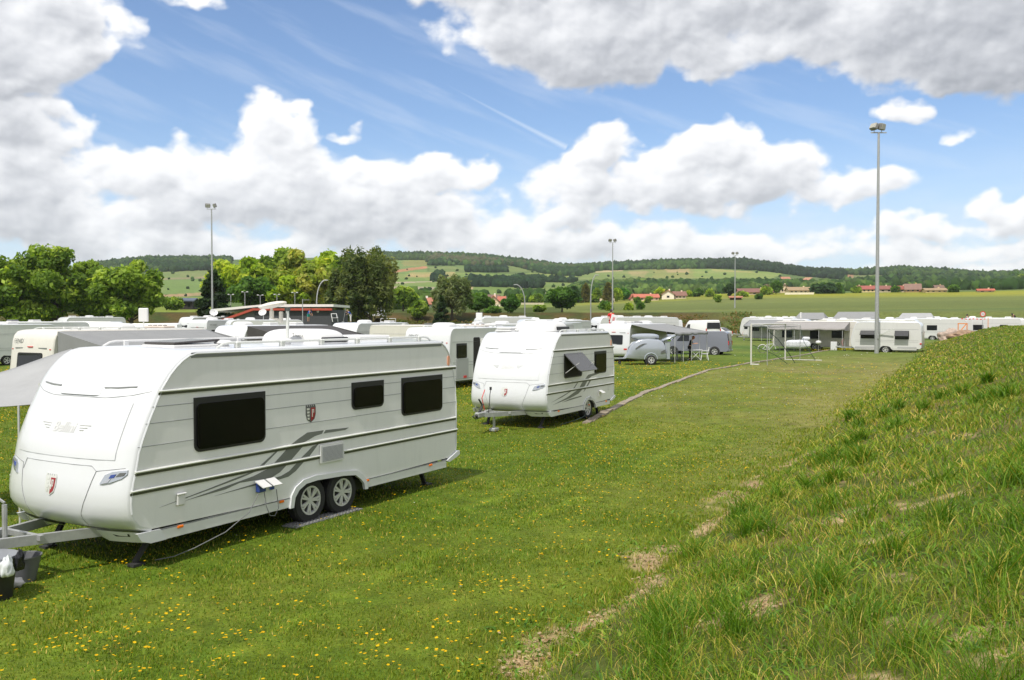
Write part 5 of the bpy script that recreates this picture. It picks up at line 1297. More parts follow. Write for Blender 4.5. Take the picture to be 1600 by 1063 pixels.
WPAINT = mat('white_paint', (.78, .78, .78), .3, coat=.4)
VANP = [(.05, .35), (0, .6), (.08, .95), (.75, 1.12), (1.45, 1.82), (1.75, 1.92), (4.9, 1.93), (5.12, 1.80), (5.25, 1.0), (5.27, .45), (5.1, .32)]
V = vehicle('van', 'grey metallic van with its bonnet up, parked behind the folding table', 'van', (0, 0, 0), 0, 5.27, 1.92, 1.94, GREYMET, VANP, [(.85, 1.18, 1.42, 1.78), (5.21, 1.15, 5.13, 1.7)], (.95, 4.2), .34,
            side_glass=[[(1.2, 1.15), (2.2, 1.15), (2.2, 1.68), (1.62, 1.68)]])
# rear right corner near px 1147, d 71
def place(o, rear_px, d, heading):
    """heading: direction the tail points to"""
    L_ = heading; o.rotation_euler.z = heading
P_r = Vector((*seg(1140, 70.5), 0)); hd = R(-22)      # local +x (tail) points right and a little toward the camera
V.rotation_euler.z = hd; V.location = P_r - Vector((math.cos(hd), math.sin(hd), 0)) * 5.2
mb = MB(); mb.M = Matrix.Translation((.75, 0, 1.14)) @ Matrix.Rotation(R(48), 4, 'Y'); mb.box((-.5, 0, .02), (1.0, 1.5, .04), bev=.02); mb.build('raised_bonnet', GREYMET, V)
mb = MB(); mb.box((.45, 0, 1.0), (.6, 1.2, .12)); mb.build('engine_bay', CHASS, V)
mb = MB(); mb.box((5.26, 0, 1.0), (.04, .4, .14)); mb.build('number_plate', PALE, V)

WV = [(.05, .4), (0, .7), (.1, 1.1), (.6, 1.35), (1.1, 2.1), (1.5, 2.35), (5.3, 2.4), (5.5, 2.3), (5.58, 1.0), (5.58, .45)]
def wvan(lab, px_, d, hd, cat='van', ht=2.4, grp='white vans parked beyond the awning'):
    p = Vector((*seg(px_, d), H(*seg(px_, d)))); o = vehicle('panel_van', lab, cat, p, hd, 5.58, 2.0, ht, WPAINT, [(a, b * ht / 2.4) for a, b in WV], [(.65, 1.38 * ht / 2.4, 1.08, 2.05 * ht / 2.4), (5.57, 1.4, 5.53, 2.1)], (1.0, 4.5), .35, group=grp,
                side_glass=[[(1.0, 1.4), (1.9, 1.4), (1.9, 1.9), (1.3, 1.9)]]); return o
wvan('white camper van with dark side glass above the canopy of the wide grey awning', 1022, 112, R(50))
wvan('white panel van beyond the wide grey awning, left of the far awning', 1077, 108, R(-72))
wvan('white motorhome with a dark windscreen strip behind the cream caravan roof', 158, 66, R(10), 'motorhome', 2.5, 'white camper vans at the left')
wvan('white camper van nose behind the slim flat antenna', 206, 78, R(172), 'motorhome', 2.5, 'white camper vans at the left')
bpy.data.objects
CARP = [(.05, .3), (0, .5), (.1, .72), (1.0, .90), (1.75, 1.36), (2.3, 1.45), (3.3, 1.40), (4.0, .98), (4.3, .92), (4.35, .5), (4.25, .3)]
p = (*seg(1092, 118), H(*seg(1092, 118)))
vehicle('car', 'white saloon car half hidden behind the wide grey awning', 'car', p, R(-38), 4.35, 1.75, 1.45, WPAINT, CARP, [(1.05, .93, 1.72, 1.32), (4.0, 1.0, 3.4, 1.33)], (.85, 3.5), .31, side_glass=[[(1.35, .95), (3.6, .95), (3.1, 1.32), (1.85, 1.32)]])
p = (*seg(596, 150), H(*seg(596, 150)))
TR_ = 'cars parked under the trees'
vehicle('car', 'white van-like car parked by the rail fence under the big willow', 'car', p, R(-95), 4.6, 1.9, 1.9, WPAINT, VANP, [(.85, 1.18, 1.42, 1.78)], (.9, 3.9), .33, group=TR_)
p = (*seg(570, 152), H(*seg(570, 152)))
vehicle('car', 'dark blue car in the shade between the two trunks of the big willow', 'car', p, R(-95), 4.35, 1.75, 1.45, mat('blue_paint', (.03, .05, .12), .3, coat=.5), CARP, [(1.05, .93, 1.72, 1.32)], (.85, 3.5), .31, group=TR_)

# silver teardrop trailer
def trailer():
    root = empty('trailer', (0, 0, 0)); tag(root, 'silver rounded trailer with its tail hatch raised on the grass', 'trailer')
    L = 3.0; prof = [(0, .42), (.15, .75), (.3, 1.15), (.55, 1.5), (.95, 1.72), (1.6, 1.78), (2.3, 1.72), (2.62, 1.55), (2.8, 1.2), (2.88, .8), (2.88, .38), (2.0, .34), (.9, .34)]
    W = 1.55; mb = MB(); n = len(prof); rows = [(-1, .10), (-.93, .03), (-.7, 0), (0, 0), (.7, 0), (.93, .03), (1, .10)]
    vs = [(x + (L / 2 - x) * i_ , t * W / 2, z + (1.0 - z) * i_ * 1.2) for t, i_ in rows for x, z in prof]
    fs = [(r_ * n + i, r_ * n + (i + 1) % n, (r_ + 1) * n + (i + 1) % n, (r_ + 1) * n + i) for r_ in range(6) for i in range(n)] + [tuple(range(n)), tuple(reversed(range(6 * n, 7 * n)))]
    mb.add(vs, fs); mb.build('body', SILVMET, root, angle=50)
    for y, s_ in ((-W / 2 + .02, -1), (W / 2 - .02, 1)):
        mb = MB(); mb.tube([(1.78 + .44 * math.cos(a), y + s_ * .03, .36 + .44 * math.sin(a)) for a in np.linspace(.1, PI - .05, 12)], .045, 8); mb.build('mudguard', SILVMET, root)
        mb = MB(); mb.lathe([(0, 0), (.40, 0)], 20, 'y', (1.78, y + s_ * .005, .34)); mb.build('wheel_well', CHASS, root, fix=False)
        wheel(root, 1.78, y + s_ * .02, .33, s_, spokes=5)
    y = -W / 2 + .055
    mb = MB(); arc = [(.72 + .75 * t, 1.12 + .34 * math.sin(t * PI * .55)) for t in np.linspace(0, 1, 9)]; poly = arc + [(a, b - .13 * math.sin(PI * min(1, .15 + i / 9))) for i, (a, b) in reversed(list(enumerate(arc)))]
    mb.prism(poly, y - .09, y - .0); mb.build('arched_graphic', DKGREY, root, smooth=False)
    mb = MB(); mb.prism([(2.45, .78), (2.80, .86), (2.80, .92), (2.6, .9), (2.78, 1.0), (2.74, 1.06), (2.45, .92)], y - .10, y); mb.build('tail_graphic', DKGREY, root, smooth=False)
    mb = MB(); mb.box((1.5, y - .03, .62), (2.3, .06, .014)); mb.box((2.30, y - .03, 1.05), (.012, .06, .9)); mb.build('body_seam', SEAM, root, smooth=False)
    mb = MB(); mb.ell((1.45, 0, 1.88), (.95, .62, .24), 24, 10, pw=.7); rb = mb.build('roof_box', SILVMET, root)
    mb = MB(); mb.box((1.45, -.5, 1.80), (1.9, .04, .03)); mb.box((1.45, .5, 1.80), (1.9, .04, .03)); mb.build('box_rack', BLACK, root, smooth=False)
    mb = MB(); mb.M = Matrix.Translation((2.55, 0, 1.62)) @ Matrix.Rotation(R(-22), 4, 'Y'); mb.ell((.45, 0, 0), (.55, .68, .10), 20, 8, pw=.6); mb.build('raised_hatch', SILVMET, root)
    mb = MB(); mb.box((2.86, 0, .95), (.05, 1.3, 1.0)); mb.build('hatch_opening', INNER, root, smooth=False)
    mb = MB(); mb.M = Matrix.Translation((2.88, -W / 2 + .08, 0)) @ Matrix.Rotation(R(-30), 4, 'Z'); mb.box((.02, 0, .95), (.35, .05, 1.1)); mb.build('side_door', SILVMET, root, smooth=False)
    mb = MB(); mb.bar((.3, 0, .42), (-.65, 0, .42), .08, .09); mb.prism([(-.1, .40), (.35, .40), (.35, .62), (.1, .56)], -.3, .3); mb.build('drawbar', SILVMET, root, smooth=False)
    mb = MB(); mb.tube([(-.3, 0, .12), (-.3, 0, .55)], .03, 8); mb.lathe([(.02, -.03), (.11, -.03), (.11, .03), (.02, .03)], 14, 'y', (-.3, 0, .11), close=True); mb.build('jockey_wheel', TYRE, root)
    p = seg(975, 57.3); root.scale = (.93,) * 3; root.location = (p[0], p[1], H(*p)); root.rotation_euler.z = R(-3)
trailer()

# ---- things around the table
def chair(label, loc, rz, m, grp):
    root = empty('garden_chair', loc, rz); tag(root, label, 'chair', grp)
    mb = MB(); mb.box((0, 0, .44), (.46, .46, .035), bev=.012); mb.build('seat', m, root, angle=30)
    mb = MB(); 
    for i in range(5): mb.bar((-.18 + i * .09, -.22, .46), (-.18 + i * .09, -.30, .86), .05, .02)
    mb.bar((-.24, -.305, .88), (.24, -.305, .88), .06, .03); mb.bar((-.22, -.24, .56), (.22, -.24, .56), .05, .02); mb.build('backrest', m, root, smooth=False)
    for sx in (-1, 1):
        for sy_ in (-1, 1): mb = MB(); mb.bar((sx * .20, sy_ * .19, .44), (sx * .25, sy_ * .26, 0), .045, .045); mb.build('leg', m, root, smooth=False)
        mb = MB(); mb.bar((sx * .25, -.26, .66), (sx * .25, .2, .66), .05, .025); mb.bar((sx * .25, .18, .66), (sx * .24, .2, .44), .04, .03); mb.build('armrest', m, root, smooth=False)
    return root
def table(label, loc, rz):
    root = empty('garden_table', loc, rz); tag(root, label, 'table')
    mb = MB(); mb.prism(rrect(-.55, .55, -.4, .4, .3, 6), .70, .73, axis='z'); mb.build('table_top', WHPL, root)
    for s_ in (-1, 1):
        for q in (-1, 1): mb = MB(); mb.bar((q * .35, s_ * .28, .70), (-q * .38, s_ * .28, 0), .045, .03); mb.build('leg', WHPL, root, smooth=False)
    mb = MB(); mb.bar((0, -.28, .36), (0, .28, .36), .03); mb.build('stretcher', WHPL, root)
    return root
def gp(px_, d): p = seg(px_, d); return (p[0], p[1], H(*p))
CH = 'garden chairs round the folding table'
table('white folding garden table under the edge of the grey awning', gp(1085, 62.5), R(8))
chair('white garden chair at the right end of the folding table', gp(1101, 62.4), R(80), WHPL, CH)
chair('grey garden chair left of the person in black', gp(1058, 62.6), R(-60), mat('grey_chair_plastic', (.33, .35, .36), .5), CH)
mb = MB(); mb.ell((0, 0, .02), (.32, .12, .03), 10, 4); mb.ell((.6, .1, .02), (.25, .08, .02), 10, 4); o = mb.build('doormat', CHASS, None); o.location = gp(1037, 59.5); tag(o, 'flat dark mat on the grass behind the silver trailer', 'mat')

# things under the taupe awning
def blob(name, label, cat, loc, r, m, seed=1, parent=None, flat=.0):
    mb = MB(); mb.ell((0, 0, 0), (1, 1, 1), 30, 16, pw=.6); V = []
    for v in mb.v:
        q = Vector(v); k = 1 + .13 * mnoise.noise(q * 2.1 + Vector((seed, 0, 0))) + .05 * mnoise.noise(q * 6 + Vector((0, seed, 0)))
        V.append((q.x * r[0] * k, q.y * r[1] * k, r[2] + q.z * r[2] * (k if q.z > 0 else 1)))
    mb.v = V; o = mb.build(name, m, parent, angle=70); o.location = loc
    return tag(o, label, cat) if label else o
WC = mat('white_sheet', (.66, .67, .72), .8, vary=.1, vscale=3)
g_ = gp(1246, 75.5); blob('covered_load', 'long white cover over garden furniture under the taupe awning', 'cover', (g_[0], g_[1], g_[2] + .25), (1.05, .42, .36), WC, 4)
blob('white_bundle', 'small white bundle on the right end of the covered furniture', 'bundle', (g_[0] + .72, g_[1], g_[2] + .95), (.30, .25, .14), WC, 6)
g_ = gp(1248, 75.7); mb = MB()
for sx in (-.9, -.3, .3, .9): mb.bar((sx, 0, 0), (sx, 0, .28), .05)
mb.bar((-.95, 0, .26), (.95, 0, .26), .05); o = mb.build('trestle', DKGREY, None, smooth=False); o.location = g_; tag(o, 'low dark trestle carrying the white covered load', 'trestle')
g_ = gp(1279, 75.2); root = empty('barbecue', g_); tag(root, 'kettle barbecue with a pale lid under the taupe awning', 'barbecue')
mb = MB(); mb.ell((0, 0, .78), (.24, .24, .17), 18, 10); mb.build('kettle', WHPL, root)
for k in range(3): mb = MB(); a = 2.1 * k; mb.tube([(.1 * math.cos(a), .1 * math.sin(a), .65), (.25 * math.cos(a), .25 * math.sin(a), 0)], .014, 6); mb.build('leg', DKGREY, root)
g_ = gp(1303, 75.0); root = empty('cabinet', g_, R(-20)); tag(root, 'white box cabinet at the right end of the taupe awning', 'cabinet'); mb = MB(); mb.box((0, 0, .36), (.50, .40, .72), bev=.01); mb.build('carcass', WHPL, root, smooth=False); mb = MB(); mb.box((0, -.205, .36), (.44, .015, .64)); mb.build('door', WHITE, root, smooth=False)
g_ = gp(1202, 72.5); root = empty('bicycle', g_, R(-15)); tag(root, 'white bicycle leaning under the left end of the taupe awning', 'bicycle')
for sx in (-.52, .52):
    mb = MB(); mb.tube([(sx + .32 * math.cos(a), 0, .33 + .32 * math.sin(a)) for a in np.linspace(0, 2 * PI, 22)], .022, 6, caps=False); mb.build('wheel', DKGREY, root)
mb = MB(); mb.tube([(-.52 + .36 * math.cos(a), 0, .34 + .36 * math.sin(a)) for a in np.linspace(0, PI, 12)], .03, 6); mb.build('mudguard', WHPL, root)
mb = MB(); mb.tube([(-.52, 0, .33), (-.15, 0, .72), (.38, 0, .76), (.52, 0, .33)], .022, 6); mb.tube([(-.15, 0, .72), (0, 0, .3), (.38, 0, .72)], .022, 6); mb.tube([(0, 0, .3), (-.52, 0, .33)], .018, 6); mb.tube([(-.18, 0, .9), (0, 0, .3)], .02, 6); mb.build('frame', WHPL, root)
mb = MB(); mb.ell((-.2, 0, .92), (.13, .06, .03), 10, 5); mb.build('saddle', BLACK, root); mb = MB(); mb.tube([(.38, 0, .72), (.34, 0, 1.0), (.2, -.25, 1.02)], .014, 6); mb.tube([(.34, 0, 1.0), (.2, .25, 1.02)], .014, 6); mb.build('handlebar', WHPL, root)
# ------------------------------------------------------------------ goal, masts, lamps, fence, boulder, sign
def goal():
    p1, p2 = Vector((14.42, 54.0, 0)), Vector((18.4, 60.3, 0)); z0 = H(14.4, 54)
    root = empty('football_goal', (p1.x, p1.y, z0)); tag(root, 'white football goal with a dark net at the edge of the pitch', 'goal')
    d = (p2 - p1); L = d.length; u = d.normalized(); n = Vector((u.y, -u.x, 0))         # n points away from the pitch (to the right)
    Wm = mat('white_goal_paint', (.58, .57, .53), .4)
    def P(s, o, z): q = u * s + n * o; return (q.x, q.y, z)
    z2 = H(p2.x, p2.y) - z0
    mb = MB(); mb.tube([P(0, 0, -.1), P(0, 0, 2.44)], .05, 12); mb.build('post', Wm, root)
    mb = MB(); mb.tube([P(L, 0, -.1 + z2), P(L, 0, 2.44)], .05, 12); mb.build('post', Wm, root)
    mb = MB(); mb.tube([P(0, 0, 2.44), P(L, 0, 2.44)], .045, 12); mb.build('crossbar', Wm, root)
    for s in (0, L):
        mb = MB(); mb.tube([P(s, 0, 2.42), P(s, .5, 2.44), P(s, .95, 2.36), P(s, 1.05, 2.2)], .022, 8); mb.build('net_support', GALV, root)
        mb = MB(); mb.tube([P(s, .98, -.1), P(s, .98, 2.38)], .022, 8); mb.build('support_pole', GALV, root)
    mb = MB(); mb.tube([P(L, 0, z2 + .03), P(L, 2.4, z2 + .03)], .03, 10); mb.build('ground_frame', Wm, root)
    mb = MB(); mb.tube([P(0, 0, .03), P(0, .5, .03)], .04, 10); mb.build('ground_frame', Wm, root)
    NET = mat('dark_net', (.025, .05, .04), .8)
    mb = MB(); st = .55
    def Q(s, v):   # v 0..1 from crossbar back over and down
        if v < .3: o, z = v / .3 * .98, 2.40 - .04 * (v / .3) - .16 * math.sin(v / .3 * PI)
        else: t = (v - .3) / .7; o, z = .98 + .9 * t, 2.34 * (1 - t) + .03
        return Vector(P(s, o, z))
    for i in range(25):
        s = L * i / 24; mb.tube([Q(s, v) for v in np.linspace(0, 1, 9)], .003, 3, caps=False)
    for v in np.linspace(.1, 1, 16): mb.tube([Q(s, v) for s in np.linspace(0, L, 7)], .003, 3, caps=False)
    for s in (0, L):
        for t in np.linspace(.1, .95, 12): mb.tube([P(s, 0, 2.4 * t), P(s, .98 + .9 * (1 - t) * 1.0, 2.34 * t)], .003, 3, caps=False)
        for o in (.3, .6, .9, 1.2, 1.5): mb.tube([P(s, o, .03), P(s, o * .6, 2.36 - max(0, o - .98) * 1.6)], .003, 3, caps=False)
    # slack cords that droop along the net
    mb.tube([P(0, .98, 2.1), P(1.2, 1.3, 1.5), P(2.2, 1.7, .6), P(2.7, 1.9, .05)], .022, 5); mb.tube([P(L, .98, 2.1), P(L - .2, 1.3, 1.2), P(L - .1, 2.0, .05)], .018, 5)
    mb.tube([P(0, .1, 1.2), P(.8, 1.2, .6), P(1.7, 1.7, .05)], .018, 5)
    mb.build('net', NET, root, smooth=False)
goal()

def floodlight(label, px_, d, topy, lamps, r0=.13, grp='floodlight masts round the pitch'):
    x = (px_ - 800) / FOC * d; z0 = H(x, d); ht = EYE + (HOR - topy) / FOC * d - z0
    root = empty('floodlight_mast', (x, d, z0)); tag(root, label, 'floodlight', grp)
    mb = MB(); mb.tube([(0, 0, -.2), (0, 0, .6), (0, 0, ht * .5), (0, 0, ht - .5)], [r0, r0, r0 * .75, r0 * .5], 14); mb.build('pole', GALV, root)
    mb = MB(); mb.bar((-.6, 0, ht - .45), (.6, 0, ht - .45), .08, .08); mb.build('crossarm', GALV, root)
    for (dx, yaw, tilt, cl) in lamps:
        mb = MB(); rot = Matrix.Rotation(yaw, 3, 'Z') @ Matrix.Rotation(tilt, 3, 'X')
        mb.box((dx, 0, ht), (.62, .34, .50), rot=rot, bev=.05); lo = mb.build('lamp_housing', mat('lamp_grey', (.20, .20, .19), .45), root)
        mb = MB(); c = Vector((dx, 0, ht)) + rot @ Vector((0, -.18, 0)); mb.box(tuple(c), (.52, .02, .40), rot=rot); mb.build('lamp_glass', mat('lamp_glass', (.42, .41, .36), .2), lo)
        mb = MB(); mb.bar((dx, 0, ht - .45), (dx, 0, ht - .2), .04); mb.build('bracket', GALV, root)
    mb = MB(); mb.box((0, -r0 - .03, 1.3), (.14, .06, .35), bev=.01); mb.build('access_door', GALV, root)
FL = [(-.48, R(25), R(25), 0), (.42, R(-60), R(20), 0)]
floodlight('tall grey floodlight mast standing on the dry grass at the right, full length visible', 1370, 69.0, 200, [(-.35, R(-70), R(-28), 0), (.22, R(40), R(10), 0)], r0=.165)
floodlight('floodlight mast at the left with two square lamps, above the left caravans', 332, 115, 322, FL, r0=.15)
floodlight('floodlight mast in the middle distance rising behind the person in red', 957, 166, 376, FL, r0=.15)
floodlight('farthest floodlight mast, above the small grey awning', 1148, 198, 396, FL, r0=.15)

def street_lamp(label, px_, d, topy, hookpx, grp='curved street lamps along the lane', basey=None):
    x = (px_ - 800) / FOC * d; z0 = H(x, d); ht = EYE + (HOR - topy) / FOC * d - z0; hk = hookpx / FOC * d
    root = empty('street_lamp', (x, d, z0)); tag(root, label, 'street lamp', grp)
    pts = [(0, 0, 0), (0, 0, ht * .62)] + [(hk * (1 - math.cos(a)), 0, ht * .62 + ht * .38 * math.sin(a)) for a in np.linspace(.15, PI / 2, 8)]
    mb = MB(); mb.tube(pts, [.09] * 2 + [.075] * 8, 8); mb.build('curved_pole', GALV, root)
    mb = MB(); mb.box((hk * 1.04, 0, ht - .02), (.6 * (1 if hk > 0 else 1), .22, .12), bev=.04); mb.build('lamp_head', GALV, root)
street_lamp('curved street lamp in front of the big dark willow', 495, 112, 438, 14)
street_lamp('curved street lamp left of the lone round tree by the houses', 820, 140, 445, -14)
street_lamp('curved street lamp left of the mast behind the person in red', 923, 140, 430, 9)
street_lamp('small curved street lamp beside the orange-roofed house', 648, 190, 464, -9)
def court_lamp(label, px_, d, topy):
    x = (px_ - 800) / FOC * d; z0 = H(x, d); ht = EYE + (HOR - topy) / FOC * d - z0
    root = empty('court_lamp', (x, d, z0)); tag(root, label, 'lamp post', 'small court lamps behind the clubhouse')
    mb = MB(); mb.tube([(0, 0, 0), (0, 0, ht)], .06, 8); mb.build('pole', GALV, root)
    mb = MB(); mb.bar((-.42, 0, ht), (.42, 0, ht), .05); mb.build('crossarm', GALV, root)
    for s_ in (-1, 1): mb = MB(); mb.box((s_ * .36, 0, ht + .06), (.28, .22, .14), bev=.03); mb.build('lamp_head', WHPL, root)
court_lamp('small twin lamp rising left of the others over the clubhouse roof', 383, 136, 457)
court_lamp('small twin lamp between two others over the clubhouse roof', 407, 138, 462)
court_lamp('small twin lamp above the bend of the clubhouse roof', 433, 138, 461)
court_lamp('small twin lamp right of the roof dish over the clubhouse', 461, 140, 458)
court_lamp('small twin lamp half hidden by the dark cedar', 361, 140, 461)
# slim pole with an arm in front of the clubhouse
x, d = (473 - 800) / FOC * 96, 96; root = empty('pole', (x, d, H(x, d))); tag(root, 'slim white pole with a short side arm before the clubhouse', 'pole')
mb = MB(); mb.tube([(0, 0, 0), (0, 0, 4.7)], .05, 8); mb.build('post', GALV, root); mb = MB(); mb.bar((0, 0, 4.6), (.75, 0, 4.6), .04); mb.build('side_arm', GALV, root)

# rail fence round the far side
root = empty('rail_fence', (-24, 104, 0)); tag(root, 'white pipe rail fence running behind the caravans on the far side of the pitch', 'fence')
pa, pb = Vector((-26, 103, 0)), Vector((-2, 118, 0)); pts = []
for i in range(19):
    q = pa.lerp(pb, i / 18); z = H(q.x, q.y); mb = MB(); mb.tube([(q.x + 24, q.y - 104, z), (q.x + 24, q.y - 104, z + 1.05)], .03, 6); mb.build('fence_post', WHPL, root); pts.append((q.x + 24, q.y - 104, z + 1.05))
mb = MB(); mb.tube(pts, .03, 6); mb.build('top_rail', WHPL, root)
# little goal on the training ground
root = empty('football_goal', (-20.2, 138, H(-20.2, 138))); tag(root, 'small distant white goal frame beside the dark fir', 'goal')
for q, ab in (('post', ((0, 0, 0), (0, 0, 2.2))), ('post', ((2.2, .6, 0), (2.2, .6, 2.2))), ('crossbar', ((0, 0, 2.2), (2.2, .6, 2.2)))): mb = MB(); mb.tube(ab, .06, 6); mb.build(q, WHPL, root)
g_ = gp(676, 140); root = empty('dugout', (g_[0], g_[1], g_[2])); tag(root, 'low dark dugout shelter at the foot of the dark fir', 'shelter')
mb = MB(); mb.box((0, 0, .7), (2.2, 1.0, 1.3)); mb.build('shelter_body', DKGREY, root, smooth=False); mb = MB(); mb.box((0, -.1, 1.42), (2.5, 1.4, .1)); mb.build('roof', GALV, root, smooth=False)

# boulder, orange frame with tape, round sign
def rock(name, label, loc, r, seed, m):
    mb = MB(); mb.ell((0, 0, 0), (1, 1, 1), 40, 26); V = []
    for v in mb.v:
        q = Vector(v); k = 1 + .35 * mnoise.noise(q * 1.3 + Vector((seed, 0, 0))) + .16 * mnoise.noise(q * 3.1 + Vector((0, seed, 0))) + .07 * mnoise.noise(q * 8)
        V.append((q.x * r[0] * k, q.y * r[1] * k, q.z * r[2] * k + r[2] * .6))
    mb.v = V; o = mb.build(name, m, None, angle=25); o.location = loc; return tag(o, label, 'rock')
RK = mat('pale_limestone', (.42, .33, .27), .9, vary=.45, vscale=1.6, bump=.8, bscale=6)
xx, dd = (1487 - 800) / FOC * 92, 92
rock('boulder', 'big pale boulder at the end of the grassy bank', (xx, dd, .35), (1.25, .9, .95), 3.3, RK)
xx = (1508 - 800) / FOC * 90; rock('boulder', 'flatter brown boulder half sunk in the bank right of the pale one', (xx, 90, H(xx, 90) - .1), (1.5, 1, .5), 7.7, mat('brown_stone', (.30, .20, .13), .9, vary=.5, vscale=2, bump=.8, bscale=6))
OR = mat('orange_paint', (.75, .25, .06), .5); RW = mat('red_tape', (.65, .05, .04), .5)
xx, dd = (1500 - 800) / FOC * 96, 96; z0 = H(xx, dd)
root = empty('barrier_frame', (xx, dd, z0)); tag(root, 'orange barrier frame with red and white tape beyond the boulder', 'barrier')
zt = EYE - (497 - HOR) / FOC * dd - z0
for k_, xs in (('frame_post', (-.2, -.2)), ('frame_post', (.75, .75))): mb = MB(); mb.tube([(xs[0], 0, 0), (xs[1], 0, zt - .55)], .05, 6); mb.build(k_, OR, root)
mb = MB(); mb.bar((-.2, 0, zt - .6), (.75, 0, zt - .6), .09); mb.build('top_bar', OR, root); mb = MB(); mb.bar((-.1, 0, .8), (.7, 0, zt - .6), .08); mb.build('brace', OR, root)
for k_ in range(14):
    mb = MB(); x0 = -.1 + k_ * .2; mb.bar((x0, -.05, zt - .12 + .03 * math.sin(k_)), (x0 + .19, -.05, zt - .12 + .03 * math.sin(k_ + 1)), .01, .11); mb.build('tape', RW if k_ % 2 else WHPL, root, smooth=False)
mb = MB(); mb.bar((3.0, 0, 0), (3.0, 0, zt), .05); mb.build('tape_post', OR, root)
xx, dd = (1535 - 800) / FOC * 97, 97; z0 = H(xx, dd); zc = EYE + (HOR - 491) / FOC * dd - z0
root = empty('road_sign', (xx, dd, z0)); tag(root, 'round white sign with a red border above the taped barrier', 'sign')
mb = MB(); mb.tube([(0, 0, 0), (0, 0, zc)], .03, 8); mb.build('post', GALV, root)
mb = MB(); mb.lathe([(0, -.045), (.30, -.045), (.30, -.03), (0, -.03)], 24, 'y', (0, 0, zc)); mb.build('sign_face', WHPL, root)
mb = MB(); mb.lathe([(.215, -.052), (.305, -.052), (.305, -.046), (.215, -.046)], 24, 'y', (0, 0, zc), close=True); mb.build('red_border', REDP, root)
mb = MB(); mb.box((0, -.05, zc), (.26, .008, .05)); mb.build('sign_mark', DKGREY, root)

# clubhouse
def clubhouse():
    d = 100.0; X = lambda p: (p - 800) / FOC * d
    x0, x1 = X(398), X(518); z0 = H((x0 + x1) / 2, d)
    root = empty('clubhouse', (X(340), d, z0)); tag(root, 'dark grey clubhouse with a red fascia and white roof edge', 'building')
    ox = X(340); top = EYE + (HOR - 484) / FOC * d - z0
    W_ = mat('charcoal_render', (.055, .058, .065), .85, vary=.12); W2 = mat('grey_render', (.17, .175, .185), .85)
    mb = MB(); mb.box(((x0 + x1) / 2 - ox, 5, top / 2), (x1 - x0, 10, top)); mb.build('wall', W_, root, smooth=False)
    lz = EYE + (HOR - 503) / FOC * d - z0
    mb = MB(); mb.prism([(0, 0), (x0 - ox, 0), (x0 - ox, top), (X(345) - ox, lz)], .3, 10); mb.build('side_wall', W2, root, smooth=False)
    RF = mat('red_fascia', (.38, .06, .035), .6); RO = mat('white_roof', (.72, .72, .68), .6, vary=.05)
    mb = MB(); mb.box(((x0 + x1) / 2 - ox, -.15, top + .02), (x1 - x0 + .2, .4, .24)); mb.build('fascia', RF, root, smooth=False)
    mb = MB(); mb.bar((X(343) - ox, .1, lz + .05), (x0 - ox, -.1, top + .05), .5, .26); mb.build('sloping_fascia', RF, root, smooth=False)
    mb = MB(); mb.prism([(-.9, top - .25), (x0 - ox, top + .28), (x1 - ox + .15, top + .32), (x1 - ox + .15, top + .60), (x0 - ox + 1, top + .60), (-.9, top + .05)], .4, 10.5); mb.build('roof', RO, root, smooth=False)
    for k_, a in enumerate((426, 497)): mb = MB(); mb.ell((X(a) - ox, -.05, EYE + (HOR - 487) / FOC * d - z0), (.14, .08, .14), 12, 8); mb.build('wall_lamp', WHPL, root)
    mb = MB(); mb.tube([(-.2, -.6, 0), (-.2, -.6, top - .25)], .07, 8); mb.build('porch_post', WHPL, root)
clubhouse()
# ------------------------------------------------------------------ trees
attr_mat('leaves', rough=.6, spec=.2, transl=.48)
BARK = mat('bark', (.10, .08, .06), .9, vary=.3, bump=.5, bscale=20)
def leaf_cloud(rs, centres, radii, n, size, cols, flat=.55, down=0.0):
    """n leaf-sized faces spread over the shells of clumps"""
    k = len(centres); w_ = radii.prod(axis=1) ** (2 / 3); idx = rs.choice(k, n, p=w_ / w_.sum())
    d = rs.randn(n, 3); d /= np.linalg.norm(d, axis=1)[:, None]
    rad = (rs.rand(n) ** .35)[:, None]
    P = centres[idx] + d * radii[idx] * rad * (1 + .12 * rs.randn(n, 1))
    P[:, 2] -= down * rs.rand(n) * radii[idx][:, 2]
    nrm = d * .8 + rs.randn(n, 3) * .7 + np.array([0, 0, .35]); nrm /= np.linalg.norm(nrm, axis=1)[:, None]
    a = np.cross(nrm, rs.randn(n, 3)); a /= np.linalg.norm(a, axis=1)[:, None] + 1e-9; b = np.cross(nrm, a)
    s = (size * (.6 + .8 * rs.rand(n)))[:, None]
    V = np.stack([P - a * s, P - b * s * flat, P + a * s, P + b * s * flat], 1).reshape(-1, 3)
    F_ = np.arange(n * 4).reshape(n, 4)
    cl = np.array([srgb(*c) for c in cols]); ci = rs.choice(len(cols), k)
    col = cl[ci][idx] * (1 + .22 * rs.randn(n, 1).clip(-1.5, 1.5)); other = rs.rand(n) < .3; col[other] = cl[rs.choice(len(cols), other.sum())]
    return V, F_, np.repeat(np.clip(col, .002, .9), 4, axis=0)
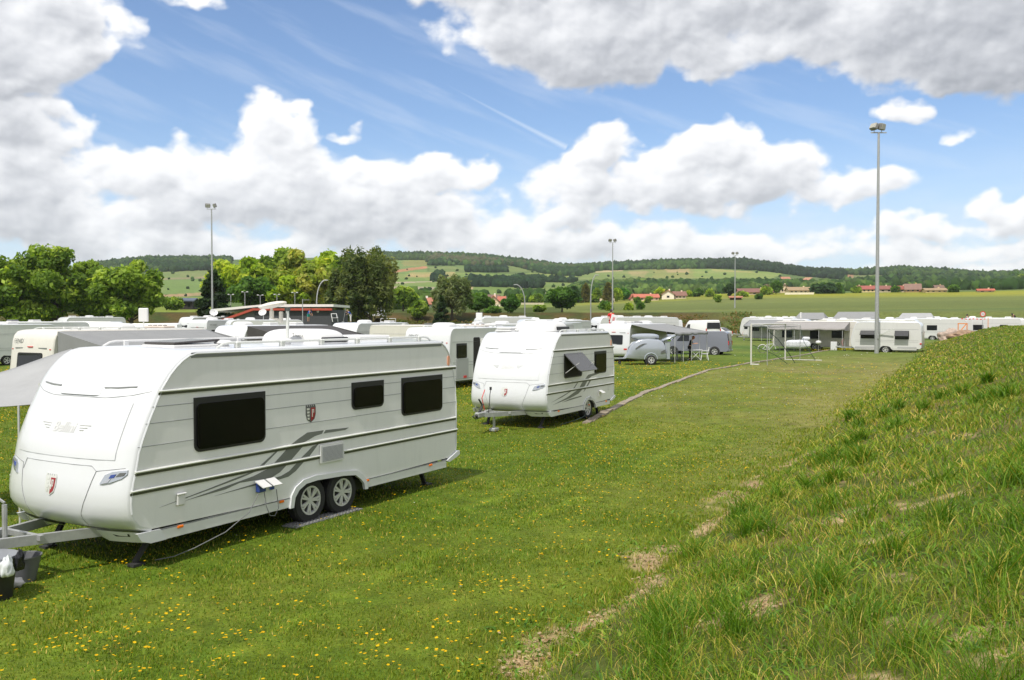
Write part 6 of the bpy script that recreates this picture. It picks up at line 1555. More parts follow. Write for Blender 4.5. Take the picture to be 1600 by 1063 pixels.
def tree(name, label, loc, ht, wid, kind='round', cols=((70, 105, 30), (95, 130, 40)), group=None, seed=1, leaf=.35, n=5000, trunk=.25, bare=0, trunks=1, dens=1.0):
    rs = np.random.RandomState(seed); root = empty(name, loc); tag(root, label, 'tree' if name not in ('bush',) else 'bush', group)
    rx = wid / 2; base = ht * (.12 if kind in ('round', 'tall') else .03 if kind != 'willow' else .10)
    C = []; Rd = []
    if kind in ('round', 'tall'):
        k = 34
        for i in range(k):
            d = rs.randn(3); d /= np.linalg.norm(d); q = rs.rand() ** .45
            zc = base + (ht - base) * .52; hz = (ht - base) * .5
            c = np.array([d[0] * rx * .78 * q, d[1] * rx * .78 * q, zc + d[2] * hz * .84 * q])
            c[:2] *= 1.12 - .35 * max(0, (c[2] - zc) / hz)
            r_ = rx * (.20 + .20 * rs.rand()); C.append(c); Rd.append([r_, r_, r_ * .8])
    elif kind == 'willow':
        for i in range(60):
            a = rs.rand() * 2 * PI; q = rs.rand() ** .5; z = base + (ht - base) * (.25 + .68 * rs.rand()); prof = math.sqrt(max(.05, 1 - ((z - ht * .50) / (ht * .52)) ** 2))
            r_ = rx * (.14 + .14 * rs.rand()); C.append([math.cos(a) * rx * q * prof * .88, math.sin(a) * rx * q * prof * .88, z]); Rd.append([r_, r_, r_ * 1.7])
    elif kind == 'conifer':
        for i in range(70):
            t = rs.rand() ** .8; z = base + (ht - base) * t; rr_ = rx * (1 - t) ** .8 * (.5 + .55 * rs.rand()); a = rs.rand() * 2 * PI
            r_ = rx * (.10 + .22 * (1 - t)); C.append([math.cos(a) * rr_, math.sin(a) * rr_, z]); Rd.append([r_, r_, r_ * .38])
    elif kind == 'bush':
        for i in range(16):
            a = rs.rand() * 2 * PI; q = rs.rand() ** .5; z = ht * (.2 + .6 * rs.rand()); r_ = rx * (.25 + .2 * rs.rand()); C.append([math.cos(a) * rx * .7 * q, math.sin(a) * rx * .7 * q, z]); Rd.append([r_, r_, min(r_, ht * .3)])
    C = np.array(C); Rd = np.array(Rd)
    V, F_, col = leaf_cloud(rs, C, Rd, n, leaf, cols, flat=.55 if kind != 'willow' else .3, down=.0)
    col = np.clip(col * 1.8, .002, .6)
    np_mesh('crown', V, F_, MATS['leaves'], cols=col, parent=root)
    mb = MB(); tr = ht * .018 + .05
    for q in range(trunks):
        ox = (q - (trunks - 1) / 2) * rx * .35; top = ht * (.55 if kind != 'conifer' else .9)
        P = [(ox, 0, -.2), (ox * 1.1 + .05, 0, top * .4), (ox * .9, .1, top * .75), (ox * .6, 0, top)]
        mb.tube(P, [tr * 1.4, tr, tr * .8, tr * .35], 8)
        for i in range(7 if kind != 'bush' else 0):
            a = rs.rand() * 2 * PI; z0 = top * (.35 + .5 * rs.rand()); l_ = rx * (.4 + .4 * rs.rand()); up_ = l_ * (.6 if kind != 'conifer' else .05)
            mb.tube([(ox, 0, z0), (ox + math.cos(a) * l_ * .5, math.sin(a) * l_ * .5, z0 + up_ * .5), (ox + math.cos(a) * l_, math.sin(a) * l_, z0 + up_)], [tr * .5, tr * .3, tr * .1], 6)
    mb.build('trunk', BARK, root)
    if bare:
        mb = MB()
        for i in range(bare):
            a = rs.rand() * 2 * PI; x0, y0 = math.cos(a) * rx * .15, math.sin(a) * rx * .15; z = ht * .55; P = [(x0, y0, z)]; ln = ht * (.30 + .18 * rs.rand()); dx, dy = math.cos(a) * .45, math.sin(a) * .3
            for s_ in range(5): dx += rs.randn() * .15; P.append((P[-1][0] + dx * ln / 5, P[-1][1] + dy * ln / 5, P[-1][2] + ln / 5))
            mb.tube(P, [.22, .18, .13, .10, .07, .03], 6)
            for s_ in range(6):
                b = P[rs.randint(2, 5)]; l2 = ln * .3; e_ = (b[0] + rs.randn() * l2 * .6, b[1] + rs.randn() * l2 * .5, b[2] + abs(rs.randn()) * l2 * .6); m_ = tuple((p_ + q_) / 2 + rs.randn() * .15 for p_, q_ in zip(b, e_)); mb.tube([b, m_, e_], [.08, .06, .02], 5)
        mb.build('bare_branches', mat('dead_wood', (.16, .12, .06), .9), root)
    return root
def spot(px_, y_base, lo=125):
    """where the slope is seen at that bearing and elevation"""
    u = (px_ - 800) / FOC; dd = np.concatenate([np.arange(lo, 1700, 2.0)]); x = u * dd; z = ground_h(x, dd)
    y = HOR - (z - EYE) / dd * FOC; i = np.argmax(y <= y_base) if (y <= y_base).any() else len(dd) - 1
    return float(x[i]), float(dd[i]), float(z[i])
def tree_px(name, label, px_, top, wpx, d=None, base=None, **k):
    if d is None: x, d, z = spot(px_, base)
    else: x = (px_ - 800) / FOC * d; z = H(x, d)
    ht = EYE + (HOR - top) / FOC * d - z
    return tree(name, label, (x, d, z - .05), ht, wpx / FOC * d, **k)
G1 = ((100, 120, 42), (82, 104, 36), (122, 138, 56), (70, 92, 32)); G2 = ((114, 134, 36), (90, 112, 28), (136, 150, 52)); GD = ((34, 52, 28), (44, 62, 32), (28, 42, 24)); GW = ((84, 92, 50), (68, 80, 42), (98, 104, 62), (60, 74, 38)); GY = ((116, 126, 46), (100, 116, 42), (132, 134, 62)); GM = ((64, 92, 36), (78, 106, 42), (54, 80, 32))
LR = 'plane trees in a row at the left'
for i, (px_, top, wd, d, lab) in enumerate(((25, 386, 120, 108, 'light green plane tree at the left border'), (88, 382, 115, 110, 'tallest light green plane tree of the left row'), (148, 406, 88, 114, 'lower light green tree between two taller plane trees'), (205, 391, 108, 108, 'light green plane tree at the right end of the left row'), (-45, 384, 110, 106, 'light green tree cut by the left border'))):
    tree_px('plane_tree', lab, px_, top, wd, d=d, cols=G1, seed=20 + i, leaf=.30, n=13000, group=LR)
tree_px('cedar', 'dark cedar behind the left floodlight mast', 334, 424, 84, d=118, kind='conifer', cols=GD, seed=31, leaf=.35, n=9000)
BG = 'big trees behind the clubhouse'
for i, (px_, top, wd, d, lab, cc) in enumerate(((352, 410, 70, 165, 'yellow green tree rising behind the dark cedar', G2), (392, 400, 84, 160, 'bright green lime tree right of the dark cedar', G2), (436, 390, 86, 172, 'tallest deep green tree behind the clubhouse', G1), (462, 393, 70, 160, 'olive tree over the clubhouse roof bend', GY), (487, 408, 64, 150, 'yellowish tree behind the curved lamp', GY), (505, 394, 76, 168, 'bright green tree left of the big willow', G2), (455, 430, 60, 148, 'fresh green tree low behind the clubhouse', G2), (532, 396, 60, 165, 'green tree half hidden by the big willow', G1), (400, 432, 70, 150, 'dark lower tree above the clubhouse lamps', GM))):
    tree_px('lime_tree', lab, px_, top, wd, d=d, cols=cc, seed=40 + i, leaf=.48, n=8000, group=BG)
tree_px('willow', 'large dark olive willow with two trunks beside the clubhouse', 568, 391, 112, d=125, kind='willow', cols=GW, seed=50, leaf=.36, n=17000, trunks=2)
tree_px('willow', 'lower left part of the willow group by the clubhouse end', 535, 424, 56, d=122, kind='willow', cols=GW, seed=51, leaf=.34, n=6000)
tree_px('orchard_tree', 'small round green tree right of the big willow', 630, 446, 44, d=172, cols=G1, seed=52, leaf=.4, n=4200)
tree_px('orchard_tree', 'small young tree on the lawn left of the cedar', 270, 466, 32, d=170, cols=G1, seed=53, leaf=.35, n=2500)
tree_px('dying_poplar', 'half dead tree with bare branches standing up from its crown', 706, 434, 66, d=150, kind='willow', cols=((96, 104, 70), (80, 92, 56), (70, 84, 46)), seed=54, leaf=.35, n=7000, bare=9)
tree_px('fir', 'dark fir at the foot of the half dead tree', 690, 462, 32, d=138, kind='conifer', cols=GD, seed=55, leaf=.28, n=4000)
tree_px('orchard_tree', 'green tree between the half dead tree and the houses', 748, 460, 46, d=160, cols=GM, seed=56, leaf=.42, n=4500)
tree_px('orchard_tree', 'mid green tree left of the dark fir', 655, 470, 34, d=150, cols=G1, seed=57, leaf=.4, n=2500)
tree_px('orchard_tree', 'lone round dark green tree right of the pink gabled house', 798, 463, 30, base=489, cols=((44, 72, 28), (58, 88, 34)), seed=58, leaf=.36, n=5000)
tree_px('orchard_tree', 'broad dark green tree left of the curved lamp', 878, 450, 52, base=488, cols=((50, 78, 30), (68, 96, 38), (40, 64, 28)), seed=59, leaf=.45, n=7000)
tree_px('bush', 'low bush between the two round trees', 842, 478, 22, base=488, kind='bush', cols=G1, seed=60, leaf=.4, n=1200)
tree_px('bush', 'low hedge bush right of the round lone tree', 770, 480, 34, base=489, kind='bush', cols=GM, seed=61, leaf=.45, n=1500)
MF = 'bushes in the green field below the houses'
for i, (px_, top, wd, bs, lab) in enumerate(((944, 471, 16, 484, 'bush in the field just left of the middle mast'), (981, 475, 15, 485, 'dark bush in the field right of the middle mast'), (996, 463, 12, 476, 'bush below the left end of the long orange roof'), (1012, 462, 12, 474, 'bush below the middle of the long orange roof'), (1001, 473, 9, 484, 'small bush below the other two by the orange roof'), (1121, 460, 12, 473, 'lone bush left of the small shed'), (1184, 460, 13, 468, 'round bush right of the small shed'), (952, 478, 10, 486, 'lowest bush at the edge of the field'))):
    tree_px('bush', lab, px_, top, wd, base=bs, kind='bush', cols=G1 if i % 2 else GM, seed=70 + i, leaf=.55, n=900, group=MF)
VT = 'trees among the houses'
VL = [(700, 452, 22, 478, GM, 'dark tree behind the half dead tree'), (812, 462, 14, 474, G1, 'tree right of the lone round tree among the houses'), (838, 461, 20, 475, G1, 'tree left of the small orange roofs'), (862, 456, 16, 474, GM, 'tree behind the broad dark green one'), (897, 448, 24, 474, ((44, 70, 32), (38, 58, 30)), 'dark tree left of the brownish conifers'),
      (915, 445, 17, 473, ((86, 84, 44), (70, 72, 38)), 'brownish conifer right of the curved lamp'), (932, 452, 16, 473, G1, 'green tree between the brownish conifers'), (950, 443, 15, 473, ((86, 84, 44), (70, 72, 38)), 'brownish conifer left of the middle mast'), (964, 452, 14, 472, G2, 'bright tree just right of the middle mast'), (975, 451, 14, 470, ((54, 96, 30), (66, 108, 36)), 'deep green tree left of the long orange roof'), (1031, 451, 13, 468, G2, 'bright tree between the long roof and the pale gable'),
      (1140, 443, 16, 463, ((40, 62, 30), (34, 52, 28)), 'dark tree left of the long brown roof'), (1160, 458, 16, 464, G1, 'green tree before the long brown roof'), (1212, 440, 18, 460, GM, 'tree between the brown roof and the beige tower'), (1196, 450, 18, 461, G1, 'tree at the end of the long brown roof'), (1290, 446, 46, 459, ((36, 58, 32), (46, 68, 36)), 'dark hedge of trees right of the long stone wall'), (1310, 444, 14, 459, GM, 'fir at the right end of the dark hedge'), (1338, 450, 12, 458, G1, 'small tree left of the tall mast'), (1400, 449, 12, 457, GM, 'tree between the red roofed houses'), (1490, 446, 16, 457, GM, 'tree right of the long tan farmhouse'),
      (1584, 426, 26, 438, GM, 'round tree on the ridge near the right border'), (1596, 428, 20, 444, G1, 'tree at the right border on the ridge'), (1090, 452, 16, 464, GM, 'tree right of the brown roofed house'), (1110, 455, 14, 464, G1, 'low tree before the valley wood'), (1075, 456, 12, 464, G2, 'small bright tree beside the pale gable')]
for i, (px_, top, wd, bs, cc, lab) in enumerate(VL):
    tree_px('village_tree', lab, px_, top, wd, base=bs, cols=cc, kind='conifer' if 'conifer' in lab or 'fir ' in lab else 'round', seed=100 + i, leaf=1.1, n=1300, group=VT)

# ---- far woods: one mass each
attr_mat('wood_leaves', rough=.8, spec=.1, transl=.0)
import bmesh
def ico(n):
    bm = bmesh.new(); bmesh.ops.create_icosphere(bm, subdivisions=n, radius=1.0); V = np.array([v.co[:] for v in bm.verts]); F_ = np.array([[v.index for v in f.verts] for f in bm.faces]); bm.free(); return V, F_
IV0, IF0 = ico(2); IV1, IF1 = ico(1)
def wood(name, label, polys, per=30.0, size=(2.8, 5.0), cols=((40, 66, 34), (56, 82, 40), (70, 92, 46)), seed=3, r0=400, r1=1750, keep=1.0, ncap=17000):
    rs = np.random.RandomState(seed); xs0 = min(p[0] for q in polys for p in q); xs1 = max(p[0] for q in polys for p in q)
    a0, a1 = math.atan((xs0 - 800) / FOC), math.atan((xs1 - 800) / FOC)
    n = int(abs(a1 - a0) * (r1 ** 2 - r0 ** 2) / 2 / per); r = np.sqrt(r0 ** 2 + rs.rand(n) * (r1 ** 2 - r0 ** 2)); a = a0 + rs.rand(n) * (a1 - a0)
    x, y = r * np.sin(a), r * np.cos(a); z = ground_h(x, y); px = 800 + FOC * x / y; py = HOR - (z - EYE) / y * FOC
    m = np.zeros(n, bool)
    wob = fbm(x * .012, y * .012, 3); 
    for q in polys: m |= pip(q, px + wob * 8, py + wob * 1.2)
    m &= (rs.rand(n) < keep)
    x, y, z, r = x[m], y[m], z[m], r[m]
    if len(x) > ncap: s_ = rs.choice(len(x), ncap, replace=False); x, y, z, r = x[s_], y[s_], z[s_], r[s_]
    n = len(x); s = (size[0] + rs.rand(n) * (size[1] - size[0])) * (.8 + .3 * rs.rand(n))
    IV, IF = (IV1, IF1) if r0 >= 600 else (IV0, IF0)
    k = len(IV); jit = 1 + .28 * rs.randn(n, k).clip(-1.2, 1.2)
    V = IV[None] * jit[..., None] * s[:, None, None] * np.array([1, 1, 1.15]); V = V + np.stack([x, y, z + s * .55], -1)[:, None]
    F_ = (np.arange(n) * k)[:, None, None] + IF[None]
    cl = np.array([srgb(*c) for c in cols]) / 1.6; big = fbm(x * .006, y * .006, 3); ci = np.clip(((big * 1.6 + .5 + .35 * rs.randn(n)) * len(cols)), 0, len(cols) - 1).astype(int)
    col = cl[ci] * (1 + .18 * rs.randn(n, 1)).clip(.5, 1.6); C_ = np.repeat(col[:, None], k, 1) * (1 + .15 * rs.randn(n, k, 1))
    o = np_mesh(name, V.reshape(-1, 3), F_.reshape(-1, 3), MATS['wood_leaves'], cols=np.clip(C_, .004, .6).reshape(-1, 3), smooth=False)
    tag(o, label, 'woodland', kind='stuff')
wood('woodland', 'dark wood along the ridge at the left', [[(120, 380), (360, 380), (360, 421), (228, 427), (120, 440)], [(560, 380), (672, 380), (672, 407), (590, 408)]], seed=3, r0=900)
wood('woodland', 'wood covering the highest hill in the middle', [[(665, 380), (905, 380), (905, 432), (850, 428), (800, 416), (668, 415)]], seed=4, r0=850, cols=((44, 72, 38), (62, 92, 46), (78, 106, 52), (92, 94, 66)), per=28)
wood('woodland', 'wood running over the saddle between the two hills', [[(850, 380), (1090, 380), (1090, 420), (1020, 421), (930, 424), (905, 432), (880, 432), (850, 426)]], seed=5, r0=800, cols=((40, 66, 34), (58, 88, 40), (74, 102, 48)))
wood('woodland', 'dark wood on the right hand hill top', [[(1085, 380), (1320, 380), (1320, 438), (1250, 432), (1200, 425), (1150, 421), (1085, 420)]], seed=6, r0=800, cols=((30, 50, 30), (38, 60, 34), (50, 72, 40)))
wood('woodland', 'broken wood along the low ridge at the right', [[(1300, 380), (1700, 380), (1700, 438), (1560, 440), (1500, 435), (1450, 431), (1310, 430)], [(1440, 438), (1620, 441), (1620, 450), (1330, 449), (1330, 444)]], seed=7, r0=600, keep=.45, cols=((42, 66, 36), (60, 86, 42), (76, 100, 48)))
wood('valley_wood', 'mixed green wood in the valley behind the houses', [[(890, 450), (960, 445), (1080, 446), (1200, 446), (1320, 449), (1320, 456), (1220, 452), (1200, 456), (1080, 461), (985, 461), (905, 470), (890, 455)]], seed=8, r0=430, r1=1300, size=(2.0, 3.8), per=26, cols=((50, 78, 36), (62, 92, 40), (78, 106, 48), (98, 122, 58)), ncap=9000)
wood('valley_wood', 'trees and gardens of the village at the right', [[(1320, 438), (1620, 440), (1620, 455), (1480, 453), (1320, 455)]], seed=9, r0=480, r1=1200, size=(1.8, 3.4), per=60, keep=.45, cols=((56, 84, 38), (74, 104, 44), (96, 120, 54)), ncap=4000)
wood('hedgerow', 'dark hedgerows between the vineyards in the middle', [[(735, 441), (800, 440), (842, 443), (842, 449), (736, 448)], [(728, 422), (792, 422), (792, 425.5), (728, 425.5)], [(806, 437), (840, 436), (842, 451), (804, 450)], [(676, 431), (690, 430), (692, 440), (676, 441)], [(836, 439), (900, 440), (900, 442), (836, 441.5)]], seed=10, r0=500, r1=1400, size=(2.6, 4.2), per=30, cols=((34, 58, 36), (48, 74, 42)), ncap=2500)
wood('garden_trees', 'greenery round the houses in the middle distance', [[(600, 468), (760, 470), (760, 478), (600, 484)], [(790, 464), (905, 463), (905, 474), (800, 473)], [(905, 458), (985, 458), (985, 467), (905, 470)]], seed=11, r0=180, r1=700, size=(1.6, 3.0), per=18, keep=.6, cols=((58, 86, 38), (76, 108, 46), (96, 124, 56)), ncap=2600)
wood('vineyard_bushes', 'single bushes and little trees scattered over the vineyards', [[(228, 424), (340, 424), (340, 465), (228, 465)], [(608, 410), (905, 430), (905, 470), (608, 460)], [(905, 424), (1230, 426), (1230, 440), (905, 440)], [(1310, 430), (1450, 432), (1450, 444), (1310, 440)]], seed=12, r0=500, r1=1500, size=(.9, 2.0), per=1800, keep=.6, cols=((40, 66, 34), (60, 88, 42)), ncap=600)
# rough hedge bank beyond the last row
rs = np.random.RandomState(5)
def hedge(name, label, d0, d1, a0, a1, n, size, cols, seed):
    rs = np.random.RandomState(seed); px = a0 + rs.rand(n) * (a1 - a0); d = d0 + rs.rand(n) * (d1 - d0); x = (px - 800) / FOC * d; z = ground_h(x, d)
    k = fbm(x * .12, d * .12, 3) > -.25; x, d, z = x[k], d[k], z[k]; n = len(x)
    C = np.stack([x, d, z + .15], -1); Rd = np.stack([.9 + .9 * rs.rand(n)] * 2 + [.2 + .25 * rs.rand(n)], -1)
    V, F_, col = leaf_cloud(rs, C, Rd, n * 22, size, cols); o = np_mesh(name, V, F_, MATS['leaves'], cols=col); tag(o, label, 'hedge', kind='stuff')
hedge('hedge', 'rough brownish hedge bank beyond the last row of caravans', 132, 150, 600, 1175, 420, .22, ((112, 104, 60), (92, 100, 48), (132, 110, 74), (84, 106, 48)), 4)

# ------------------------------------------------------------------ houses of the villages
def house(label, x0, x1, yr, ye, yb, roof, wall, gable=0, group='houses of the villages', name='house', chim=True, wins=3, cat='house'):
    """x0..x1 = walls, yr ridge, ye eave, yb foot (photo bearings); gable: 1 = gable end towards the viewer"""
    xc = (x0 + x1) / 2; x, d, z = spot(xc, yb); W_ = (x1 - x0) / FOC * d; hr = (yb - yr) / FOC * d; he = (yb - ye) / FOC * d
    root = empty(name, (x, d, z), -math.atan(x / d) * .6 + rng.uniform(-.12, .12)); tag(root, label, cat, group)
    D = max(6.0, min(12, W_ * .8)); RM = mat('roof_%d_%d_%d' % roof, [q * .62 + .035 for q in srgb(*roof)], .85, vary=.22, vscale=.7); WM = mat('wall_%d_%d_%d' % wall, srgb(*wall), .9, vary=.08, vscale=.5)
    a, b = (W_ / 2, D / 2)
    mb = MB()
    if gable: mb.add([(-a, 0, -3), (a, 0, -3), (a, 0, he), (0, 0, hr), (-a, 0, he), (-a, D, -3), (a, D, -3), (a, D, he), (0, D, hr), (-a, D, he)], [(0, 1, 2, 3, 4), (9, 8, 7, 6, 5), (1, 6, 7, 2), (0, 4, 9, 5)])
    else: mb.add([(-a, 0, -3), (a, 0, -3), (a, 0, he), (-a, 0, he), (-a, D, -3), (a, D, -3), (a, D, he), (-a, D, he), (-a, b, hr), (a, b, hr)], [(0, 1, 2, 3), (4, 7, 6, 5), (0, 3, 8, 7, 4), (1, 5, 6, 9, 2)])
    mb.build('wall', WM, root, smooth=False)
    mb = MB(); o_ = .5; t = .22
    if gable:
        s = (hr - he) / a
        for sg in (-1, 1): mb.add([(0, -o_, hr + t), (sg * (a + o_), -o_, he - s * o_ + t), (sg * (a + o_), D + o_, he - s * o_ + t), (0, D + o_, hr + t), (0, -o_, hr + .02), (sg * (a + o_), -o_, he - s * o_ + .02), (sg * (a + o_), D + o_, he - s * o_ + .02), (0, D + o_, hr + .02)], [(0, 1, 2, 3), (7, 6, 5, 4), (0, 4, 5, 1), (1, 5, 6, 2), (2, 6, 7, 3)])
    else:
        s = (hr - he) / b
        for (yy, sg) in ((0, -1), (D, 1)): mb.add([(-a - o_, b, hr + t), (a + o_, b, hr + t), (a + o_, yy + sg * o_, he - s * o_ + t), (-a - o_, yy + sg * o_, he - s * o_ + t), (-a - o_, b, hr + .02), (a + o_, b, hr + .02), (a + o_, yy + sg * o_, he - s * o_ + .02), (-a - o_, yy + sg * o_, he - s * o_ + .02)], [(0, 1, 2, 3), (7, 6, 5, 4), (2, 6, 7, 3), (0, 3, 7, 4), (1, 5, 6, 2)])
    rf = mb.build('roof', RM, root, smooth=False)
    if chim: mb = MB(); mb.box((a * .4 if not gable else .6, b, hr + .1), (.6, .6, 1.1)); mb.build('chimney', WM, rf, smooth=False)
    for i in range(wins):
        mb = MB(); xx = -a + W_ * (i + .5 + rng.uniform(-.1, .1)) / wins; hh = min(1.4, he * .4); mb.box((xx, -.02, he * .52), (min(1.1, W_ / wins * .4), .1, hh)); mb.build('window', GLASS, root, smooth=False)
OR_ = (196, 124, 92); RB = (146, 96, 76); TN = (180, 150, 108); PK = (228, 200, 176); WH = (228, 224, 212); BG_ = (208, 190, 160); BR = (128, 96, 76)
house('house with a bright orange roof right of the small round tree', 649, 674, 466, 475, 481, OR_, WH)
house('white house with a brown roof behind the pink gabled one', 757, 778, 461, 467, 475, BR, WH)
house('pink gabled house with an orange red roof beside the half dead tree', 763, 779, 463, 470, 478, (200, 108, 84), PK, 1, wins=1)
house('orange red roof wing right of the pink gable', 779, 788, 464, 471, 477, (206, 110, 80), PK, wins=1, chim=False)
house('small white gable left of the lone round tree', 786, 794, 463, 467, 473, (180, 150, 120), WH, 1, wins=1, chim=False)
house('house with an orange roof behind the lone round tree', 799, 817, 461, 466, 472, OR_, WH)
house('narrow cream house left of the small street lamp', 826, 832, 461, 465, 472, (206, 140, 104), PK, 1, wins=1, chim=False)
house('small house with a red roof left of the broad dark tree', 846, 857, 459, 464, 471, (200, 104, 84), WH, wins=2)
house('small house with a dull red roof just behind the broad dark tree', 858, 866, 460, 464, 470, RB, WH, wins=1)
house('tiny white gable right of the broad dark tree', 899, 908, 463, 468, 473, (170, 140, 110), WH, 1, wins=1, chim=False)
house('long low building with an orange roof right of the middle mast', 992, 1029, 460, 465, 470, (214, 112, 80), PK, wins=5)
house('pink gable end at the left of the long orange roof', 985, 995, 460, 466, 470, (214, 112, 80), PK, 1, wins=1, chim=False)
house('pale gabled house with an orange roof right of the long building', 1034, 1053, 454, 460, 468, OR_, (232, 222, 204), 1, wins=1)
house('pale house with a brown red roof joined to the gabled one', 1054, 1072, 456, 462, 467, RB, (224, 204, 180), wins=3)
house('long low farm with a brown red roof behind the farthest mast', 1153, 1206, 451, 457, 461, (142, 88, 72), BG_, wins=5)
house('small brown roofed barn at the right end of the long low farm', 1192, 1206, 445, 452, 459, BR, BG_, 1, wins=1, chim=False)
house('beige tower house with a pointed brown roof', 1219, 1232, 445, 450, 458, BR, BG_, 1, wins=2)
house('long house with a tan tiled roof right of the beige tower', 1233, 1269, 449, 454, 459, TN, (222, 204, 172), wins=5)
house('left orange roof of the upper hamlet', 1221, 1234, 433, 436, 440, (196, 128, 96), BG_, wins=2, chim=False)
house('middle orange roof of the upper hamlet', 1246, 1262, 436, 440, 445, (202, 130, 100), PK, wins=2)
house('ochre house of the upper hamlet', 1258, 1268, 434, 438, 443, (190, 140, 104), TN, wins=1)
house('right orange roof of the upper hamlet', 1282, 1294, 440, 443, 447, (206, 132, 92), BG_, wins=2)
house('house with a tan gable left of the tall mast', 1336, 1346, 447, 451, 457, (180, 104, 78), BG_, 1, wins=1)
house('cream fronted house with a red roof touching the tall mast', 1347, 1366, 447, 452, 457, (176, 82, 66), (232, 206, 150), wins=3)
house('house with a dull red roof right behind the tall mast', 1374, 1392, 447, 452, 457, (152, 84, 70), BG_, wins=2)
house('house with a dark red roof left of the big brown roof', 1404, 1415, 447, 452, 457, (168, 82, 60), BG_, wins=1)
house('farmhouse with the biggest brown roof of the right village', 1415, 1437, 444, 452, 457, (150, 112, 96), TN, wins=3)
house('little orange roofed annex of the brown roofed farmhouse', 1438, 1447, 453, 455, 457, (214, 104, 66), BG_, wins=1, chim=False)
house('long tan farmhouse at the right of the village', 1447, 1478, 451, 454, 457.5, TN, (216, 190, 146), wins=4)
house('house with a steep brown roof behind the long tan farmhouse', 1462, 1474, 446, 451, 455, BR, TN, wins=1)
house('flat orange roof in the gardens near the right border', 1529, 1551, 452, 454.5, 457, (206, 100, 68), BG_, wins=2)
house('cream villa on the ridge near the right border', 1512, 1522, 438, 441, 444, TN, (226, 206, 170), wins=2)
house('orange roofed villa on the ridge skyline at the right', 1538, 1547, 431, 434, 437, (204, 120, 84), PK, wins=1)
house('yellow fronted villa on the ridge skyline at the right border', 1566, 1574, 430, 433, 436, (210, 160, 90), TN, wins=1)
house('beige villa below the ridge near the right border', 1540, 1550, 443, 446, 450, (176, 130, 104), BG_, wins=2)
house('small pinkish house in the green under the ridge', 1470, 1480, 430, 432, 435, (190, 150, 120), PK, wins=1, chim=False)
house('dark walled hall with a blue grey roof left of the cedar', 281, 300, 467, 471, 484, (84, 98, 122), (52, 48, 48), name='hall', wins=2, chim=False, cat='building', group=None)
house('low shed with an orange roof and dark front in the field', 1141, 1158, 463.5, 465.5, 469, (200, 130, 90), (60, 36, 30), name='shed', wins=0, chim=False, cat='shed', group=None)
def longwall(label, x0, x1, yt, yb, c):
    x, d, z = spot((x0 + x1) / 2, yb); L = (x1 - x0) / FOC * d; h_ = (yb - yt) / FOC * d; mb = MB(); mb.box((0, 0, h_ / 2 - .5), (L, .5, h_ + 1)); mb.box((0, 0, h_ + .05), (L + .1, .7, .12))
    o = mb.build('garden_wall', mat('wall_%d_%d_%d' % c, srgb(*c), .9, vary=.08, vscale=.5), None, smooth=False); o.location = (x, d, z); tag(o, label, 'wall')
longwall('long white garden wall below the pink gabled house', 764, 789, 476, 479, (230, 218, 196))
longwall('white garden wall below the small street lamp', 814, 850, 474, 476, (226, 214, 190))
longwall('white wall left of the middle mast', 922, 937, 467, 473, (226, 212, 190)); longwall('white wall crossed by the middle mast', 937, 960, 467, 473, (226, 212, 190))
longwall('pale stone wall under the tan tiled house', 1226, 1271, 457.5, 460.5, (232, 222, 200))
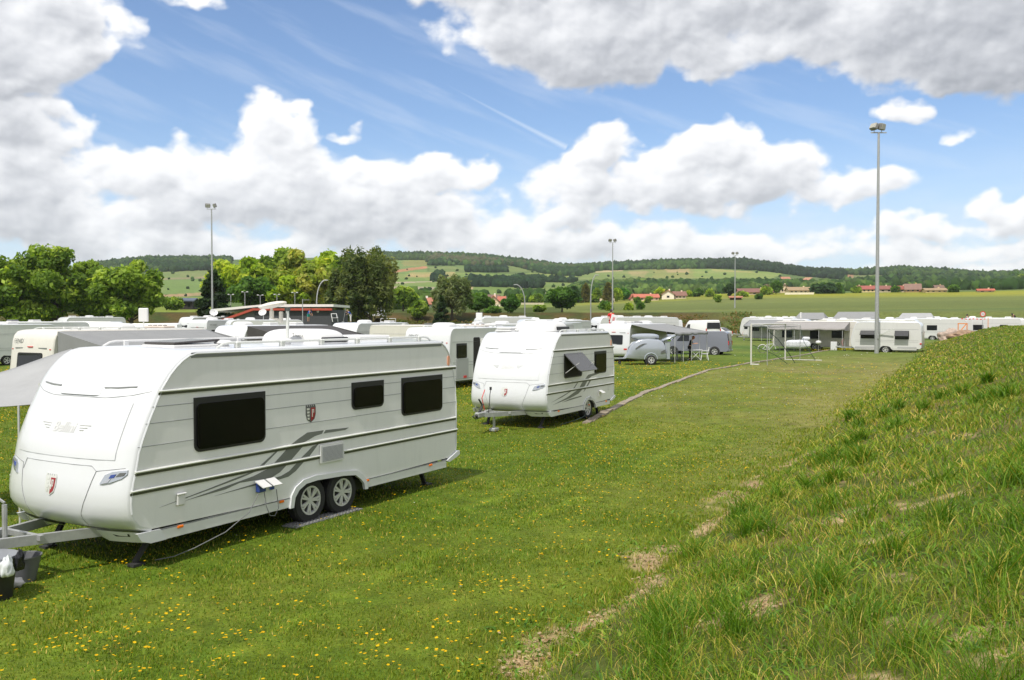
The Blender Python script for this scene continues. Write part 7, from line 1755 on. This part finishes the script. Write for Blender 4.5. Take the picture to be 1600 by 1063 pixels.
# ------------------------------------------------------------------ people
SKIN = mat('skin', (.50, .28, .19), .55); HAIRD = mat('dark_hair', (.02, .015, .012), .6); HAIRR = mat('red_hair', (.28, .09, .03), .6); HAIRB = mat('fair_hair', (.35, .25, .12), .6)
def skin_mesh(name, verts, edges, radii, m, parent, sub=1):
    me = bpy.data.meshes.new(name); me.from_pydata(verts, edges, []); me.materials.append(m)
    o = bpy.data.objects.new(name, me); COL.objects.link(o); o.parent = parent
    sk = o.modifiers.new('skin', 'SKIN'); sk.use_smooth_shade = True
    me.skin_vertices[0].data[0].use_root = True
    for i, r in enumerate(radii): me.skin_vertices[0].data[i].radius = (r, r) if not isinstance(r, tuple) else r
    s = o.modifiers.new('sub', 'SUBSURF'); s.levels = sub; s.render_levels = sub
    return o
def person(label, loc, rz, pose, shirt, legs_m, hair=HAIRD, shirt_len=1, legs_short=False, name='person', scale=1.0):
    """pose: joint dictionary in metres, person faces -y"""
    root = empty(name, loc, rz); root.scale = (scale,) * 3; tag(root, label, 'person')
    J = dict(pel=(0, 0, .95), wai=(0, 0, 1.12), che=(0, 0, 1.33), nec=(0, .0, 1.50), hed=(0, -.02, 1.62), top=(0, -.01, 1.73),
             lh=(-.09, 0, .90), rh=(.09, 0, .90), lk=(-.10, -.02, .50), rk=(.10, -.02, .50), la=(-.10, .02, .09), ra=(.10, .02, .09), lt=(-.11, -.14, .035), rt=(.11, -.14, .035),
             ls=(-.17, 0, 1.42), rs=(.17, 0, 1.42), le=(-.23, .02, 1.15), re=(.23, .02, 1.15), lw=(-.24, -.06, .92), rw=(.24, -.06, .92))
    J.update(pose)
    names = ['pel', 'wai', 'che', 'nec', 'hed', 'top', 'lh', 'lk', 'la', 'lt', 'rh', 'rk', 'ra', 'rt', 'ls', 'le', 'lw', 'rs', 're', 'rw']
    R_ = dict(pel=(.13, .105), wai=(.115, .09), che=(.135, .10), nec=.052, hed=.088, top=.06, lh=.085, rh=.085, lk=.055, rk=.055, la=.038, ra=.038, lt=.032, rt=.032, ls=.055, rs=.055, le=.04, re=.04, lw=.027, rw=.027)
    E_ = [('pel', 'wai'), ('wai', 'che'), ('che', 'nec'), ('nec', 'hed'), ('hed', 'top'), ('pel', 'lh'), ('lh', 'lk'), ('lk', 'la'), ('la', 'lt'), ('pel', 'rh'), ('rh', 'rk'), ('rk', 'ra'), ('ra', 'rt'), ('che', 'ls'), ('ls', 'le'), ('le', 'lw'), ('che', 'rs'), ('rs', 're'), ('re', 'rw')]
    V = [J[n] for n in names]; ix = {n: i for i, n in enumerate(names)}; Ed = [(ix[a], ix[b]) for a, b in E_]; rad = [R_[n] for n in names]
    for s_ in 'lr':      # palm, five fingers
        w_ = Vector(J[s_ + 'w']); e_ = Vector(J[s_ + 'e']); d = (w_ - e_).normalized(); sd = d.cross(Vector((0, 0, 1)) if abs(d.z) < .9 else Vector((1, 0, 0))).normalized(); up = sd.cross(d)
        pi = len(V); V.append(tuple(w_ + d * .07)); rad.append((.036, .018)); Ed.append((ix[s_ + 'w'], pi))
        for k, (o_, ln) in enumerate(((-.030, .060), (-.010, .072), (.010, .068), (.030, .052))):
            b = w_ + d * .10 + sd * o_; c_ = b + d * ln * .6 - up * .012; t = c_ + d * ln * .35 - up * .02
            V += [tuple(b), tuple(c_), tuple(t)]; rad += [.010, .009, .007]; Ed += [(pi, len(V) - 3), (len(V) - 3, len(V) - 2), (len(V) - 2, len(V) - 1)]
        b = w_ + d * .03 - sd * .035; t = b + d * .05 - sd * .02; V += [tuple(b), tuple(t)]; rad += [.012, .009]; Ed += [(pi, len(V) - 2), (len(V) - 2, len(V) - 1)]
    body = skin_mesh('body', V, Ed, rad, SKIN, root, 1)
    def sub(keys, eds, grow, nm, m, ends=None):
        ii = {n: i for i, n in enumerate(keys)}; vv = [J[n] if n in J else ends[n] for n in keys]; rr_ = []
        for n in keys: r = R_.get(n, .05) if n in R_ else ends[n + '_r']; rr_.append(tuple(q + grow for q in r) if isinstance(r, tuple) else r + grow)
        return skin_mesh(nm, vv, [(ii[a], ii[b]) for a, b in eds], rr_, m, root, 1)
    lerp = lambda a, b, t: tuple(Vector(J[a]).lerp(Vector(J[b]), t))
    if shirt:
        ends = {'lm': lerp('ls', 'le', .85), 'rm': lerp('rs', 're', .85), 'lm_r': .045, 'rm_r': .045, 'hem': tuple(Vector(J['pel']) + (Vector(J['pel']) - Vector(J['wai'])) * .35), 'hem_r': (.14, .11)}
        sub(['che', 'wai', 'pel', 'hem', 'ls', 'lm', 'rs', 'rm'], [('che', 'wai'), ('wai', 'pel'), ('pel', 'hem'), ('che', 'ls'), ('ls', 'lm'), ('che', 'rs'), ('rs', 'rm')], .014, 'shirt', shirt, ends)
    if legs_m:
        t = .55 if legs_short else .92
        ends = {'lc': lerp('lh', 'lk', .8) if legs_short else lerp('lk', 'la', t), 'rc': lerp('rh', 'rk', .8) if legs_short else lerp('rk', 'ra', t), 'lc_r': .065 if legs_short else .045, 'rc_r': .065 if legs_short else .045}
        if legs_short: sub(['pel', 'lh', 'lc', 'rh', 'rc'], [('pel', 'lh'), ('lh', 'lc'), ('pel', 'rh'), ('rh', 'rc')], .013, 'trousers', legs_m, ends)
        else: sub(['pel', 'lh', 'lk', 'lc', 'rh', 'rk', 'rc'], [('pel', 'lh'), ('lh', 'lk'), ('lk', 'lc'), ('pel', 'rh'), ('rh', 'rk'), ('rk', 'rc')], .013, 'trousers', legs_m, ends)
    h_ = Vector(J['hed']); n_ = Vector(J['nec']); ax = (Vector(J['top']) - h_).normalized(); fwd = Vector((0, -1, 0)); fwd = (fwd - ax * fwd.dot(ax)).normalized(); rt = fwd.cross(ax)
    mb = MB(); mb.ell((0, 0, 0), (.100, .112, .125), 16, 12); q = Matrix((rt, -fwd, ax)).transposed().to_4x4()
    mb.v = [tuple(h_ + ax * .035 - fwd * .018 + q.to_3x3() @ Vector(v)) for v in mb.v]
    mb.build('hair', hair, root)
    for s_ in (-1, 1):
        mb = MB(); c = h_ + fwd * .085 + rt * s_ * .032 + ax * .0; mb.ell(tuple(c), (.011, .008, .008), 8, 6); mb.build('eye', BLACK, body)
    mb = MB(); mb.tube([h_ + fwd * .085 + ax * .01, h_ + fwd * .112 - ax * .022], .010, 6, r2=.014); mb.build('nose', SKIN, body)
    mb = MB(); mb.box(tuple(h_ + fwd * .083 - ax * .052), (.04, .012, .008)); mb.build('mouth', mat('lips', (.35, .10, .08), .5), body)
    for s_, k in (('l', 'lt'), ('r', 'rt')):
        a = Vector(J[s_ + 'a']); t = Vector(J[k]); mb = MB(); c = a.lerp(t, .5); dd = (t - a); mb.ell((0, 0, 0), (.05, .14, .045), 10, 6); ang = math.atan2(dd.x, -dd.y); mb.v = [tuple(Vector((c.x, c.y, c.z - .015)) + Matrix.Rotation(-ang, 3, 'Z') @ Vector(v)) for v in mb.v]
        mb.build('shoe', BLACK, root)
    return root
def roofp(px_, d, z): return ((px_ - 800) / FOC * d, d, z)
BLK = mat('black_cloth', (.012, .012, .014), .9); RDS = mat('red_shirt', (.62, .02, .02), .8); BLS = mat('blue_shirt', (.02, .10, .42), .8); TEAL = mat('teal_skirt', (.01, .30, .24), .8); WTR = mat('white_trousers', (.7, .68, .66), .8); GRT = mat('grey_trousers', (.12, .12, .13), .8)
# at the folding table: leaning slightly, hands before the chest, faces right
person('person in black with reddish hair standing at the folding garden table', gp(1078, 62.3), R(75), dict(wai=(0, -.02, 1.12), che=(0, -.08, 1.30), nec=(0, -.16, 1.44), hed=(0, -.23, 1.54), top=(0, -.29, 1.63), ls=(-.17, -.09, 1.38), rs=(.17, -.09, 1.38), le=(-.22, -.16, 1.14), re=(.22, -.16, 1.14), lw=(-.12, -.40, 1.16), rw=(.10, -.42, 1.18)), BLK, BLK, HAIRR)
# on the roofs
person('person in a red shirt standing behind a caravan roof by the middle mast', roofp(955, 66, 1.85), R(15), dict(ls=(-.18, 0, 1.42), le=(-.25, .04, 1.18), lw=(-.15, -.16, 1.05), rw=(.15, -.18, 1.08)), RDS, RDS, HAIRD)
mb = MB(); root = empty('board', roofp(957, 64, 2.6)); tag(root, 'white board leaning in front of the person in red', 'board')
mb.M = Matrix.Rotation(R(15), 4, 'Y'); mb.box((0, 0, .30), (.42, .05, .62), bev=.02); mb.build('panel', WHPL, root); mb = MB(); mb.M = Matrix.Rotation(R(15), 4, 'Y'); mb.box((0, -.035, .30), (.16, .01, .26)); mb.build('red_print', mat('faded_red', (.5, .2, .2), .6), root)
bend = dict(wai=(0, -.05, 1.10), che=(0, -.20, 1.27), nec=(0, -.31, 1.38), hed=(0, -.40, 1.44), top=(0, -.49, 1.49), ls=(-.17, -.22, 1.32), rs=(.17, -.22, 1.32), le=(-.20, -.36, 1.10), re=(.20, -.36, 1.10), lw=(-.12, -.48, .90), rw=(.12, -.5, .92))
person('person in a blue top and teal skirt bent over on a caravan roof', roofp(482, 80, 2.62), R(60), bend, BLS, TEAL, HAIRD, legs_short=True, scale=.72)
swp = dict(bend); swp.update(lw=(-.05, -.55, 1.25), rw=(.05, -.50, 1.0), le=(-.22, -.42, 1.25))
person('person in a blue shirt and white trousers brushing a caravan roof', roofp(548, 68, 2.62), R(-65), swp, BLS, WTR, HAIRB, scale=.62)
mb = MB(); mb.tube([(-.42, 0, 1.05), (-.62, 0, .0)], .014, 6); mb.box((-.63, 0, .0), (.18, .08, .06)); o = mb.build('broom', GALV, None); o.location = roofp(549, 67.9, 2.66); tag(o, 'long handled brush held by the person on the roof', 'brush')
person('person in black of whom the head shows over the white caravan roof', roofp(1511, 111, 1.72), R(10), {}, GRT, GRT, HAIRD)
person('person in a black jacket bent over behind the last caravan roof at the right', roofp(1586, 109, 2.0), R(-80), bend, BLK, BLK, HAIRD)
# ladder-backed seat on a roof beside the brushing person
root = empty('folding_chair', roofp(524, 68.5, 2.68), R(15)); tag(root, 'white folding chair standing on a caravan roof', 'chair')
mb = MB(); mb.bar((-.2, 0, .0), (-.3, .25, .62), .04); mb.bar((.2, 0, .0), (.1, .25, .62), .04); mb.bar((-.3, .25, .62), (.1, .25, .62), .05); mb.build('frame', WHPL, root); mb = MB(); mb.box((.0, 0, .3), (.45, .3, .03)); mb.build('seat', WHPL, root)
# ------------------------------------------------------------------ the air between here and the hills
def haze():
    mb = MB(); mb.box((0, 1000, 90), (9000, 9000, 260)); o = mb.build('haze', None if False else WHITE, None, smooth=False)
    m = bpy.data.materials.new('haze_air'); m.use_nodes = True; t = m.node_tree
    for n in list(t.nodes): t.nodes.remove(n)
    out = t.nodes.new('ShaderNodeOutputMaterial'); v = t.nodes.new('ShaderNodeVolumePrincipled')
    v.inputs['Color'].default_value = (.86, .91, 1, 1); v.inputs['Density'].default_value = .00009; v.inputs['Anisotropy'].default_value = .2
    t.links.new(v.outputs[0], out.inputs['Volume']); o.data.materials.clear(); o.data.materials.append(m)
    tag(o, 'faint summer haze over the valley', 'haze', kind='stuff')
haze()
scene.cycles.volume_bounces = 1
